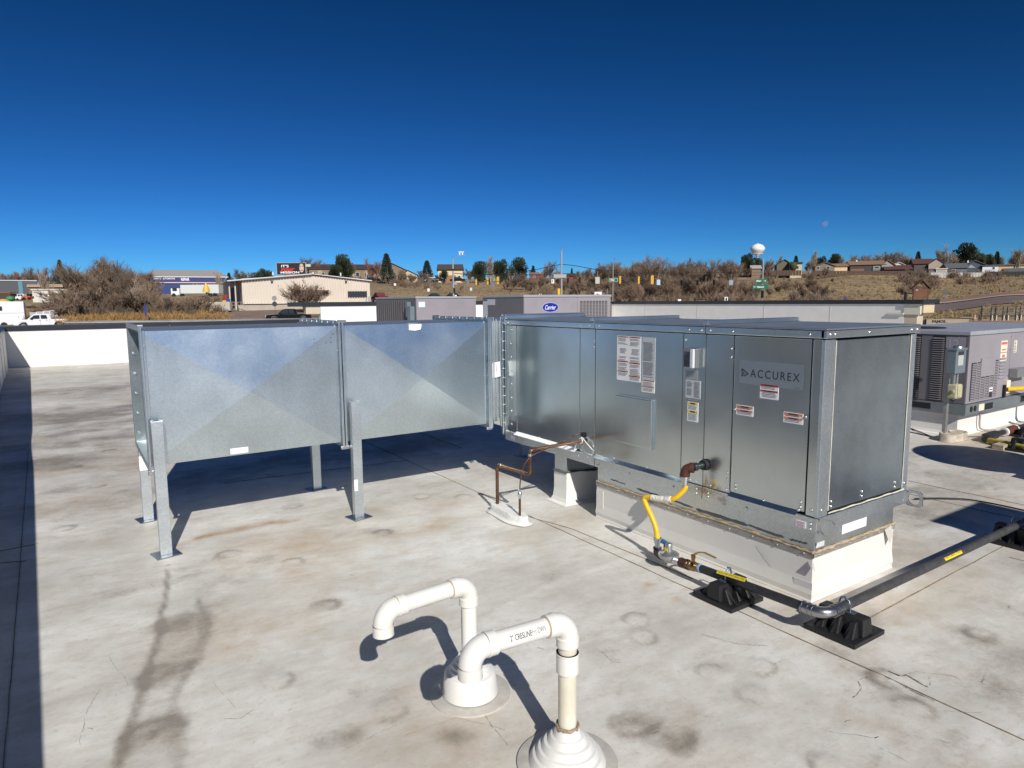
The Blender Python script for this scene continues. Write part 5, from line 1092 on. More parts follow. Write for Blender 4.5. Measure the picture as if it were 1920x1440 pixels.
part('switch_box', MB().box(mx_-.12, my_+.06, 1.08, mx_-.01, my_+.22, 1.40), MATS['switch_grey'], db, .005); part('switch_box', MB().box(mx_-.10, my_+.25, 1.16, mx_-.01, my_+.35, 1.50), MATS['switch_grey'], db, .005)
part('conduit', MB().cyl((mx_-.07, my_+.10, .4), (mx_-.07, my_+.10, 1.08), .02, 8).cyl((mx_-.07, my_+.18, .4), (mx_-.07, my_+.18, 1.08), .02, 8).cyl((mx_-.07, my_+.30, .4), (mx_-.07, my_+.30, 1.16), .02, 8), GINK, db)
# objects just outside the frame whose shadows fall into it
ex = thing('exhaust_fan', 'mushroom exhaust fan just beyond the right edge of view', 'exhaust fan', (6.33, .90, 0))
sx_ = Vector((math.sin(SUN_AZ), math.cos(SUN_AZ), 0))/math.tan(SUN_EL)
fx, fy = 6.72, 1.42
part('fan_housing', MB().lathe([(.24, .0), (.24, .55), (.30, .60), (.30, .75), (.46, .80), (.50, .90), (.46, .98), (.30, 1.04), (.05, 1.08), (.001, 1.08)], (fx, fy, 0), 32), ALU, ex)
part('curb_wrap', curbbox(MB(), fx-.33, fy-.33, fx+.33, fy+.33, .35), TPO, ex)
ex2 = thing('packaged_rooftop_unit', 'tall grey rooftop unit just beyond the lower right edge of view', 'rooftop unit', (4.6, -.5, 0))
part('cabinet', MB().box(4.22, -.9, .30, 4.93, -.05, 1.47), LAV, ex2, .006); part('curb_wrap', MB().box(4.26, -.86, 0, 4.89, -.09, .2995), TPO, ex2)
part('roof_panel', MB().box(4.20, -.92, 1.471, 4.95, -.03, 1.50), RAILG, ex2)
# ---- membrane flap lit at far left corner of the shade
# ================================================================ LAND
fh = np.array([math.sin(YAW), math.cos(YAW)]); rh = np.array([math.cos(YAW), -math.sin(YAW)])
PROF = {  # photograph column -> (distance ahead, row of the ground there)
    -400: [(60, 646), (75, 630), (88, 619), (95, 604), (130, 570), (200, 548), (400, 536), (2500, 545)],
    0: [(60, 640), (75, 628), (88, 617), (95, 602), (130, 568), (200, 548), (400, 534), (2500, 545)],
    250: [(60, 628), (72, 613), (84, 606), (94, 597), (120, 576), (165, 556), (200, 546), (400, 528), (2500, 545)],
    430: [(60, 624), (72, 611), (86, 604), (92, 598), (104, 577), (130, 567), (200, 545), (400, 524), (2500, 545)],
    700: [(60, 622), (80, 600), (105, 576), (140, 556), (180, 536), (220, 528), (400, 522), (2500, 540)],
    960: [(60, 620), (80, 600), (110, 574), (140, 558), (190, 534), (230, 527), (400, 522), (2500, 540)],
    1200: [(60, 620), (80, 596), (110, 575), (140, 564), (190, 542), (260, 524), (400, 518), (2500, 540)],
    1450: [(60, 618), (80, 590), (100, 574), (125, 560), (150, 546), (190, 524), (240, 512), (400, 510), (2500, 530)],
    1600: [(60, 616), (80, 590), (100, 572), (125, 556), (155, 532), (188, 513), (260, 508), (400, 506), (2500, 530)],
    1750: [(60, 612), (80, 594), (100, 580), (116, 565), (125, 558), (150, 536), (188, 514), (260, 508), (400, 506), (2500, 530)],
    1920: [(60, 610), (72, 604), (85, 580), (98, 563), (112, 549), (130, 538), (160, 524), (190, 515), (260, 510), (400, 506), (2500, 530)],
    2300: [(60, 606), (80, 570), (98, 550), (112, 538), (130, 530), (160, 520), (190, 512), (260, 508), (400, 506), (2500, 530)]}
PK = sorted(PROF)
PD = np.array([48, 60, 66, 72, 80, 90, 100, 110, 120, 130, 145, 160, 175, 190, 210, 240, 300, 400, 700, 1200, 2500.])
def _row(px):
    L_ = PROF[px]; yh = 564-.0084*(px-960)
    zz = [1.5+(yh-np.interp(d, [a for a, b in L_], [b for a, b in L_]))/FPX*d for d in PD]
    zz[0] = -5.2; return zz
PT = np.array([_row(k) for k in PK])
def terr(x, y):
    x = np.asarray(x, float); y = np.asarray(y, float)
    D = x*fh[0]+y*fh[1]; l = x*rh[0]+y*rh[1]; r = np.hypot(x, y); a = np.arctan2(l, D); a2 = np.clip(a, -.83, .83)
    px = 960+FPX*np.tan(a2); D = r*np.cos(a2)
    k = np.clip(np.interp(px, PK, range(len(PK))), 0, len(PK)-1.001); i = np.floor(k).astype(int); f = k-i; f = f*f*(3-2*f)
    q = np.clip(np.interp(D, PD, range(len(PD))), 0, len(PD)-1.001); j = np.floor(q).astype(int); g = q-j
    z = (PT[i, j]*(1-g)+PT[i, j+1]*g)*(1-f)+(PT[i+1, j]*(1-g)+PT[i+1, j+1]*g)*f
    n = (fbm(x, y, .06, 300, 3)-.5)*1.0*np.clip((D-60)/60, 0, 1)
    return z+n
def plan(px, D): p = ray(px, 564); v = p[:2]/(p[0]*fh[0]+p[1]*fh[1]); return v*D
def G(px, D, dz=0.0):
    x, y = plan(px, D); return Vector((x, y, float(terr(x, y))+dz))
def zrow(px, py, D): return 1.5+((564-.0084*(px-960))-py)/FPX*D
rad = np.concatenate([np.linspace(30, 60, 7), np.linspace(64, 130, 34), np.linspace(133, 260, 40), np.geomspace(270, 2600, 22)])
an = np.concatenate([np.arange(-180, -44, 4.), np.arange(-44, 44.1, .5), np.arange(48, 180.1, 4.)])
an[-1] = 180
R_, A_ = np.meshgrid(rad, np.radians(an), indexing='ij')
XX = R_*(np.cos(A_)*fh[0]+np.sin(A_)*rh[0]); YY = R_*(np.cos(A_)*fh[1]+np.sin(A_)*rh[1]); ZZ = terr(XX, YY)
nr, na = XX.shape; co = np.stack([XX, YY, ZZ], -1).reshape(-1, 3); idx = np.arange(nr*na).reshape(nr, na)
fs = [tuple(map(int, q)) for q in np.stack([idx[:-1, :-1], idx[1:, :-1], idx[1:, 1:], idx[:-1, 1:]], -1).reshape(-1, 4)]
fs = [tuple(reversed(f)) for f in fs]
mb = MB(); mb.v = [tuple(c) for c in co]+[(0, 0, -5.2)]; cc = len(mb.v)-1; mb.f = fs+[(int(idx[0, i]), int(idx[0, i+1]), cc) for i in range(na-1)]; mb.sm = [True]*len(mb.f)
GRASS = mat('dry_hillside', (.36, .275, .15), .9, vs=.09, col2=(.23, .16, .09), fine=.55, fs=1.1, bump=.0)
ter = struct('hillside_ground', mb, GRASS)
GR = thing  # alias kept short
# roads follow the land
def ribbon(name, L_, m, dz=.05, kind='structure'):
    """L_ list of (px_a, D_a, px_b, D_b) edges"""
    mb = MB(); vs = []; K = 8
    for i in range(len(L_)-1):
        for s in range(6):
            t = s/6; e = [L_[i][k_]*(1-t)+L_[i+1][k_]*t for k_ in range(4)]
            a, b_ = plan(e[0], e[1]), plan(e[2], e[3])
            for k_ in range(K+1): q = a*(1-k_/K)+b_*k_/K; vs.append((q[0], q[1], float(terr(q[0], q[1]))+dz))
    e = L_[-1]; a, b_ = plan(e[0], e[1]), plan(e[2], e[3])
    for k_ in range(K+1): q = a*(1-k_/K)+b_*k_/K; vs.append((q[0], q[1], float(terr(q[0], q[1]))+dz))
    n = len(vs)//(K+1); mb.add(vs, [(i*(K+1)+k_, i*(K+1)+k_+1, (i+1)*(K+1)+k_+1, (i+1)*(K+1)+k_) for i in range(n-1) for k_ in range(K)], True)
    return struct(name, mb, m, kind)
ASPH = mat('pale_asphalt', (.165, .125, .12), .85, var=.15, vs=.4, fine=.1, fs=3)
CONC = mat('concrete', (.42, .37, .31), .85, var=.15, vs=.5)
ribbon('road', [(1400, 90, 1450, 112), (1700, 96, 1700, 109), (1760, 97, 1760, 110), (1850, 97, 1850, 108.5), (1920, 95, 1925, 106.5), (2100, 88, 2110, 98)], ASPH, .10)
ribbon('sidewalk', [(1450, 112.5, 1450, 116), (1700, 109.6, 1700, 111.6), (1760, 110.6, 1760, 112.4), (1850, 109.1, 1850, 110.8), (1925, 107.1, 1928, 108.4), (2110, 98.5, 2115, 100)], mat('pink_concrete', (.42, .32, .27), .85, var=.1, vs=.5), .14)
ribbon('road_shoulder', [(1700, 112.2, 1700, 117), (1760, 113, 1760, 119), (1850, 111.4, 1850, 117), (1928, 109, 1930, 115), (2115, 101, 2120, 106)], mat('red_gravel', (.25, .15, .11), .9, var=.2, vs=.8), .10)
ribbon('highway', [(-400, 78, -400, 91), (0, 78, 0, 91), (250, 73, 250, 86), (500, 73, 500, 85), (700, 78, 700, 92)], ASPH, .10)
ribbon('yard', [(380, 92, 395, 103), (430, 88, 440, 104), (560, 90, 560, 104), (700, 92, 705, 108), (760, 98, 770, 112)], mat('brown_lot', (.20, .145, .115), .9, var=.2, vs=.5), .08)
ribbon('side_road', [(690, 112, 690, 135), (740, 118, 750, 128), (800, 122, 820, 127), (900, 126, 930, 131)], mat('pinkish_asphalt', (.24, .16, .14), .85, var=.1, vs=.5), .10)
ribbon('dirt_lot', [(1790, 60, 1815, 74), (1850, 60, 1850, 74.5), (1925, 60, 1925, 74), (2100, 60, 2100, 72)], mat('tan_dirt', (.36, .22, .14), .9, var=.15, vs=.4), .10)
ribbon('path', [(1700, 84, 1700, 85), (1760, 80, 1762, 81), (1830, 76, 1832, 77)], mat('worn_path', (.38, .30, .19), .9, var=.2, vs=1), .10)
# ================================================================ TREES
def treemat(name, col, k=.35):
    m = mat(name, col, .9); t = m.node_tree; N = t.nodes; L = t.links; oi = N.new('ShaderNodeObjectInfo'); r = N.new('ShaderNodeMapRange'); r.inputs[3].default_value = 1-k; r.inputs[4].default_value = 1+k; L.new(oi.outputs['Random'], r.inputs[0]); v = N.new('ShaderNodeVectorMath'); v.operation = 'SCALE'; v.inputs[0].default_value = col; L.new(r.outputs[0], v.inputs['Scale']); L.new(v.outputs[0], N['Principled BSDF'].inputs['Base Color']); return m
BARK = mat('grey_bark', (.22, .17, .13), .9, var=.3, vs=2); TWIG = treemat('brown_twigs', (.215, .155, .11), .4)
BARK2 = mat('pale_bark', (.40, .35, .28), .9, var=.2, vs=2); TWIG2 = treemat('pale_twigs', (.30, .24, .18), .25)
TWIG3 = treemat('reddish_twigs', (.22, .12, .09), .3)
def bare(rs, h, spread, levels=4, dens=1.0, tw=.035, trunks=1, up_=.9, wr=.40):
    T, Cn = MB(), MB(); 
    def seg(p, d, L_, r, lv):
        n = 3; pts = [p]; dd = d
        for i in range(n):
            dd = (dd+Vector((rs.gauss(0, .13), rs.gauss(0, .13), rs.gauss(.13, .08)))).normalized(); pts.append(pts[-1]+dd*L_/n)
        rr = [r*(1-.45*i/n) for i in range(n+1)]
        (T if lv >= levels-2 else Cn).tube(pts, rr, 4 if lv < levels-1 else 6, cap=False)
        if lv > 0:
            k = rs.randint(3, 5) if lv > 1 else rs.randint(4, 6)
            for j in range(k):
                t = rs.uniform(.12, 1); q = pts[min(int(t*n), n-1)].lerp(pts[min(int(t*n)+1, n)], (t*n) % 1)
                ax = dd.orthogonal().normalized(); ax.rotate(Matrix.Rotation(rs.uniform(0, 6.28), 3, dd))
                nd = (dd*(1.0)+ax*rs.uniform(.4, .95)*spread+Vector((0, 0, up_*.4))).normalized(); seg(q, nd, L_*rs.uniform(.55, .8), r*.5, lv-1)
        else:
            for j in range(int(7*dens)):
                t = rs.uniform(.1, 1); q = pts[min(int(t*n), n-1)]; v = (dd+Vector((rs.gauss(0, .32), rs.gauss(0, .32), rs.gauss(.35, .25)))).normalized(); e = q+v*L_*rs.uniform(.5, 1.1); s = v.cross(Vector((rs.gauss(0, 1), rs.gauss(0, 1), rs.gauss(0, 1)))).normalized()*tw*.5
                Cn.add([q-s, q+s, e], [(0, 1, 2)])
                for z_ in range(2):
                    m_ = q.lerp(e, rs.uniform(.3, .9)); v2_ = (v+Vector((rs.gauss(0, .4), rs.gauss(0, .4), rs.gauss(.1, .3)))).normalized(); e2 = m_+v2_*L_*rs.uniform(.25, .6); Cn.add([m_-s*.8, m_+s*.8, e2], [(0, 1, 2)])
    for i in range(trunks):
        d = Vector((rs.gauss(0, .22 if trunks > 1 else .05), rs.gauss(0, .22 if trunks > 1 else .05), 1)).normalized()
        seg(Vector((rs.gauss(0, .2)*(trunks > 1), rs.gauss(0, .2)*(trunks > 1), -.3)), d, h*.42, h*.018/(trunks**.3), levels)
    # normalise height
    mz = max(v[2] for v in Cn.v); s = h/mz; rr_ = sorted(math.hypot(v[0], v[1]) for v in Cn.v)[int(len(Cn.v)*.96)]; sx = h*wr/rr_
    for M_ in (T, Cn): M_.v = [(v[0]*sx, v[1]*sx, v[2]*s) for v in M_.v]
    return T, Cn
def conifer(rs, h, w, kind=0):
    T, Cn = MB(), MB(); T.cyl((0, 0, -.3), (0, 0, h*.9), h*.022, 6, h*.004)
    n = 1700 if kind == 0 else 2300
    lobes = [(rs.uniform(-.3, .3)*w, rs.uniform(-.3, .3)*w, rs.uniform(.22, .84)*h, rs.uniform(.24, .38)*w) for _ in range(9)]
    for i in range(n):
        if kind == 0:
            t = rs.random()**.75; z = h*(.06+.94*t); R = w*.5*(1-t)**.85*(.78+.22*math.sin(t*26+3*math.sin(i % 7)))+.04*w; a = rs.uniform(0, 6.283); rr = R*rs.uniform(.35, 1.05); c = Vector((rr*math.cos(a), rr*math.sin(a), z-rr*.25))
            out = Vector((math.cos(a), math.sin(a), -.25))
        else:
            l_ = lobes[i % 9]; v = Vector((rs.gauss(0, 1), rs.gauss(0, 1), rs.gauss(0, 1))).normalized()*l_[3]*rs.uniform(.6, 1.15); c = Vector((l_[0]+v.x, l_[1]+v.y, l_[2]+v.z*.9)); c.z = min(c.z, h); out = (c-Vector((0, 0, h*.4))).normalized()
        s = w*rs.uniform(.035, .075); u = out.orthogonal().normalized(); u.rotate(Matrix.Rotation(rs.uniform(0, 6.28), 3, out.normalized())); o2 = out.normalized()*s*1.3
        Cn.add([c-u*s*.6, c+u*s*.6, c+o2+Vector((0, 0, rs.uniform(-.3, .4)*s))], [(0, 1, 2)]); u2 = out.cross(u).normalized(); Cn.add([c-u2*s*.6, c+u2*s*.6, c+o2], [(0, 1, 2)])
    return T, Cn
def mk(name, TC, mt, mc):
    out = []
    for nm, M_, m_ in (('trunk', TC[0], mt), ('crown', TC[1], mc)):
        me = bpy.data.meshes.new(nm); me.from_pydata(M_.v, [], M_.f); me.materials.append(m_); out.append(me)
    return out
rs = random.Random(3)
PROT = {'bare': [], 'pale': [], 'round': [], 'conifer': [], 'pine': [], 'shrub': [], 'red': []}
for i in range(5): PROT['bare'].append(mk('b', bare(rs, 9, .6, 3, 1.7, .038, trunks=1+i%3, wr=.33), BARK, TWIG))
for i in range(3): PROT['pale'].append(mk('p', bare(rs, 11, .5, 3, 1.3, .038, trunks=2, wr=.28), BARK2, TWIG2))
for i in range(3): PROT['round'].append(mk('r', bare(rs, 8, .8, 3, 1.8, .038, trunks=3, wr=.46), BARK, TWIG))
for i in range(2): PROT['red'].append(mk('r', bare(rs, 8, .7, 3, 1.6, .038, wr=.36), BARK, TWIG3))
for i in range(4): PROT['shrub'].append(mk('s', bare(rs, 3.2, 1.1, 2, 1.4, .05, trunks=6, wr=.6), BARK, TWIG))
NEED = mat('blue_green_needles', (.045, .068, .055), .9, var=.4, vs=.8); NEED2 = mat('dark_green_needles', (.045, .06, .028), .9, var=.45, vs=.7)
for i in range(2): PROT['conifer'].append(mk('c', conifer(rs, 10, 6.6, 0), BARK, NEED))
for i in range(3): PROT['pine'].append(mk('p', conifer(rs, 9, 7.5, 1), BARK, NEED2))
HREF = {'bare': 9, 'pale': 11, 'round': 8, 'conifer': 10, 'pine': 9, 'shrub': 3.2, 'red': 8}
NAMES = {'bare': ('bare_tree', 'tree'), 'pale': ('bare_tree', 'tree'), 'round': ('bare_tree', 'tree'), 'red': ('bare_tree', 'tree'), 'conifer': ('spruce_tree', 'evergreen tree'), 'pine': ('pine_tree', 'evergreen tree'), 'shrub': ('bare_shrub', 'shrub')}
tcount = 0
def tree(kind, px, ytop, D, label, wide=1.0, ybase=None, group=None):
    global tcount
    tcount += 1
    g = G(px, D, -.1); zt = zrow(px, ytop, D); zb = g.z if ybase is None else zrow(px, ybase, D)
    h = max(zt-zb, 1.5); s = h/HREF[kind]; nm, cat = NAMES[kind]
    T = thing(nm, label, cat, (g.x, g.y, zb), group); T.rotation_euler = (0, 0, rs.uniform(0, 6.28)); T.scale = (s*wide, s*wide, s)
    ms = PROT[kind][tcount % len(PROT[kind])]
    if kind == 'pine': T.scale = (s*wide*.82, s*wide*.82, s)
    for nn_, me in zip(('trunk', 'crown'), ms):
        o = bpy.data.objects.new(nn_, me); COL.objects.link(o); o.parent = T
    return T
# named trees first
tree('conifer', 118, 489, 175, 'slim dark evergreen rising at the left among bare trees', .55)
tree('pine', 645, 481, 205, 'rounded dark evergreen above the right end of the tan metal building', .9)
tree('pine', 630, 496, 203, 'low dark evergreen leaning on the rounded one above the tan building', .9)
tree('conifer', 727, 477, 200, 'blue green spruce in front of the brown apartment gable', 1.0)
tree('conifer', 802, 490, 215, 'small dark spruce left of the cream and brown apartment block', 1.15)
tree('pine', 832, 506, 205, 'small round evergreen in front of the cream apartment block', .8)
tree('pine', 898, 493, 215, 'round dark evergreen right of the cream apartment block', 1.0)
tree('pine', 975, 486, 210, 'largest rounded evergreen between the two thick signal poles', 1.05)
tree('pine', 940, 489, 212, 'olive evergreen half hidden by bare twigs between the poles', .85)
tree('conifer', 1000, 499, 240, 'tiny spruce on the skyline left of the brick house', .9)
tree('conifer', 1072, 503, 260, 'tiny dark spruce on the skyline right of the tall signal pole', .6)
tree('pine', 502, 506, 230, 'small evergreen on the skyline left of the billboard', 1.2)
tree('pine', 483, 513, 228, 'low evergreen far left of the billboard', 1.1)
tree('conifer', 432, 512, 240, 'tiny dark evergreen tip above the loading dock roof', .9)
tree('pine', 1400, 478, 215, 'dark evergreen in front of the water tower stem', .75)
tree('pine', 1417, 486, 218, 'second dark evergreen under the water tower', .8)
tree('conifer', 1489, 481, 215, 'dark evergreen behind the low tan house', .8)
tree('pine', 1537, 483, 214, 'dark evergreen left of the brown roofed house with cream end', .8)
tree('pine', 1560, 479, 216, 'dark evergreen right behind the brown roofed house with cream end', .8)
tree('pine', 1630, 492, 225, 'small evergreen behind the long brown roof', .8)
tree('conifer', 1716, 473, 205, 'dark spruce left of the beige gable house', .8)
tree('pine', 1694, 490, 206, 'small evergreen beside the beige gable house', .7)
tree('pine', 1802, 460, 212, 'biggest dark evergreen on the right hilltop', 1.0)
tree('pine', 1828, 475, 214, 'evergreen attached to the right of the biggest one', .8)
tree('pine', 1850, 480, 218, 'low evergreen behind the white house', .7)
tree('conifer', 1863, 473, 220, 'pointed evergreen behind the white and tan houses', .8)
LN = ['brown bare tree', 'grey bare tree', 'slender leafless tree', 'broad leafless tree', 'twiggy leafless tree']
spots = [('far left edge skyline', [(-20, 508, 190, 'bare'), (15, 512, 210, 'bare'), (40, 505, 200, 'red'), (62, 497, 185, 'bare'), (85, 497, 188, 'red'), (104, 498, 180, 'bare'), (95, 505, 150, 'pale')]),
         ('big thicket left of the blue building', [(140, 490, 135, 'bare'), (158, 487, 130, 'round'), (178, 476, 128, 'bare'), (205, 482, 126, 'round'), (222, 479, 130, 'bare'), (245, 486, 124, 'round'), (262, 490, 122, 'bare'), (280, 500, 118, 'round'), (190, 500, 115, 'bare'), (232, 505, 112, 'bare'), (285, 520, 108, 'bare'), (268, 505, 110, 'pale')]),
         ('right of the blue building', [(408, 502, 200, 'pale'), (418, 506, 190, 'pale'), (447, 502, 230, 'bare'), (462, 505, 232, 'bare'), (475, 508, 240, 'bare')]),
         ('behind the billboard', [(560, 488, 240, 'bare'), (577, 480, 225, 'bare'), (590, 483, 228, 'bare'), (605, 490, 224, 'red'), (618, 492, 226, 'red'), (545, 492, 245, 'pale')]),
         ('in front of the brown apartments', [(665, 486, 212, 'red'), (694, 481, 205, 'red'), (704, 485, 204, 'red'), (760, 503, 190, 'bare'), (752, 508, 186, 'round'), (770, 512, 192, 'round'), (788, 505, 196, 'bare')]),
         ('on the slope near the cream apartments', [(808, 512, 188, 'pale'), (864, 532, 155, 'bare'), (790, 518, 180, 'bare')]),
         ('between the two thick signal poles', [(917, 477, 225, 'pale'), (925, 483, 222, 'pale'), (955, 492, 220, 'pale'), (880, 500, 226, 'bare'), (962, 512, 170, 'round'), (985, 520, 165, 'round'), (975, 505, 180, 'bare')]),
         ('right of the tall signal pole', [(1020, 490, 225, 'pale'), (1032, 488, 222, 'bare'), (1045, 495, 218, 'pale'), (1085, 506, 200, 'bare'), (1098, 500, 200, 'bare'), (1120, 489, 190, 'bare'), (1128, 494, 188, 'round'), (1108, 508, 175, 'round'), (1065, 515, 180, 'round')]),
         ('big thicket behind the hanging signals', [(1160, 488, 170, 'bare'), (1180, 485, 168, 'round'), (1200, 476, 165, 'bare'), (1215, 478, 160, 'round'), (1232, 475, 162, 'bare'), (1250, 480, 158, 'round'), (1268, 484, 160, 'bare'), (1175, 510, 140, 'round'), (1210, 505, 138, 'round'), (1240, 508, 140, 'round'), (1285, 492, 160, 'round'), (1150, 515, 142, 'round'), (1262, 512, 140, 'round')]),
         ('middle slope left of the water tower', [(1302, 480, 175, 'bare'), (1318, 484, 172, 'round'), (1335, 482, 170, 'bare'), (1352, 481, 160, 'round'), (1345, 515, 135, 'round'), (1305, 520, 135, 'bare'), (1325, 525, 130, 'round'), (1372, 490, 190, 'bare'), (1390, 520, 140, 'bare'), (1400, 500, 190, 'red')]),
         ('hilltop between the water tower and the tan house', [(1432, 486, 210, 'red'), (1445, 478, 220, 'pale'), (1460, 476, 222, 'pale'), (1440, 500, 190, 'bare'), (1425, 510, 185, 'bare'), (1475, 494, 215, 'bare')]),
         ('hilltop around the brown roofed houses', [(1512, 472, 210, 'pale'), (1525, 468, 213, 'pale'), (1545, 500, 180, 'round'), (1590, 478, 208, 'pale'), (1600, 480, 206, 'bare'), (1640, 474, 225, 'bare'), (1655, 470, 226, 'bare'), (1668, 468, 224, 'bare'), (1682, 471, 226, 'bare'), (1697, 476, 222, 'bare'), (1615, 482, 222, 'bare'), (1625, 478, 224, 'red'), (1585, 488, 200, 'bare')]),
         ('lower right slope', [(1515, 505, 150, 'bare'), (1535, 530, 125, 'round'), (1500, 528, 130, 'bare'), (1710, 500, 165, 'round'), (1722, 508, 160, 'round'), (1745, 512, 165, 'shrub')]),
         ('right hilltop behind the houses', [(1763, 462, 205, 'pale'), (1773, 452, 200, 'pale'), (1750, 470, 208, 'pale'), (1785, 470, 206, 'pale'), (1838, 474, 230, 'bare'), (1873, 474, 222, 'bare'), (1890, 465, 200, 'pale'), (1898, 462, 198, 'pale'), (1910, 470, 205, 'bare'), (1925, 472, 208, 'bare'), (1950, 470, 205, 'bare')])]
rx_ = random.Random(44)
def fill(i, a, b_, step, y0_, y1_, d0_, d1_, kinds):
    px = a
    while px < b_: spots[i][1].append((round(px+rx_.uniform(-3, 3), 1), round(rx_.uniform(y0_, y1_)), round(rx_.uniform(d0_, d1_)), rx_.choice(kinds))); px += step
BEHIND = []
def fillm(where, a, b_, step, y0_, y1_, d0_, d1_, kinds): BEHIND.append((where, [])); spots.append(BEHIND[-1]); fill(len(spots)-1, a, b_, step, y0_, y1_, d0_, d1_, kinds)
fillm('far skyline at the left edge', -30, 110, 14, 506, 516, 230, 280, ['bare', 'red'])
fillm('skyline strip right of the two thick poles', 1075, 1155, 9, 500, 514, 215, 250, ['bare', 'red', 'bare'])
fillm('skyline strip behind the two thick poles', 868, 1050, 13, 503, 514, 228, 250, ['bare', 'pale', 'red'])
fillm('skyline strip behind the big thicket', 1150, 1260, 10, 486, 500, 200, 230, ['bare', 'round'])
fillm('skyline strip left of the water tower', 1265, 1410, 11, 490, 506, 210, 240, ['bare', 'red', 'round'])
fillm('skyline strip right of the water tower', 1422, 1530, 11, 488, 500, 215, 240, ['bare', 'red'])
fillm('skyline strip behind the brown roofs', 1562, 1705, 11, 476, 488, 225, 250, ['bare', 'red', 'bare'])
fillm('skyline strip behind the beige gable', 1706, 1800, 11, 482, 494, 220, 245, ['bare', 'red'])
fillm('skyline strip behind the white house', 1835, 1945, 11, 474, 488, 222, 245, ['bare', 'red', 'pale'])
fillm('lower edge of the big thicket', 1152, 1300, 13, 512, 530, 112, 150, ['bare', 'round'])
fillm('lower part of the middle slope', 1300, 1425, 15, 515, 535, 115, 150, ['bare', 'bare', 'round'])
fillm('foot of the slope below the houses', 1440, 1560, 17, 515, 540, 120, 165, ['bare', 'shrub', 'round'])
fillm('slope right of the tall signal pole', 1060, 1150, 13, 512, 528, 140, 180, ['bare', 'round', 'bare'])
fillm('slope left of the tall signal pole', 950, 1050, 16, 515, 528, 160, 190, ['bare', 'round'])
fillm('brush before the apartments', 590, 800, 17, 505, 520, 195, 215, ['bare', 'round', 'red'])
fillm('front of the left thicket', 120, 300, 22, 525, 552, 95, 112, ['bare', 'shrub'])
fillm('scrub before the blue shop', 296, 395, 15, 545, 562, 94, 108, ['bare', 'shrub'])
fillm('scrub behind the fence panels', 118, 150, 13, 538, 560, 90, 110, ['bare', 'shrub'])
ORDN = 'leftmost,second,third,fourth,fifth,sixth,seventh,eighth,ninth,tenth,eleventh,twelfth,thirteenth,fourteenth,fifteenth,sixteenth,seventeenth,eighteenth,nineteenth'.split(',')
for where, L_ in spots:
    n_ = len(L_)
    xs_sorted = sorted(L_)
    ordn = ['leftmost', 'second from the left', 'third from the left', 'fourth from the left', 'fifth from the left', 'sixth from the left', 'seventh from the left', 'eighth from the left', 'ninth from the left', 'tenth from the left', 'eleventh from the left', 'twelfth from the left', 'rightmost']
    for i, (px, yt, D, kd) in enumerate(xs_sorted):
        o_ = 'rightmost' if i == n_-1 else (ORDN[i]+' from the left' if i else 'leftmost')
        adj = {'bare': 'brown bare tree', 'pale': 'pale bare tree', 'round': 'spreading bare tree', 'red': 'reddish bare tree', 'shrub': 'bare shrub'}[kd]
        tree(kd, px, yt, D, f'{adj}, {o_}, {where}', rs.uniform(.85, 1.15), group='leafless trees, '+where)
# multi-stemmed tree before the tan building with russet leaves
T = thing('bare_tree', 'low wide multi-stemmed tree with russet leaves in front of the tan metal building', 'tree', tuple(G(577, 97)))
TC = bare(random.Random(11), 5.2, 1.25, 3, .5, .05, trunks=7, up_=.3, wr=.8)
lf = MB(); r5 = random.Random(5)
for i in range(900):
    v = TC[1].v[r5.randrange(len(TC[1].v))]
    if v[2] > 1.2: c = Vector(v); a = Vector((r5.gauss(0, 1), r5.gauss(0, 1), r5.gauss(0, 1))).normalized()*.09; b_ = Vector((r5.gauss(0, 1), r5.gauss(0, 1), r5.gauss(0, 1))).normalized()*.09; lf.add([c, c+a, c+b_], [(0, 1, 2)])
def scaled(M_, sx, sz): M_.v = [(v[0]*sx, v[1]*sx, v[2]*sz) for v in M_.v]; return M_
mxr = max(abs(v[0]) for v in TC[1].v); k_ = 4.6/mxr
ms = mk('t', (scaled(TC[0], k_, 1), scaled(TC[1], k_, 1)), BARK, TWIG)
for nn_, me in zip(('trunk', 'crown'), ms):
    o = bpy.data.objects.new(nn_, me); COL.objects.link(o); o.parent = T
T['label'] = T['label']; ORG[T.name] = (0, 0, 0); part('leaves', scaled(lf, k_, 1), mat('russet_leaves', (.20, .075, .045), .9, var=.3, vs=2), T)
# scrub: thickets nobody could count
def scatter(name, regs, protos, m, kind='stuff', hmin=.6, hmax=2.2, dens=1, seed=1):
    r6 = random.Random(seed); mb = MB(); base = []
    for P_ in protos: base.append(([np.array(P_.v)], P_.f))
    V_, F_ = [], []; off = 0
    for (pa, pb, da, db, cnt) in regs:
        for i in range(cnt):
            px, D = r6.uniform(pa, pb), r6.uniform(da, db); g = G(px, D, -.05); (v,), f = r6.choice(base); s = r6.uniform(hmin, hmax); a = r6.uniform(0, 6.28); c, sn = math.cos(a), math.sin(a)
            w = s*r6.uniform(.9, 1.3); vv = np.stack([(v[:, 0]*c-v[:, 1]*sn)*w+g.x, (v[:, 0]*sn+v[:, 1]*c)*w+g.y, v[:, 2]*s+g.z], -1)
            V_.append(vv); F_.append(np.array(f)+off); off += len(vv)
    V_ = np.concatenate(V_); F_ = np.concatenate(F_)
    me = bpy.data.meshes.new(name); me.from_pydata(V_.tolist(), [], F_.tolist()); me.materials.append(m)
    o = bpy.data.objects.new(name, me); COL.objects.link(o); o['kind'] = kind; return o
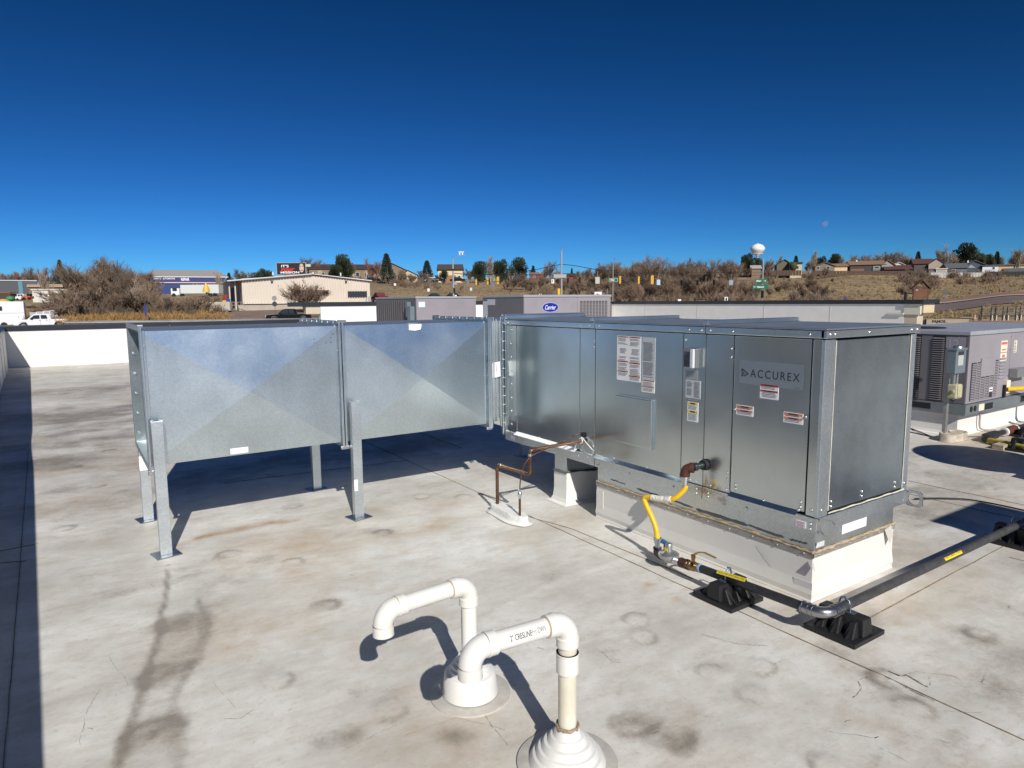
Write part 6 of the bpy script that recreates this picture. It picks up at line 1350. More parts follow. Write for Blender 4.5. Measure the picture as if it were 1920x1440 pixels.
def bushproto(seed, n=60, tw=.05):
    r6 = random.Random(seed); mb = MB()
    for i in range(n):
        a = r6.uniform(0, 6.28); t = r6.uniform(0, .8); d = Vector((math.cos(a)*t, math.sin(a)*t, 1)).normalized(); b0 = Vector((r6.gauss(0, .15), r6.gauss(0, .15), 0)); e = b0+d*r6.uniform(.5, 1); s = d.cross(Vector((r6.gauss(0, 1), r6.gauss(0, 1), 0))).normalized()*tw*.5
        mb.add([b0-s, b0+s, e], [(0, 1, 2)])
        for k_ in range(2):
            q = b0.lerp(e, r6.uniform(.3, .9)); e2 = q+(d+Vector((r6.gauss(0, .6), r6.gauss(0, .6), r6.gauss(0, .3)))).normalized()*r6.uniform(.2, .45); mb.add([q-s*.7, q+s*.7, e2], [(0, 1, 2)])
    return mb
bp_ = [bushproto(i) for i in range(5)]
scatter('brushwood', [(60, 300, 92, 124, 80), (300, 415, 92, 110, 34), (130, 290, 92, 125, 30)], bp_, TWIG, hmin=.8, hmax=2.4, seed=2)
scatter('brushwood', [(1150, 1300, 108, 160, 60), (1300, 1420, 105, 165, 40), (960, 1150, 130, 200, 60), (1480, 1560, 100, 140, 25), (1680, 1760, 135, 180, 40), (1420, 1520, 150, 200, 30), (740, 830, 165, 195, 30), (1760, 1880, 150, 185, 40)], bp_, TWIG, hmin=.8, hmax=2.4, seed=3)
gp_ = [bushproto(20+i, 26, .09) for i in range(4)]
scatter('dry_grass', [(60, 430, 86, 95, 420), (-60, 120, 93, 98, 60)], gp_, mat('golden_grass', (.40, .25, .09), .9, vs=.3, col2=(.26, .15, .06)), hmin=.5, hmax=1.3, seed=4)
scatter('dry_grass', [(1430, 1760, 105, 190, 700), (1740, 1925, 117, 190, 500), (740, 1150, 130, 200, 450), (1740, 1925, 76, 95, 120)], gp_, mat('straw_grass', (.40, .30, .16), .9, vs=.2, col2=(.24, .165, .09)), hmin=.25, hmax=.75, seed=5)
# ================================================================ BUILDINGS, SIGNS AND VEHICLES IN THE DISTANCE
GLASS = mat('dark_window_glass', (.03, .04, .05), .08); WFRAME = mat('white_frame', (.6, .6, .58), .6)
def bld(name, label, cat, px, D, rot=0.0, group=None, dz=0.0, zrow_=None):
    g = G(px, D, dz)
    if zrow_ is not None: g.z = zrow(px, zrow_, D)
    return thing(name, label, cat, tuple(g), group, rotz=-YAW+rot)
def gable_y(T, w, d, h, rh_, wm, rm, ov=.4, z0=0, x0=0, y0=0, ridge='x', th=.15):
    """walls and pitched roof. ridge 'x': ridge runs left-right; 'y': gable end faces the viewer"""
    mb = MB(); x1, y1 = x0+w, y0+d
    if ridge == 'y':
        xm = (x0+x1)/2; P_ = [(x0, y0, z0-2.5), (x1, y0, z0-2.5), (x1, y0, z0+h), (xm, y0, z0+h+rh_), (x0, y0, z0+h)]; mb.prism(P_, (0, 0, 0), (0, d, 0)); part('wall', mb, wm, T)
        for s, xa in ((-1, x0), (1, x1)):
            mb = MB(); xo = xa+s*ov; zo = z0+h-rh_*ov/(w/2)
            mb.prism([(xo, y0-ov, zo+.02), (xm, y0-ov, z0+h+rh_+.02), (xm, y0-ov, z0+h+rh_+th), (xo, y0-ov, zo+th)], (0, 0, 0), (0, d+2*ov, 0)); part('roof', mb, rm, T)
    else:
        ym = (y0+y1)/2; P_ = [(x0, y0, z0-2.5), (x0, y1, z0-2.5), (x0, y1, z0+h), (x0, ym, z0+h+rh_), (x0, y0, z0+h)]; mb.prism(P_, (0, 0, 0), (w, 0, 0)); part('wall', mb, wm, T)
        for s, ya in ((-1, y0), (1, y1)):
            mb = MB(); yo = ya+s*ov; zo = z0+h-rh_*ov/(d/2)
            mb.prism([(x0-ov, yo, zo+.02), (x0-ov, ym, z0+h+rh_+.02), (x0-ov, ym, z0+h+rh_+th), (x0-ov, yo, zo+th)], (0, 0, 0), (w+2*ov, 0, 0)); part('roof', mb, rm, T)
def win(T, x0, z0, x1, z1, y=0.0, fm=WFRAME, gm=GLASS, nm='window'):
    f = part(nm, MB().box(x0-.08, y-.06, z0-.08, x1+.08, y-.005, z1+.08), fm, T); part('pane', MB().box(x0, y-.075, z0, x1, y-.061, z1), gm, f)
def winx(T, y0, z0, y1, z1, x, s=1, fm=WFRAME):
    f = part('window', MB().box(x+s*.005, y0-.08, z0-.08, x+s*.06, y1+.08, z1+.08), fm, T); part('pane', MB().box(x+s*.061, y0, z0, x+s*.075, y1, z1), GLASS, f)
def sc_(px0, px1, D): return (px1-px0)/FPX*D
# --- tan metal building with the loading dock
TAN = mat('tan_metal_siding', (.60, .53, .45), .55, var=.05, vs=.3); TRIMB = mat('pale_trim', (.62, .58, .52), .6)
D = 104.
B = thing('metal_building', 'tan corrugated metal building with shallow gable and loading dock', 'building', tuple(G(455, D)), rotz=-YAW+math.radians(26))
B.location.z = zrow(455, 576, D); u = D/FPX
W_ = 19.9; bz0 = B.location.z
def Zx(x, py): Dx = 104+.438*x; return zrow(960+(-.4036*104+.899*x)/Dx*FPX, py, Dx)-bz0
def Xp(px): k = (px-960)/FPX; return (k*104+.4036*104)/(.899-.438*k)
def Zr(py): return Zx(10, py)
xr = Xp(585)
mb = MB(); mb.prism([(0, 0, -2), (W_, 0, -2), (W_, 0, Zx(W_, 527)), (xr, 0, Zx(xr, 515.5)), (0, 0, Zx(0, 523))], (0, 0, 0), (0, 22, 0)); part('wall', mb, TAN, B)
for i in range(46):
    x = .1+i*(W_-.2)/46; zt = Zx(0, 523)+(Zx(xr, 515.5)-Zx(0, 523))*(x/xr) if x < xr else Zx(xr, 515.5)+(Zx(W_, 527)-Zx(xr, 515.5))*((x-xr)/(W_-xr))
    part('siding_rib', MB().box(x, -.12, Zx(x, 567), x+.14, -.002, zt-.12), TAN, B)
RW = mat('white_metal_roof', (.62, .63, .64), .5)
xl = Xp(428)
mb = MB(); mb.prism([(xl, -.5, Zx(xl, 527.5)), (xr, -.5, Zx(xr, 514.8)), (xr, -.5, Zx(xr, 513.6)), (xl, -.5, Zx(xl, 526))], (0, 0, 0), (0, 23, 0)); part('roof', mb, RW, B)
mb = MB(); mb.prism([(xr, -.5, Zx(xr, 514.8)), (W_+.3, -.5, Zx(W_, 527.6)), (W_+.3, -.5, Zx(W_, 526)), (xr, -.5, Zx(xr, 513.6))], (0, 0, 0), (0, 23, 0)); part('roof', mb, RW, B)
mb = MB(); mb.prism([(xl, -.56, Zx(xl, 528.6)), (xr, -.56, Zx(xr, 516)), (xr, -.56, Zx(xr, 514.9)), (xl, -.56, Zx(xl, 527.6))], (0, 0, 0), (0, .05, 0)); part('eave_trim', mb, mat('dark_eave', (.28, .27, .26), .6), B)
part('wall', MB().box(-1.6, 7, -2, -.01, 20, Zx(0, 527)), TAN, B, label='recessed wing under the open eave'); part('door', MB().box(-1.2, 6.9, 1.0, -.5, 6.99, 3.1), mat('door_shadow', (.2, .18, .17), .7), B)
for x in (xl+.2, xl*.5): part('canopy_post', MB().box(x, .5, -1, x+.2, .7, Zx(x, 528)), mat('pale_post', (.5, .45, .4), .6), B)
part('base_ledge', MB().box(.0, -.35, Zr(568.3), W_*.78, -.051, Zr(566.8)), TRIMB, B); part('dock_wall', MB().box(-9*u, -1.5, -2.5, W_*.62, -.36, Zr(570.5)), CONC, B)
for px_ in (511, 648.5): x = Xp(px_); part('wall_lamp', MB().box(x-.15, -.25, Zx(x, 530.5), x+.17, -.06, Zx(x, 526.5)), mat('lamp_dark', (.06, .05, .05), .5), B)
win(B, Xp(652), Zx(17, 557), Xp(686), Zx(17, 546.5), -.05, mat('bronze_frame', (.08, .06, .05), .5))
win(B, Xp(552), Zr(554), Xp(612), Zr(547), -.05, mat('maroon_frame', (.16, .05, .045), .6))
part('awning', MB().box(Xp(548), -.9, Zr(546.5), Xp(615), -.06, Zr(544)), MATS['maroon_frame'], B)
part('door', MB().box(Xp(683), -.10, Zx(19, 566), Xp(694), -.052, Zx(19, 556)), mat('grey_box', (.35, .34, .33), .6), B)
for x in (136*u, 60*u, 190*u): part('roof_vent', MB().cyl((x, 3, Zr(516)), (x, 3, Zr(510)), .12, 8), RW, B)
rl = thing('dock_railing', 'small railing at the left end of the loading dock', 'railing', tuple(G(447, 101)), rotz=-YAW); rl.location.z = zrow(447, 578, 101)
for i in range(5): part('post', MB().cyl((-1+.45*i, 0, 0), (-1+.45*i, 0, .95), .03, 6), CONC, rl)
for z in (.5, .95): part('rail', MB().cyl((-1, 0, z), (.8, 0, z), .03, 6), CONC, rl)
mb = MB(); mb.box(-2.2, 0, -.5, .8, .6, .75); rwl = thing('retaining_wall', 'low pale concrete wall left of the loading dock', 'low wall', tuple(G(420, 99)), rotz=-YAW); rwl.location.z = zrow(420, 575, 99); part('wall_block', mb, mat('pale_concrete', (.5, .45, .36), .85, var=.1, vs=.5), rwl)
# --- billboard
D = 128.; u = D/FPX
B = thing('billboard', 'black billboard reading IT\'S your MISSION above the tan metal roof', 'billboard', tuple(G(549, D)), rotz=-YAW)
zb = zrow(549, 516, D)-B.location.z; hw = 27.5*u; hh = 22.5*u
for x in (-hw*.5, hw*.5): part('post', MB().cyl((x, .5, -.5), (x, .5, zb+1), .18, 8), GINK, B)
fr_ = part('frame', MB().box(-hw, 0, zb, hw, .4, zb+hh), mat('grey_frame', (.30, .30, .31), .6), B)
bd = part('poster', MB().box(-hw+.12, -.03, zb+.1, hw-.12, -.004, zb+hh-.1), mat('poster_black', (.015, .012, .014), .5), B)
FB = ((0, -.04, zb), (1, 0, 0), (0, 0, 1), (0, -1, 0))
text_obj('lettering', "IT'S", FB, -hw*.66, hh*.62, hh*.19, WLABEL, bd, width=hw*.5, bold=.02)
text_obj('lettering', 'MISSION', FB, -hw*.72, hh*.12, hh*.17, WLABEL, bd, width=hw*1.25, bold=.02)
text_obj('lettering', 'your', ((0, -.06, zb), (1, 0, 0), (0, 0, 1), (0, -1, 0)), -hw*.80, hh*.33, hh*.30, mat('poster_red', (.65, .03, .02), .5), bd, width=hw*1.05, shear=.4, bold=.03)
mb = MB(); cxh, czh = hw*.70, zb+hh*.55
mb.prism([(cxh+hh*.22*math.cos(a)*.82, -.032, czh+hh*.36*math.sin(a)) for a in np.linspace(0, 6.28, 19)[:-1]], (0, 0, 0), (0, -.008, 0)); fc_ = part('portrait', mb, mat('skin_print', (.55, .38, .30), .6), bd)
mb = MB(); mb.prism([(cxh+hh*.24*math.cos(a), -.031, czh+hh*.12+hh*.34*math.sin(a)) for a in np.linspace(-.3, 3.4, 12)], (0, 0, 0), (0, -.004, 0)); mb.box(cxh-.35, -.046, czh+.25, cxh-.12, -.041, czh+.36); mb.box(cxh+.12, -.046, czh+.25, cxh+.35, -.041, czh+.36); mb.box(cxh-.22, -.046, czh-.5, cxh+.22, -.041, czh-.38); part('portrait_print', mb, mat('hair_print', (.04, .025, .02), .6), fc_, kind='stuff')
part('side_lamp', MB().box(hw, -.2, zb+hh*.65, hw+.9, .2, zb+hh*.85), mat('pale_lamp', (.5, .5, .35), .5), B)
# --- blue automotive building
D = 188.; u = D/FPX
B = thing('shop_building', 'blue automotive shop with grey metal roof and red and white stripe', 'building', tuple(G(340, D)), rotz=-YAW+.42); zb = zrow(340, 545, D); B.location.z = zb
Zr = lambda py: (545-py)*u
x0_, x1_ = (282-340)*u, (418-340)*u
BL = mat('royal_blue_wall', (.016, .040, .16), .6)
part('wall', MB().box(x0_, 0, -3, x1_, 18, Zr(520)), BL, B)
part('fascia', MB().box(x0_, -.3, Zr(529), x1_, -.01, Zr(520.5)), BL, B); part('stripe', MB().box(x0_, -.34, Zr(530), x1_, -.02, Zr(529.05)), mat('stripe_red', (.5, .06, .04), .5), B); part('stripe', MB().box(x0_, -.36, Zr(531), x1_, -.02, Zr(530.05)), WLABEL, B)
mb = MB(); mb.prism([(x0_-.5, -.5, Zr(520.3)), (x0_+2, 9, Zr(505.5)), (x1_-2, 9, Zr(505.5)), (x1_+.8, -.5, Zr(520.3))], (0, 0, 0), (0, 0, .2)); part('roof', mb, mat('grey_metal_roof', (.36, .35, .34), .5, var=.06, vs=2), B)
part('roof', MB().quad((x0_+2, 9, Zr(505.5)), (x1_-2, 9, Zr(505.5)), (x1_, 19, Zr(520)), (x0_, 19, Zr(520))), MATS['grey_metal_roof'], B)
part('eave_trim', MB().box(x0_-.5, -.55, Zr(520.4), x1_+.5, -.40, Zr(519.4)), WLABEL, B)
FB = ((0, -.31, 0), (1, 0, 0), (0, 0, 1), (0, -1, 0))
text_obj('lettering', "FERRY'S", FB, (296-340)*u, Zr(524.3), .42, WLABEL, B, width=13*u, bold=.02, depth=.01); text_obj('lettering', 'AUTOMOTIVE', FB, (312-340)*u, Zr(524.3), .42, WLABEL, B, width=20*u, bold=.02); text_obj('lettering', 'REPAIR', FB, (342-340)*u, Zr(526.6), .72, WLABEL, B, width=14*u, bold=.03)
win(B, (362-340)*u, Zr(535), (368-340)*u, Zr(531.5), 0); win(B, (384-340)*u, Zr(537), (407-340)*u, Zr(534), 0)
# --- trailer truck and cab beside it
def truck_trailer(label, px0, px1, ytop, ybot, D, cab_left=True):
    u = D/FPX; g = G((px0+px1)/2, D); T = thing('semi_truck', label, 'truck', tuple(g), rotz=-YAW); T.location.z = zrow((px0+px1)/2, ybot+3, D)
    L_ = (px1-px0)*u; h = (ybot-ytop)*u
    part('trailer', MB().box(-L_/2, 0, .9, L_/2, 2.5, .9+h), mat('pale_trailer', (.60, .64, .62), .4), T, .03)
    part('cab', MB().box(-L_/2-2.4, .1, .5, -L_/2-.4, 2.4, .5+h*.8), WLABEL, T, .1); part('window_pane', MB().box(-L_/2-2.0, .08, 1.5, -L_/2-.9, .099, 2.3), GLASS, T)
    for x in (-L_/2-1.7, -L_/2+.3, L_/2-2.2, L_/2-1.0): part('wheel', MB().cyl((x, 0, .5), (x, .3, .5), .5, 12), RUBBER, T)
    return T
truck_trailer('long white box trailer with a small white cab by the blue shop', 340, 411, 538, 554, 163)
# --- pick-up trucks
def pickup(label, px, D, L_, m, ybase, face=-1, rot=0.0, glass=GLASS):
    T = thing('pickup_truck', label, 'pickup truck', tuple(G(px, D)), 'pickup trucks on the road', rotz=-YAW+rot+(0 if rot else -math.atan((px-960)/FPX))); T.location.z = zrow(px, ybase, D)
    s = L_/5.8; f = face
    body = [(-2.9, .45), (-2.9, .95), (-2.75, 1.08), (-1.45, 1.18), (.0, 1.2), (2.9, 1.18), (2.95, .5), (2.35, .42), (2.30, .62), (2.15, .85), (1.85, .95), (1.55, .85), (1.40, .62), (1.35, .42), (-1.35, .42), (-1.40, .62), (-1.55, .85), (-1.85, .95), (-2.15, .85), (-2.30, .62), (-2.35, .42)]
    P3 = lambda pts, y0: [(-f*p[0]*s if f > 0 else p[0]*s, y0, p[1]*s) for p in pts]
    mb = MB(); mb.prism(P3(body, 0), (0, 0, 0), (0, 1.95*s, 0)); part('body', mb, m, T, .03)
    cab = [(-1.42, 1.19), (-.72, 1.80), (-.3, 1.88), (.9, 1.86), (1.12, 1.20)]
    mb = MB(); mb.prism(P3(cab, .12*s), (0, 0, 0), (0, 1.70*s, 0)); part('cab', mb, m, T, .04)
    for a in ([(-1.18, 1.25), (-.66, 1.70), (-.10, 1.74), (-.10, 1.25)], [(.02, 1.25), (.02, 1.74), (.62, 1.72), (.72, 1.25)]):
        mb = MB(); mb.prism(P3(a, .10*s), (0, 0, 0), (0, .018*s, 0)); part('side_window', mb, glass, T)
    for x in (-1.85, 1.85):
        xx = (-f*x if f > 0 else x)*s
        w = part('wheel', MB().cyl((xx, .02, .42*s), (xx, .30*s, .42*s), .41*s, 18), RUBBER, T); part('rim', MB().cyl((xx, .0, .42*s), (xx, .019, .42*s), .25*s, 12), ZINC, w); part('wheel', MB().cyl((xx, 1.65*s, .42*s), (xx, 1.93*s, .42*s), .41*s, 14), RUBBER, T)
    xs2 = (-f*-2.92 if f > 0 else -2.92)*s; xt = (-f*2.93 if f > 0 else 2.93)*s
    for y in (.08, 1.55): part('headlight', MB().box(xs2-.03, y*s-.01, .80*s, xs2+.28*s, (y+.32)*s, 1.0*s), mat('headlamp', (.6, .6, .55), .1), T)
    part('bumper', MB().box(xs2-.06*s, -.02, .42*s, xs2+.12*s, 1.97*s, .62*s), ZINC if m is not BLACKP else BLACK, T)
    for y in (-.01, 1.70): part('taillight', MB().box(xt-.10*s, y*s, .85*s, xt+.03*s, (y+.26)*s, 1.15*s), mat('tail_red', (.35, .01, .01), .3), T)
    part('mirror', MB().box(-1.05*s, -.16*s, 1.22*s, -.85*s, .08*s, 1.42*s), BLACK, T); part('door_handle', MB().box(-.2*s, -.02, 1.05*s, 0, -.001, 1.09*s).box(.5*s, -.02, 1.05*s, .7*s, -.001, 1.09*s), BLACK, T)
    part('door_line', MB().box(-.06*s, -.004, .5*s, -.04*s, -.0005, 1.18*s).box(.92*s, -.004, .5*s, .94*s, -.0005, 1.18*s), BLACK, T)
    return T
BLACKP = mat('black_car_paint', (.008, .009, .012), .15); WHP = mat('white_car_paint', (.75, .77, .80), .2); REDP = mat('maroon_car_paint', (.13, .02, .02), .25)
pickup('white pickup truck driving past the far left corner of the roof', 73, 85., 5.8, WHP, 615.5)
pickup('black pickup truck on the road in front of the tan metal building', 540, 76., 4.9, BLACKP, 604.5)
pickup('maroon pickup truck parked at the right end of the tan building', 703, 116., 5.0, REDP, 566, rot=-1.1)
# --- white trailer home and fence panels at left
T = thing('travel_trailer', 'tall white box trailer at the far left behind the white pickup', 'trailer', tuple(G(10, 92)), rotz=-YAW+.62); T.location.z = zrow(10, 614, 92); u = 92/FPX
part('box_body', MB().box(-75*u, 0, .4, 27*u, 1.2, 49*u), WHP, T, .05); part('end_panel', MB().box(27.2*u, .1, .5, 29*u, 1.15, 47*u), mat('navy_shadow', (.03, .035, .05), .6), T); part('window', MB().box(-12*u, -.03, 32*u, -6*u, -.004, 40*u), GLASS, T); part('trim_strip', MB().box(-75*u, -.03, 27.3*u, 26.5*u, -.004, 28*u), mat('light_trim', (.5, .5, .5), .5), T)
for x in (-1.5, -.4): part('wheel', MB().cyl((x, -.02, .4), (x, .3, .4), .4, 12), RUBBER, T)
T = thing('fence_panels', 'row of grey panels with white posts behind the white pickup', 'fence', tuple(G(78, 92)), rotz=-YAW); T.location.z = zrow(78, 612, 92); u = 92/FPX
for i, (xa, xb, yt) in enumerate([(53, 65, 585), (66, 78, 583.5), (79, 90, 582), (92, 103, 581)]):
    part('panel', MB().box((xa-78)*u, .05, 0, (xb-78)*u, .1, (612-yt-1.5)*u), mat('panel_grey', (.42, .42, .46), .6), T); part('post', MB().box((xb-78)*u, 0, 0, (xb-78)*u+.14, .15, (612-yt)*u), WHP, T); part('top_rail', MB().box((xa-78)*u, 0, (612-yt-1.5)*u, (xb-78)*u, .12, (612-yt-.4)*u), WHP, T)
# --- guardrail
mb = MB(); T = thing('guardrail', 'long steel guardrail along the highway beyond the duct', 'guardrail', tuple(G(300, 70)))
gl = [G(px, 70.5+(px-100)*.004) for px in range(118, 620, 14)]
for p in gl: pass
vs = []; 
for p, px in zip(gl, range(118, 620, 14)):
    z = zrow(px, 603.5-(px-118)*.012, 70.5+(px-100)*.004); p.z = z
for dz0, dz1, o in ((-.16, -.04, 0), (-.04, .03, .05), (.03, .16, 0)):
    pass
n = len(gl); prof = [(-.13, .0), (-.09, -.05), (-.02, 0), (.02, 0), (.09, -.05), (.13, 0)]
for p in gl:
    for dz, o in prof: vs.append((p.x+fh[0]*o, p.y+fh[1]*o, p.z+dz))
mb.add(vs, [(i*6+k, (i+1)*6+k, (i+1)*6+k+1, i*6+k+1) for i in range(n-1) for k in range(5)]); part('rail', mb, mat('weathered_rail', (.42, .42, .41), .5, .4, var=.2, vs=.6), T)
for i in range(0, n, 2): p = gl[i]; part('post', MB().box(p.x+.1*fh[0]-.08, p.y+.1*fh[1]-.08, p.z-1, p.x+.1*fh[0]+.08, p.y+.1*fh[1]+.08, p.z+.12), mat('dark_timber', (.07, .055, .045), .9), T)
# --- far left buildings and yard clutter
def simple(name, label, cat, px0, px1, ytop, ybot, D, m, depth=8, roofm=None, extra=None, ridge=None, rise=0):
    u = D/FPX; T = thing(name, label, cat, tuple(G((px0+px1)/2, D)), rotz=-YAW-math.atan(((px0+px1)/2-960)/FPX)*(1 if px0 < 960 else .75)); T.location.z = zrow((px0+px1)/2, ybot, D); w = (px1-px0)*u; h = (ybot-ytop)*u
    if ridge: gable_y(T, w, depth, h-rise*u, rise*u, m, roofm, .35, 0, -w/2, 0, ridge)
    else:
        part('wall', MB().box(-w/2, 0, -2.5, w/2, depth, h), m, T); part('roof', MB().box(-w/2-.2, -.2, h+.002, w/2+.2, depth+.2, h+.25), roofm or m, T)
    if extra: extra(T, u, w, h)
    return T
def ex1(T, u, w, h):
    for a in (.15, .28, .42, .78): part('blue_panel', MB().box(-w/2+w*a, -.05, 0, -w/2+w*(a+.05), -.003, h), mat('teal_panel', (.10, .25, .32), .5), T)
simple('warehouse', 'dark teal-striped warehouse at the far left edge', 'building', -70, 56, 527, 552, 165, mat('dark_slate', (.075, .085, .095), .6), roofm=mat('light_roof_edge', (.45, .5, .55), .5), extra=ex1)
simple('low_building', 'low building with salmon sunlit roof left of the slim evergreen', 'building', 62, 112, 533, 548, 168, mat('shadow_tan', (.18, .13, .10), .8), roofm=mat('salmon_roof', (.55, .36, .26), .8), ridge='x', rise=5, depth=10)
def ex2(T, u, w, h):
    for i in range(9): part('dark_lettering_block', MB().box(-w/2+w*(.12+i*.085), -.04, h*.45, -w/2+w*(.17+i*.085), -.003, h*.72), GINK, T)
    part('window_band', MB().box(-w*.28, -.04, h*.12, w*.28, -.003, h*.2), GINK, T); win(T, w*.30, h*.15, w*.36, h*.4, 0)
simple('white_building', 'low white building with dark faded wall lettering behind the thicket', 'building', 72, 158, 544.5, 566, 140, mat('weathered_white', (.62, .62, .58), .7, var=.15, vs=1), roofm=mat('weathered_white_roof', (.55, .55, .52), .7), extra=ex2)
simple('storage_tank', 'pale blue tank building peeking out left of the thicket', 'building', 139, 152, 526, 545, 150, mat('pale_blue_siding', (.35, .42, .55), .5))
T = bld('parked_van', 'white parked van with dark windows in the far left yard', 'van', 38, 118, zrow_=563); part('body', MB().box(-1.2, 0, .3, .9, 2, 1.0).box(-.8, .1, 1.0, .9, 1.9, 1.6), WHP, T, .05)
T.scale = (.7, .7, .7); part('window_pane', MB().box(-.55, .08, 1.05, -.05, .099, 1.5).box(.1, .08, 1.05, .6, .099, 1.5), GLASS, T); part('wheel', MB().cyl((-.7, -.02, .3), (-.7, .2, .3), .3, 10), RUBBER, T); part('wheel', MB().cyl((.5, -.02, .3), (.5, .2, .3), .3, 10), RUBBER, T)
T = bld('loader', 'orange loader in the far left yard', 'loader', 50, 117, zrow_=562); T.scale = (.7, .7, .7); part('chassis', MB().box(-.9, 0, .3, .9, 1.5, .9), mat('orange_paint', (.55, .12, .03), .5), T, .05); part('arm', MB().tube([(-.6, .5, .8), (-1.3, .5, 1.1), (-1.6, .5, .3)], .14, 6), MATS['orange_paint'], T); part('cab', MB().box(-.1, .3, .9, .7, 1.2, 1.5), BLACK, T)
for x in (-.6, .6): part('wheel', MB().cyl((x, -.05, .35), (x, .25, .35), .38, 10), RUBBER, T)
T = bld('tarp_pile', 'green tarp heap in the far left yard', 'tarp', 20, 120, zrow_=561); part('tarp', MB().ball((0, 0, .1), .75, 10, 6, .7), mat('green_tarp', (.05, .22, .09), .6), T); 
T = bld('tarp_pile', 'orange flat tarp over stacked goods at the far left edge', 'tarp', 4, 121, zrow_=562); part('tarp', MB().prism([(-2.6, 0, 1.1), (1.6, 0, 1.3), (1.6, 0, 1.4), (-2.6, 0, 1.2)], (0, 0, 0), (0, 2, 0)), MATS['orange_paint'], T); part('stacked_goods', MB().box(-2.4, .2, 0, 1.4, 1.8, 1.08), mat('dark_goods', (.06, .05, .05), .8), T)
T = bld('sand_heap', 'yellow heap above the white trailer at the far left edge', 'heap', 6, 108, zrow_=569); part('heap', MB().ball((0, 0, 0), 1.1, 12, 6, .7).ball((-1.5, 0, 0), 1.0, 12, 6, .7), mat('yellow_heap', (.55, .36, .08), .9), T)
T = bld('blue_barrel', 'bright blue barrel beside the tan building', 'barrel', 428, 101.5, zrow_=567.5); part('barrel', MB().lathe([(.26, 0), (.29, .02), (.29, .28), (.31, .3), (.29, .32), (.29, .57), (.26, .6), (0, .6)], (0, 0, 0), 14), mat('blue_plastic', (.01, .09, .40), .4), T)
T = bld('vending_cart', 'small red and yellow machine beside the blue barrel', 'machine', 422, 102, zrow_=567); part('body', MB().box(-.36, 0, 0, .36, .6, .35), mat('yellow_enamel', (.7, .45, .05), .4), T); part('hood', MB().box(-.36, 0, .352, .36, .6, 1.15), mat('red_enamel', (.30, .04, .03), .4), T, .05)
T = bld('scrap_pile', 'dark scrap metal and bench left of the red machine', 'scrap pile', 398, 104, zrow_=566)
r8 = random.Random(8)
for i in range(14): a = Vector((r8.uniform(-1.6, 1.2), r8.uniform(0, 1), 0)); part('bar', MB().cyl(a, a+Vector((r8.uniform(-.8, .8), .1, r8.uniform(.3, 1.1))), .05, 5), mat('dark_scrap', (.06, .045, .045), .7), T)
T = bld('crane_bucket', 'yellow triangular hopper above the white trailer', 'hopper', 388, 160, zrow_=540); u = 160/FPX; part('hopper', MB().lathe([(.9, -1), (.75, 0), (.1, 1.2), (0, 1.2)], (0, 0, 0), 8, False), mat('hopper_yellow', (.65, .42, .10), .6), T); part('mast', MB().cyl((0, 0, -3), (0, 0, -1), .15, 6), GINK, T)
# roadside round mirror/sign pair
T = bld('round_sign', 'pair of round grey road signs seen from behind before the tan building', 'road sign', 515, 86, zrow_=590); u = 86/FPX
part('post', MB().cyl((0, 0, 0), (0, 0, 33*u), .04, 6), ZINC, T)
for zc, rr, m_ in ((31*u, 4.6*u, mat('sign_back', (.42, .42, .42), .4, .5)), (20.5*u, 4.6*u, mat('dark_disc', (.05, .05, .055), .5))): part('disc', MB().cyl((0, -.06, zc), (0, -.10, zc), rr, 20), m_, T)
T = bld('marker_post', 'small dark marker sign on a thin post by the guardrail', 'road sign', 425, 80, zrow_=598); part('post', MB().cyl((0, 0, 0), (0, 0, 1.1), .03, 5), GINK, T); part('plate', MB().box(-.12, -.05, .9, .12, -.02, 1.2), GINK, T)
T = bld('marker_post', 'blue marker post in the left thicket', 'marker post', 271, 84, zrow_=592); part('post', MB().box(-.1, 0, 0, .1, .06, 1.5), mat('blue_post', (.03, .05, .25), .5), T)
# --- apartments on the hill
BRN = mat('brown_wall', (.22, .16, .11), .8, var=.1, vs=.5); BRR = mat('dark_brown_roof', (.055, .040, .036), .85); CRM = mat('cream_wall', (.62, .52, .33), .8); BRK = mat('orange_brick', (.28, .15, .09), .85)
D = 222.; u = D/FPX
def exA(T, u, w, h):
    for i in range(7): win(T, -w/2+w*(.05+i*.135), h*.30, -w/2+w*(.10+i*.135), h*.52, 0)
    for i in range(4): part('stone_column', MB().box(-w/2+w*(.13+i*.25), -.2, 0, -w/2+w*(.20+i*.25), -.002, h*.62), mat('pale_stone', (.38, .32, .25), .85), T)
simple('apartment_building', 'long brown apartment building behind the rounded evergreen', 'building', 585, 700, 495.5, 529, 222, BRN, depth=14, roofm=BRR, extra=exA, ridge='x', rise=10)
simple('apartment_building', 'brown apartment wing with gable behind the blue green spruce', 'building', 694, 766, 492, 529, 216, BRN, depth=22, roofm=BRR, ridge='y', rise=17)
simple('apartment_building', 'low tan wing sloping down right of the blue green spruce', 'building', 750, 783, 508, 528, 210, mat('tan_wall', (.52, .42, .28), .8), depth=12, roofm=BRR, ridge='y', rise=8)
def exB(T, u, w, h):
    part('brick_panel', MB().box(-w*.20, -.12, 0, w*.22, -.003, h*.60), BRK, T)
    for x in (-.36, .36): win(T, w*x-.3, h*.42, w*x+.3, h*.55, 0)
    part('side_stair', MB().box(-w/2-1.2, 1, 0, -w/2-.05, 4, h*.62), BRR, T)
simple('apartment_building', 'square cream and orange brick apartment block with dark mansard roof', 'building', 823, 868, 508, 530, 220, CRM, depth=10, roofm=BRR, extra=exB)
T = bld('mansard_roof', 'dark mansard roof of the cream apartment block', 'roof', 845, 219)
bpy.data.objects.remove(T)
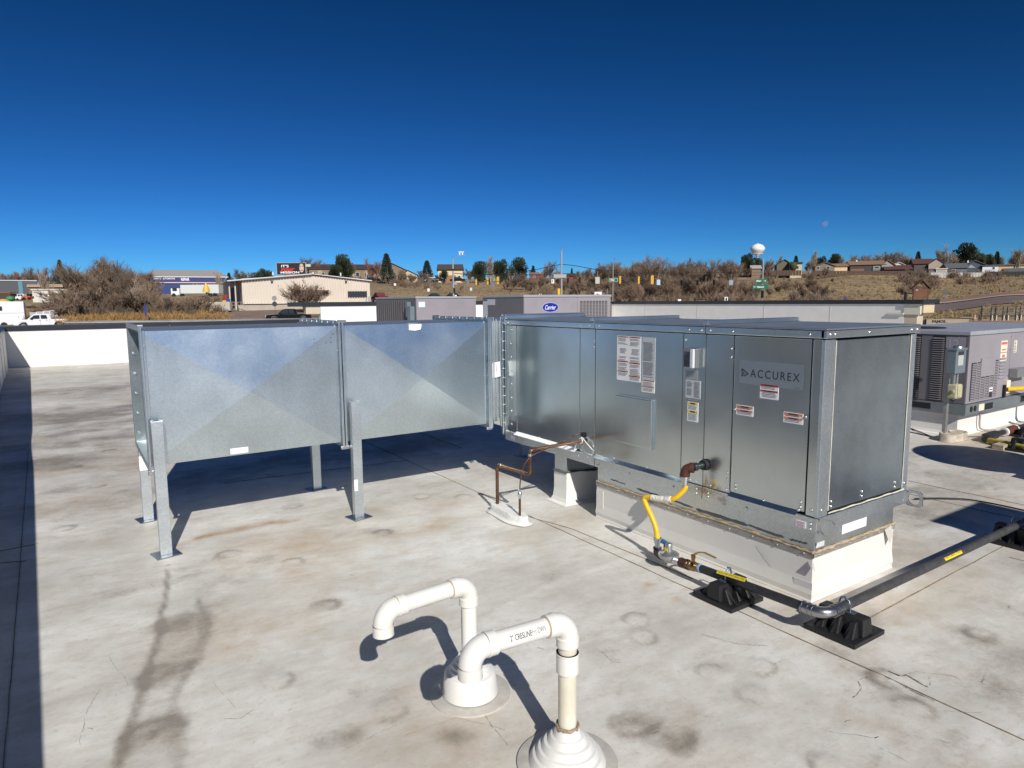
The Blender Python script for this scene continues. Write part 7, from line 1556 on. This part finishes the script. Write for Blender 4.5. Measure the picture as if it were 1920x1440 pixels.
ap = [o for o in COL.objects if o.get('label', '').startswith('square cream')][0]; u = 220/FPX
mb = MB(); w = 45*u; zt = 22*u; mb.add([(-w/2-.5, -.5, zt+.26), (w/2+.5, -.5, zt+.26), (w/2+.5, 10.5, zt+.26), (-w/2-.5, 10.5, zt+.26), (-w/2-.2, 1.6, zt+2.1), (w/2+.2, 1.6, zt+2.1), (w/2+.2, 9, zt+2.1), (-w/2-.2, 9, zt+2.1)], [(0, 1, 5, 4), (1, 2, 6, 5), (2, 3, 7, 6), (3, 0, 4, 7), (4, 5, 6, 7)]); part('mansard', mb, BRR, ap)
for i, (px, lab) in enumerate([(800, 'left dark car parked before the cream apartment block'), (822, 'middle dark car parked before the cream apartment block'), (858, 'right dark car parked before the cream apartment block'), (698, 'dark car parked under the reddish trees by the apartments'), (810, 'pale car parked left of the dark cars at the apartments')]):
    T = bld('parked_car', lab, 'car', px, 196, zrow_=529, group='cars parked by the apartments'); m_ = BLACKP if i < 4 else WHP
    part('body', MB().prism([(-2.2, 0, .3), (-2.2, 0, .8), (-1.2, 0, .95), (-.6, 0, 1.4), (.9, 0, 1.4), (1.5, 0, .95), (2.2, 0, .85), (2.2, 0, .3)], (0, 0, 0), (0, 1.7, 0)), m_, T, .05); part('window_pane', MB().box(-.7, -.02, .98, 1.0, -.003, 1.28), GLASS, T)
    for x in (-1.4, 1.4): part('wheel', MB().cyl((x, -.03, .3), (x, .2, .3), .32, 10), RUBBER, T)
for px, D_, yb, lab in [(813, 124, 559, 'dark car roof passing behind the ribbed rooftop unit'), (848, 124, 558.5, 'dark car half hidden by the thick lamp pole')]:
    T = bld('moving_car', lab, 'car', px, D_, zrow_=yb+5, group='cars on the side road'); part('body', MB().prism([(-1.9, 0, .3), (-1.9, 0, .8), (-1.0, 0, .95), (-.5, 0, 1.4), (.8, 0, 1.4), (1.3, 0, .95), (1.9, 0, .85), (1.9, 0, .3)], (0, 0, 0), (0, 1.7, 0)), BLACKP, T, .05); part('window_pane', MB().box(-.6, -.02, .98, .9, -.003, 1.28), GLASS, T); part('wheel', MB().cyl((-1.2, -.03, .3), (-1.2, .2, .3), .32, 10).cyl((1.2, -.03, .3), (1.2, .2, .3), .32, 10), RUBBER, T)
# --- houses
WOOD = mat('red_brown_wall', (.17, .055, .04), .8); TANR = mat('tan_brown_roof', (.24, .15, .09), .85); GRW = mat('grey_siding', (.33, .32, .31), .8); TPW = mat('taupe_siding', (.20, .165, .13), .8); PEACH = mat('peach_siding', (.66, .50, .30), .8); DKW = mat('dark_siding', (.055, .05, .06), .8); BEI = mat('beige_siding', (.36, .30, .24), .8); SLR = mat('slate_roof', (.11, .115, .125), .85); SLW = mat('slate_siding', (.16, .18, .21), .8)
simple('house', 'red brown house on the skyline left of the tall signal pole', 'house', 994, 1024, 511, 525, 232, WOOD, roofm=mat('grey_brown_roof', (.20, .15, .13), .85), ridge='x', rise=4, extra=lambda T, u, w, h: (win(T, -w*.3, h*.3, -w*.18, h*.5), part('chimney', MB().box(w*.1, 2, 0, w*.18, 3, h*1.15), mat('pale_chimney', (.5, .42, .32), .8), T)))
simple('house', 'long brown roofed house between the two signal poles right of the tall one', 'house', 1050, 1078, 513, 524, 232, WOOD, roofm=BRR, ridge='x', rise=5)
simple('house', 'pale house glimpsed left of the first hanging dark signals', 'house', 1280, 1300, 503, 512, 230, GRW, roofm=SLR, ridge='x', rise=4)
simple('house', 'tiny pale gable among bare trees left of the water tower', 'house', 1310, 1325, 498, 510, 230, mat('pale_siding', (.5, .5, .46), .8), roofm=SLR, ridge='y', rise=5)
simple('house', 'low grey roofed house left of the water tower', 'house', 1362, 1388, 505, 513, 220, BEI, roofm=GRW, ridge='x', rise=4)
simple('house', 'small house with pale grey roof below the water tower', 'house', 1408, 1424, 498, 510, 210, BRN, roofm=mat('pale_grey_roof', (.42, .40, .37), .8), ridge='x', rise=6)
def exC(T, u, w, h):
    part('bush', MB().ball((-w*.25, -.6, 1.2), 1.1, 10, 6, 1.2), NEED2, T); part('door', MB().box(w*.1, -.06, h*.2, w*.2, -.003, h*.5), BLACK, T)
simple('house', 'olive house with cream sunlit wall right of the double street signs', 'house', 1480, 1500, 492, 508, 200, mat('olive_cream', (.50, .47, .34), .8), roofm=BRR, extra=exC, ridge='x', rise=3)
simple('house', 'dark gabled house wing left of the olive and cream house', 'house', 1455, 1481, 488, 509, 204, mat('olive_dark', (.13, .12, .085), .8), roofm=BRR, ridge='y', rise=9)
simple('house_wing', 'sunlit peach end wing of the brown roofed house', 'house', 1558.5, 1584, 495, 508.5, 192, PEACH, roofm=TANR, ridge='x', rise=5, depth=7)
simple('house', 'taupe gabled house joined to the sunlit peach wing', 'house', 1527, 1560, 493, 510, 190, TPW, roofm=TANR, ridge='y', rise=6.5, depth=8, extra=lambda T, u, w, h: (win(T, -w*.40, h*.3, -w*.27, h*.55), win(T, w*.1, h*.3, w*.25, h*.55)))
simple('house', 'long dark house with wide brown roof on the right hilltop', 'house', 1594, 1652, 489, 511, 192, DKW, roofm=TANR, ridge='x', rise=8, depth=12, extra=lambda T, u, w, h: (part('bay', MB().box(w*.15, -.3, h*.12, w*.36, -.003, h*.5), mat('sage_bay', (.20, .22, .19), .8), T), win(T, w*.2, h*.32, w*.32, h*.45, -.3), part('deck', MB().box(-w*.5, -2, 0, -w*.12, -.31, h*.28), mat('deck_wood', (.22, .11, .06), .8), T), part('chimney', MB().box(-w*.28, 5, h*.8, -w*.24, 6, h*1.1), WLABEL, T)))
simple('house', 'grey gable end of the long brown roofed house', 'house', 1651, 1671, 489.5, 511, 190, GRW, roofm=TANR, ridge='y', rise=7.5, depth=10)
simple('house', 'white gabled garage behind the dark low roof on the right hilltop', 'house', 1672, 1691, 493, 501, 205, mat('white_siding', (.68, .67, .62), .7), roofm=mat('white_roof', (.6, .6, .58), .8), ridge='y', rise=5)
simple('house', 'low building with dark maroon roof and black wall on the hilltop', 'house', 1660, 1702, 497.5, 512, 186, BLACK, roofm=mat('maroon_roof', (.10, .045, .04), .85), ridge='x', rise=8, depth=10)
simple('house', 'dark wall and maroon roof wing left of the beige gable', 'house', 1712, 1742, 486, 512, 190, mat('dark_taupe', (.09, .075, .065), .8), roofm=MATS['maroon_roof'], ridge='x', rise=9, depth=9)
simple('house', 'large beige gable house on the right hilltop', 'house', 1739, 1766, 486, 512, 188, BEI, roofm=MATS['maroon_roof'], ridge='y', rise=10, depth=12)
def exG(T, u, w, h): part('garage_door', MB().box(-w*.38, -.05, 0, w*.38, -.003, h*.75), mat('garage_tan', (.42, .36, .28), .7), T)
simple('garage', 'low white framed garage below the beige gable', 'garage', 1753, 1770, 505.5, 512.5, 180, mat('white_garage', (.62, .60, .55), .7), roofm=mat('white_garage_roof', (.6, .58, .52), .7), extra=exG)
simple('shed', 'dark shed left of the white framed garage', 'shed', 1739, 1753, 506, 512.5, 181, GINK)
simple('house', 'grey blue house with sloping slate roof right of the beige gable', 'house', 1775, 1806, 494, 512.5, 182, SLW, roofm=SLR, ridge='x', rise=9, depth=9, extra=lambda T, u, w, h: win(T, -w*.25, h*.15, -w*.1, h*.35))
simple('house', 'dark blue gabled house beside the white house', 'house', 1803, 1842, 490, 512.5, 186, mat('navy_siding', (.07, .085, .12), .8), roofm=SLR, ridge='y', rise=9, depth=10, extra=lambda T, u, w, h: (part('pale_gable', MB().prism([(-w*.32, -.1, h*.42), (w*.05, -.1, h*.42), (-w*.14, -.1, h*.68)], (0, 0, 0), (0, .09, 0)), mat('pale_blue_gable', (.30, .34, .40), .8), T), part('chimney', MB().box(-w*.2, 4, h*.6, -w*.15, 5, h*1.1), WLABEL, T)))
simple('house', 'bright white house front on the right hilltop', 'house', 1840, 1864, 497.5, 513, 184, mat('bright_white', (.72, .74, .76), .6), roofm=SLR, ridge='x', rise=1.5, depth=8, extra=lambda T, u, w, h: (win(T, w*.15, h*.5, w*.28, h*.72), part('fence_gate', MB().box(w*.1, -1.2, 0, w*.75, -1.1, h*.18), mat('worn_fence', (.30, .27, .23), .8), T)))
simple('house', 'tan house with deck right of the bright white house', 'house', 1864, 1892, 496.5, 512, 187, mat('warm_tan', (.55, .38, .22), .8), roofm=mat('olive_roof', (.13, .12, .09), .85), ridge='x', rise=2, depth=8, extra=lambda T, u, w, h: (part('deck', MB().box(w*.05, -2, h*.25, w*.5, -.003, h*.42), BRR, T), part('deck_post', MB().box(w*.08, -2, 0, w*.11, -1.8, h*.25), BRR, T)))
simple('house', 'dark hipped shed roof at the right edge of the hilltop', 'house', 1890, 1960, 503, 515, 178, BLACK, roofm=SLR, ridge='x', rise=6, depth=8)
simple('house', 'cream walled house behind the dark shed at the right edge', 'house', 1905, 1960, 495, 510, 200, mat('cream_siding2', (.50, .45, .33), .8), roofm=mat('tan_shingle', (.22, .18, .13), .85), ridge='x', rise=2.5)
# fences along the hilltop: each board row piece is a panel
def hill_fence(label, px0, px1, D, ytop, ybot, m, step=6):
    T = thing('garden_fence', label, 'fence', tuple(G((px0+px1)/2, D))); px = px0
    while px < px1:
        a, b_ = plan(px, D), plan(min(px+step-.5, px1), D); za, zb_ = zrow(px, ybot, D)-.8, zrow(px, ytop, D)
        mb = MB(); o = (fh[0]*.06, fh[1]*.06); mb.add([(a[0], a[1], za), (b_[0], b_[1], za), (b_[0]+o[0], b_[1]+o[1], za), (a[0]+o[0], a[1]+o[1], za), (a[0], a[1], zb_), (b_[0], b_[1], zb_), (b_[0]+o[0], b_[1]+o[1], zb_), (a[0]+o[0], a[1]+o[1], zb_)], [(0, 3, 2, 1), (4, 5, 6, 7), (0, 1, 5, 4), (1, 2, 6, 5), (2, 3, 7, 6), (3, 0, 4, 7)])
        part('fence_panel', mb, m, T); px += step
hill_fence('dark brown garden fence below the brown roofed houses', 1524, 1700, 182, 508.5, 513.5, mat('dark_fence', (.08, .05, .035), .85))
hill_fence('pale grey garden fence below the beige and slate houses', 1742, 1840, 176, 511.5, 516, mat('pale_fence', (.42, .41, .40), .8))
hill_fence('black garden fence at the right edge of the hilltop', 1846, 1960, 172, 510, 518, mat('black_fence', (.025, .022, .022), .85))
hill_fence('brown garden fence among trees near the water tower', 1430, 1500, 192, 507.5, 512, mat('dark_fence', (.08, .05, .035), .85))
# --- water tower
D = 720.; u = D/FPX; T = thing('water_tower', 'white ball shaped water tower above the bare trees', 'water tower', tuple(G(1417, D)), rotz=-YAW); zc = zrow(1415, 468.5, D)-T.location.z
WT = mat('white_tank', (.75, .75, .75), .5)
part('tank', MB().lathe([(.1, 9.2*u), (4*u, 8.8*u), (9*u, 6.5*u), (12.3*u, 2.5*u), (13*u, -.5*u), (11.5*u, -4*u), (7.5*u, -8*u), (4*u, -11*u), (2.2*u, -14*u)], (0, 0, zc), 28), WT, T)
part('stem', MB().lathe([(2.2*u, -14*u), (1.7*u, -18*u), (1.7*u, -60*u), (4*u, -75*u)], (0, 0, zc), 16), WT, T)
part('catwalk', MB().lathe([(9.5*u, -9*u), (10.2*u, -9*u), (10.2*u, -8.2*u), (9.5*u, -8.2*u)], (0, 0, zc), 20), WT, T); part('finial', MB().cyl((0, 0, zc+9*u), (0, 0, zc+10.5*u), .8*u, 8), WT, T)
part('antenna_platform', MB().box(-14*u, -1, zc-9.5*u, -8*u, 1, zc-8.8*u), GINK, T)
# --- poles
STP = mat('galvanised_pole', (.50, .51, .52), .4, .6); SIGG = mat('grey_sign_back', (.36, .38, .40), .5, .3)
def pole(label, px, D, ytop, ybot, wpx, cat='signal pole', nm='signal_pole'):
    T = thing(nm, label, cat, tuple(G(px, D)), rotz=-YAW); u = D/FPX; T.location.z = zrow(px, ybot, D); part('pole', MB().cyl((0, 0, -2), (0, 0, (ybot-ytop)*u), wpx*u/2*1.15, 12, wpx*u/2*.9), STP, T); return T, u
T, u = pole('thick steel signal pole with a camera arm left of the yellow signals', 850.5, 100, 488, 562, 3.2)
zt = 74*u; part('arm', MB().tube([(0, 0, zt-.3), (.3, 0, zt+.2), (11*u, 0, zt+7*u), (24*u, 0, zt+8*u)], .05, 6), STP, T)
for x in (12, 17): part('camera', MB().box(x*u, -.1, zt+8.5*u, (x+2)*u, .1, zt+14*u).box((x-1)*u, -.1, zt+13*u, (x+4)*u, .1, zt+14.5*u), WHP, T)
part('cabinet', MB().box(2*u, -.2, zt-46*u, 7*u, .1, zt-41*u), SIGG, T); part('band', MB().cyl((0, 0, zt-20*u), (0, 0, zt-17*u), .2, 10), BLACK, T); part('signal_head', MB().box(0*u, -.2, zt-61*u, 3.5*u, .1, zt-52*u), BLACK, T); part('box', MB().box(2.5*u, -.2, zt-70*u, 6*u, .1, zt-65*u), WHP, T)
T, u = pole('tallest steel signal pole carrying the span wires', 1053, 96, 473, 562, 3.4)
zt = 89*u; part('lamp_arm', MB().tube([(0, 0, zt-.1), (.12, 0, zt+6*u), (3*u, 0, zt+9.5*u)], .03, 6), STP, T); part('lamp_head', MB().box(2.2*u, -.12, zt+7.6*u, 6*u, .12, zt+9.2*u), GINK, T)
part('sign_back', MB().box(-15*u, -.25, zt-48.5*u, 8.5*u, -.15, zt-42*u), SIGG, T); part('sign_edge', MB().box(-15.5*u, -.27, zt-43*u, 9*u, -.251, zt-41.8*u), STP, T)
part('left_arrow_sign', MB().box(-19*u, -.2, zt-58.5*u, -14*u, -.16, zt-51*u), WLABEL, T); part('arrow', MB().prism([(-17.6*u, -.205, zt-57*u), (-16.9*u, -.205, zt-57*u), (-16.5*u, -.205, zt-54.5*u), (-15.3*u, -.205, zt-53*u), (-17.8*u, -.205, zt-52.2*u)], (0, 0, 0), (0, -.01, 0)), INK, T)
part('pedestal_signal', MB().box(-7.5*u, -.3, zt-79*u, -3*u, .1, zt-68*u), YELLOW, T)
T, u = pole('thin lamp pole with a green street name sign', 1149, 98, 498, 566, 1.6, 'street lamp', 'street_lamp'); zt = 68*u
part('lamp_arm', MB().tube([(0, 0, zt-.1), (.03, 0, zt+4*u), (2*u, 0, zt+10*u), (3.4*u, 0, zt+12*u)], .035, 6), STP, T); part('lamp_head', MB().box(2.2*u, -.15, zt+11*u, 5.5*u, .15, zt+12.8*u), GINK, T)
GREEN = mat('sign_green', (.0, .13, .075), .4)
sg = part('street_sign', MB().box(-7.5*u, -.2, zt-30.5*u, 8.5*u, -.12, zt-24*u), WLABEL, T); part('sign_face', MB().box(-7.1*u, -.215, zt-30.1*u, 8.1*u, -.201, zt-24.4*u), GREEN, sg); text_obj('lettering', 'Waller', ((0, -.222, 0), (1, 0, 0), (0, 0, 1), (0, -1, 0)), -5.5*u, zt-28.6*u, 3*u, WLABEL, sg, width=8*u, bold=.03)
T, u = pole('pale pole with two green street signs in front of the slope', 1428.5, 98, 486, 568, 2.2); zt = 82*u
for (xa, xb, ya, yb_, tx, aw) in ((-14.5, 7, 523.5, 530.5, 'Murr', 1), (-19, 10.5, 534, 541.5, 'Hancock', -1)):
    z1, z0 = (568-ya)*u, (568-yb_)*u; sg = part('street_sign', MB().box(xa*u, -.24, z0, xb*u, -.16, z1), mat('sign_edge_green', (.05, .22, .15), .4), T); part('sign_face', MB().box((xa+.4)*u, -.255, z0+.3*u, (xb-.4)*u, -.241, z1-.3*u), GREEN, sg)
    text_obj('lettering', tx, ((0, -.262, 0), (1, 0, 0), (0, 0, 1), (0, -1, 0)), (xa+2 if aw > 0 else xa+8)*u, z0+2.2*u, 3*u, WLABEL, sg, width=(9 if aw > 0 else 13)*u, bold=.03)
    ax_ = (xb-6.5)*u if aw > 0 else (xa+2)*u; zm = (z0+z1)/2; part('arrow', MB().box(ax_, -.262, zm-.25*u, ax_+4*u, -.257, zm+.25*u).prism([(ax_+(3*u if aw > 0 else u), -.262, zm-1.2*u), (ax_+(5*u if aw > 0 else -u), -.262, zm), (ax_+(3*u if aw > 0 else u), -.262, zm+1.2*u)], (0, 0, 0), (0, .004, 0)), WLABEL, sg)
sg = part('signal_head', MB().box(-2.5*u, -.35, (568-558)*u, 1.5*u, -.05, (568-544)*u), BLACK, T)
for i in range(3): part('visor', MB().cyl((-.5*u, -.36, (568-546.5-i*4)*u), (-.5*u, -.55, (568-546.5-i*4)*u), 1.2*u, 8), BLACK, sg)
T, u = pole('short pale pipe post left of the green street sign', 1138.5, 106, 541, 566, 1.2, 'post', 'steel_post')
# span wires and hanging signals
def hang(kind, label, px, D, yt, yb_, w, face='back'):
    T = thing('traffic_signal' if kind == 'sig' else 'hanging_sign', label, 'traffic light' if kind == 'sig' else 'road sign', tuple(Vector((*plan(px, D), zrow(px, (yt+yb_)/2, D)))), 'signals hung on the span wire' if kind == 'sig' else 'signs hung on the span wire', rotz=-YAW); u = D/FPX; h = (yb_-yt)*u
    if kind == 'sig':
        m_ = mat('signal_yellow', (.60, .34, .03), .5) if face == 'back' else BLACK
        w *= .78; part('housing', MB().box(-w*u/2, -.15, -h/2, w*u/2, .15, h/2), m_, T, .02)
        for i in range(3):
            z = h/2-h*(i+.5)/3; part('visor', MB().cyl(((w*u/2 if face == 'back' else 0), 0 if face == 'back' else -.16, z), (w*u/2+.22 if face == 'back' else 0, 0 if face == 'back' else -.38, z-.03), .13, 8), BLACK, T)
        part('hanger', MB().cyl((0, 0, h/2), (0, 0, h/2+3*u), .03, 6), GINK, T)
    else:
        part('plate', MB().box(-w*u/2, -.03, -h/2, w*u/2, .03, h/2), face, T); part('hanger', MB().cyl((0, 0, h/2), (0, 0, h/2+11*u), .025, 6), STP, T)
    return T
YL = [(893.5, 100, 523, 535, 4, 'first yellow backed signal from the left'), (915, 100, 521.5, 534, 4, 'second yellow backed signal from the left'), (934, 100, 519.5, 533, 6, 'third yellow backed signal from the left'), (1162, 104, 518.5, 532, 4.6, 'yellow backed signal right beside the green street sign'), (1197, 106, 519, 532.5, 4.6, 'yellow backed signal in the middle of the big thicket'), (1222, 108, 517, 533, 7, 'wide yellow backed double signal before the big thicket')]
for px, D_, a, b_, w_, lab in YL: hang('sig', lab, px, D_, a, b_, w_, 'back')
for px, D_, a, b_, w_, lab in [(1046, 99, 523.5, 530.5, 7, 'dark signal cluster left of the tallest pole'), (1065, 99, 521, 531, 4, 'dark hanging signal just right of the tallest pole'), (1087, 99, 520, 531, 3.5, 'second dark hanging signal right of the tallest pole'), (1278, 110, 525, 535.5, 6, 'dark double signal left in the row before the middle slope'), (1307, 110, 525, 535, 4.5, 'middle dark signal in the row before the middle slope'), (1338, 110, 524.5, 535, 4.5, 'right dark signal in the row before the middle slope')]: hang('sig', lab, px, D_, a, b_, w_, 'front')
hang('sign', 'square pale sign hung between the tallest pole and the green sign', 1120, 101, 520, 532, 8, mat('pale_sign_back', (.45, .46, .44), .5))
hang('sign', 'pale blue sign hung right of the yellow double signal', 1234, 108, 524.5, 534.5, 6.5, mat('bluish_sign', (.42, .52, .66), .5)); hang('sign', 'dark grey sign hung left of the first yellow signal', 878, 100, 525, 534.5, 4.5, mat('slate_sign', (.14, .17, .20), .5)); hang('sign', 'dark grey sign hung between the yellow signals', 925, 100, 528, 538, 6, MATS['slate_sign'])
sh_ = hang('sign', 'shield shaped arrow sign hung before the middle slope', 1369.5, 110, 525, 535, 8, mat('shield_grey', (.22, .26, .30), .5)); part('arrow', MB().tube([(-.02, -.05, -.25), (-.02, -.05, .1), (.15, -.05, .22)], .035, 5), WLABEL, sh_)
def wire_(label, pts, r=.03):
    K = [Vector((*plan(px, D_), zrow(px, py, D_))) for px, py, D_ in pts]; mb = MB(); mb.tube(catmull(K, 6), r, 5); single('span_wire', mb, BLACK, label, 'wire', org=tuple(K[0]))
wire_('thick cable sagging left from the tallest pole', [(1052, 496.5, 96), (1025, 502, 96.5), (1003, 506.5, 97), (960, 512, 98), (900, 516, 99), (852, 513, 100)], .045)
wire_('thick cable sagging right from the tallest pole to the lamp pole', [(1054, 496.5, 96), (1080, 499.5, 96.5), (1110, 505, 97), (1130, 508.5, 97.5), (1148, 507.5, 98)], .045)
wire_('thin wire carrying the yellow signals across the view', [(852, 520, 100), (930, 515, 101), (1053, 516, 100), (1150, 515, 103), (1235, 514, 108), (1340, 520, 109), (1428, 516, 100)], .02)
wire_('thin wire rising right from the lamp pole', [(1148, 511, 98), (1190, 512.5, 100), (1300, 511.5, 104), (1428, 511, 98)], .018)
# small road signs
def rsign(label, px, D, yt, yb_, w, m, ypost, extra=None):
    T = thing('road_sign', label, 'road sign', tuple(G(px, D)), rotz=-YAW); u = D/FPX; T.location.z = zrow(px, ypost, D); part('post', MB().cyl((0, 0.03, -.5), (0, .03, (ypost-yt)*u), .035, 6), ZINC, T); part('plate', MB().box(-w*u/2, -.03, (ypost-yb_)*u, w*u/2, 0, (ypost-yt)*u), m, T)
    if extra: extra(T, u, (ypost-yb_)*u, (ypost-yt)*u)
    return T
def arr(T, u, z0, z1): zm = (z0+z1)/2; part('print', MB().box(-.25, -.04, zm-.12, .05, -.031, zm+.02).box(-.05, -.04, zm-.16, .3, -.031, zm-.1), INK, T)
rsign('small white sign on the grass left of the spruces by the side road', 741.5, 150, 531.5, 535.5, 4, WLABEL, 547); rsign('small white sign low on the grass under the dark spruce', 804, 140, 541, 546.5, 4.2, WLABEL, 552); rsign('small pale sign low on the grass under the first yellow signal', 883.5, 140, 539.5, 545, 4, mat('pale_blue_sign', (.55, .62, .66), .5), 552)
rsign('white arrow sign showing above the badge unit', 1121, 104, 547, 554, 14, WLABEL, 560, arr); rsign('tiny white sign showing above the badge unit', 1013, 104, 550.5, 556, 5, WLABEL, 560)
rsign('small white sign just over the right wall', 1274, 92, 560.5, 568, 5.5, WLABEL, 576); rsign('white sign with a dark mark just over the right wall', 1361.5, 92, 556.5, 566, 6, WLABEL, 576, lambda T, u, z0, z1: part('print', MB().box(-.12, -.04, z0+.15, .12, -.031, z1-.1), INK, T)); rsign('small purple sign just over the right wall', 1584, 92, 555.5, 566, 6, mat('purple_print', (.04, .02, .13), .5), 576)
rsign('dark square sign on a thin post by the uphill road', 1771, 92, 544, 552.5, 8, mat('dark_sign_back', (.08, .09, .10), .5), 573)
# --- kiosk with little roof
T = bld('notice_board', 'brown wooden notice board with a steep little roof beyond the right wall', 'notice board', 1726, 96, zrow_=572); u = 96/FPX; BW = mat('brown_wood', (.10, .04, .022), .8, var=.2, vs=1)
for x in (-14.5, 12.5): part('post', MB().box(x*u, 0, -.5, (x+2)*u, .15, 34*u), BW, T)
for i in range(8): part('board', MB().box(-12.4*u, .02, (12+i*2.4)*u, 12.4*u, .1, (14.25+i*2.4)*u), mat('brown_board', (.14, .06, .032), .8, var=.2, vs=1), T)
for s in (-1, 1): part('roof', MB().prism([(s*17.5*u, -.2, 30.2*u), (0, -.2, 46*u), (0, -.2, 47.6*u), (s*17.5*u, -.2, 31.6*u)], (0, 0, 0), (0, .6, 0)), BW, T)
part('tie_beam', MB().box(-13*u, .02, 32.2*u, 13*u, .12, 33.6*u), BW, T); part('rail', MB().box(-12.4*u, .02, 9.2*u, 12.4*u, .1, 11*u), BW, T)
part('small_notice', MB().box(-10*u, -.005, 27*u, -6*u, .015, 29.5*u), mat('pale_notice', (.3, .3, .3), .6), T)
T = bld('antenna_mast', 'stout black post with short crossed arms beside the notice board', 'post', 1697.5, 92, zrow_=572); u = 92/FPX
part('post', MB().cyl((0, 0, 0), (0, 0, 24*u), 2.7*u, 12), BLACK, T); part('arm', MB().tube([(-10*u, 0, 21.5*u), (0, 0, 23*u), (12*u, 0, 22*u)], .09, 6), BLACK, T); part('arm', MB().tube([(-7*u, .1, 20*u), (0, 0, 23.5*u), (6*u, 0, 22.5*u)], .07, 6), BLACK, T); part('cap', MB().cyl((0, 0, 24*u), (0, 0, 25.2*u), 2*u, 10), BLACK, T)
# --- bar fence with white posts
T = bld('bar_fence', 'black bar fence with short white posts at the far right', 'fence', 1880, 70, zrow_=600); u = 70/FPX
FX = [1842, 1860, 1868, 1882, 1890, 1906, 1914, 1926, 1940]
for i, px in enumerate(FX):
    part('tall_post', MB().box((px-1880)*u, 0, 0, (px-1880)*u+.07, .07, 26*u), BLACK, T)
    if i: part('white_post', MB().cyl(((px-1880)*u+.12, -.05, 0), ((px-1880)*u+.12, -.05, 10*u), .055, 8), mat('white_post', (.6, .6, .56), .6), T)
part('post', MB().box((1838.5-1880)*u, 0, 0, (1838.5-1880)*u+.08, .08, 11*u), BLACK, T)
part('rail', MB().box((1842-1880)*u, .02, 8*u, (1940-1880)*u, .05, 9.4*u), BLACK, T); part('rail', MB().box((1842-1880)*u, .02, 23.5*u, (1940-1880)*u, .04, 24.3*u), GINK, T)
mb = MB(); px = 1843
for i in range(26): mb.box((px+i*3.7-1880)*u, .025, 9.4*u, (px+i*3.7-1880)*u+.02, .04, 23.5*u)
part('bars', mb, GINK, T, kind='stuff')
for z in (12, 15, 18): part('rail', MB().box((1842-1880)*u, .02, z*u, (1940-1880)*u, .035, z*u+.03), GINK, T)
T = bld('marker_stub', 'small pale stub post on the grass left of the bar fence', 'post', 1830, 72, zrow_=598); u = 72/FPX; part('stub', MB().cyl((0, 0, 0), (0, 0, 9*u), .10, 8, .06).cyl((0, 0, -.1), (0, 0, .12), .22, 8), mat('pale_stub', (.5, .38, .24), .8), T)
# graffiti wall
T = bld('graffiti_wall', 'low grey concrete wall with black graffiti FAMOS at the far right', 'low wall', 1785, 62, zrow_=608); u = 62/FPX
part('wall_block', MB().box(-45*u, 0, -2, 34*u, .3, 10.5*u), mat('wall_concrete', (.30, .26, .20), .85, var=.1, vs=1), T)
text_obj('lettering', 'FAMOS', ((0, -.002, 0), (1, 0, 0), (0, 0, 1), (0, -1, 0)), -34.5*u, 4.2*u, 4.6*u, BLACK, T, width=25*u, bold=.06); part('underline', MB().box(-12*u, -.012, 4.0*u, -5*u, -.001, 4.5*u).box(-27*u, -.012, 3.0*u, -23*u, -.001, 3.4*u), BLACK, T)
part('dark_opening', MB().box(-74*u, -.3, -1, -52*u, .4, 9*u), BLACK, T)
# --- moon
D = 5200.; mo = atd(1547, 420, D); mm = bpy.data.materials.new('daylight_moon'); mm.use_nodes = True; t = mm.node_tree; N = t.nodes; L = t.links; N.remove(N['Principled BSDF'])
tr = N.new('ShaderNodeBsdfTransparent'); df = N.new('ShaderNodeBsdfDiffuse'); df.inputs[0].default_value = (.5, .5, .5, 1); ms_ = N.new('ShaderNodeMixShader'); tc = N.new('ShaderNodeTexCoord'); nz = N.new('ShaderNodeTexNoise'); nz.inputs['Scale'].default_value = .05; L.new(tc.outputs['Object'], nz.inputs[0])
mr = N.new('ShaderNodeMapRange'); mr.inputs[1].default_value = .4; mr.inputs[2].default_value = .6; mr.inputs[3].default_value = .05; mr.inputs[4].default_value = .22; L.new(nz.outputs['Fac'], mr.inputs[0]); L.new(mr.outputs[0], ms_.inputs[0]); L.new(tr.outputs[0], ms_.inputs[1]); L.new(df.outputs[0], ms_.inputs[2]); L.new(ms_.outputs[0], N['Material Output'].inputs[0])
single('moon', MB().ball(tuple(mo), 6*D/FPX, 24, 12), mm, 'faint pale daytime moon high over the right hill', 'moon', org=tuple(mo))
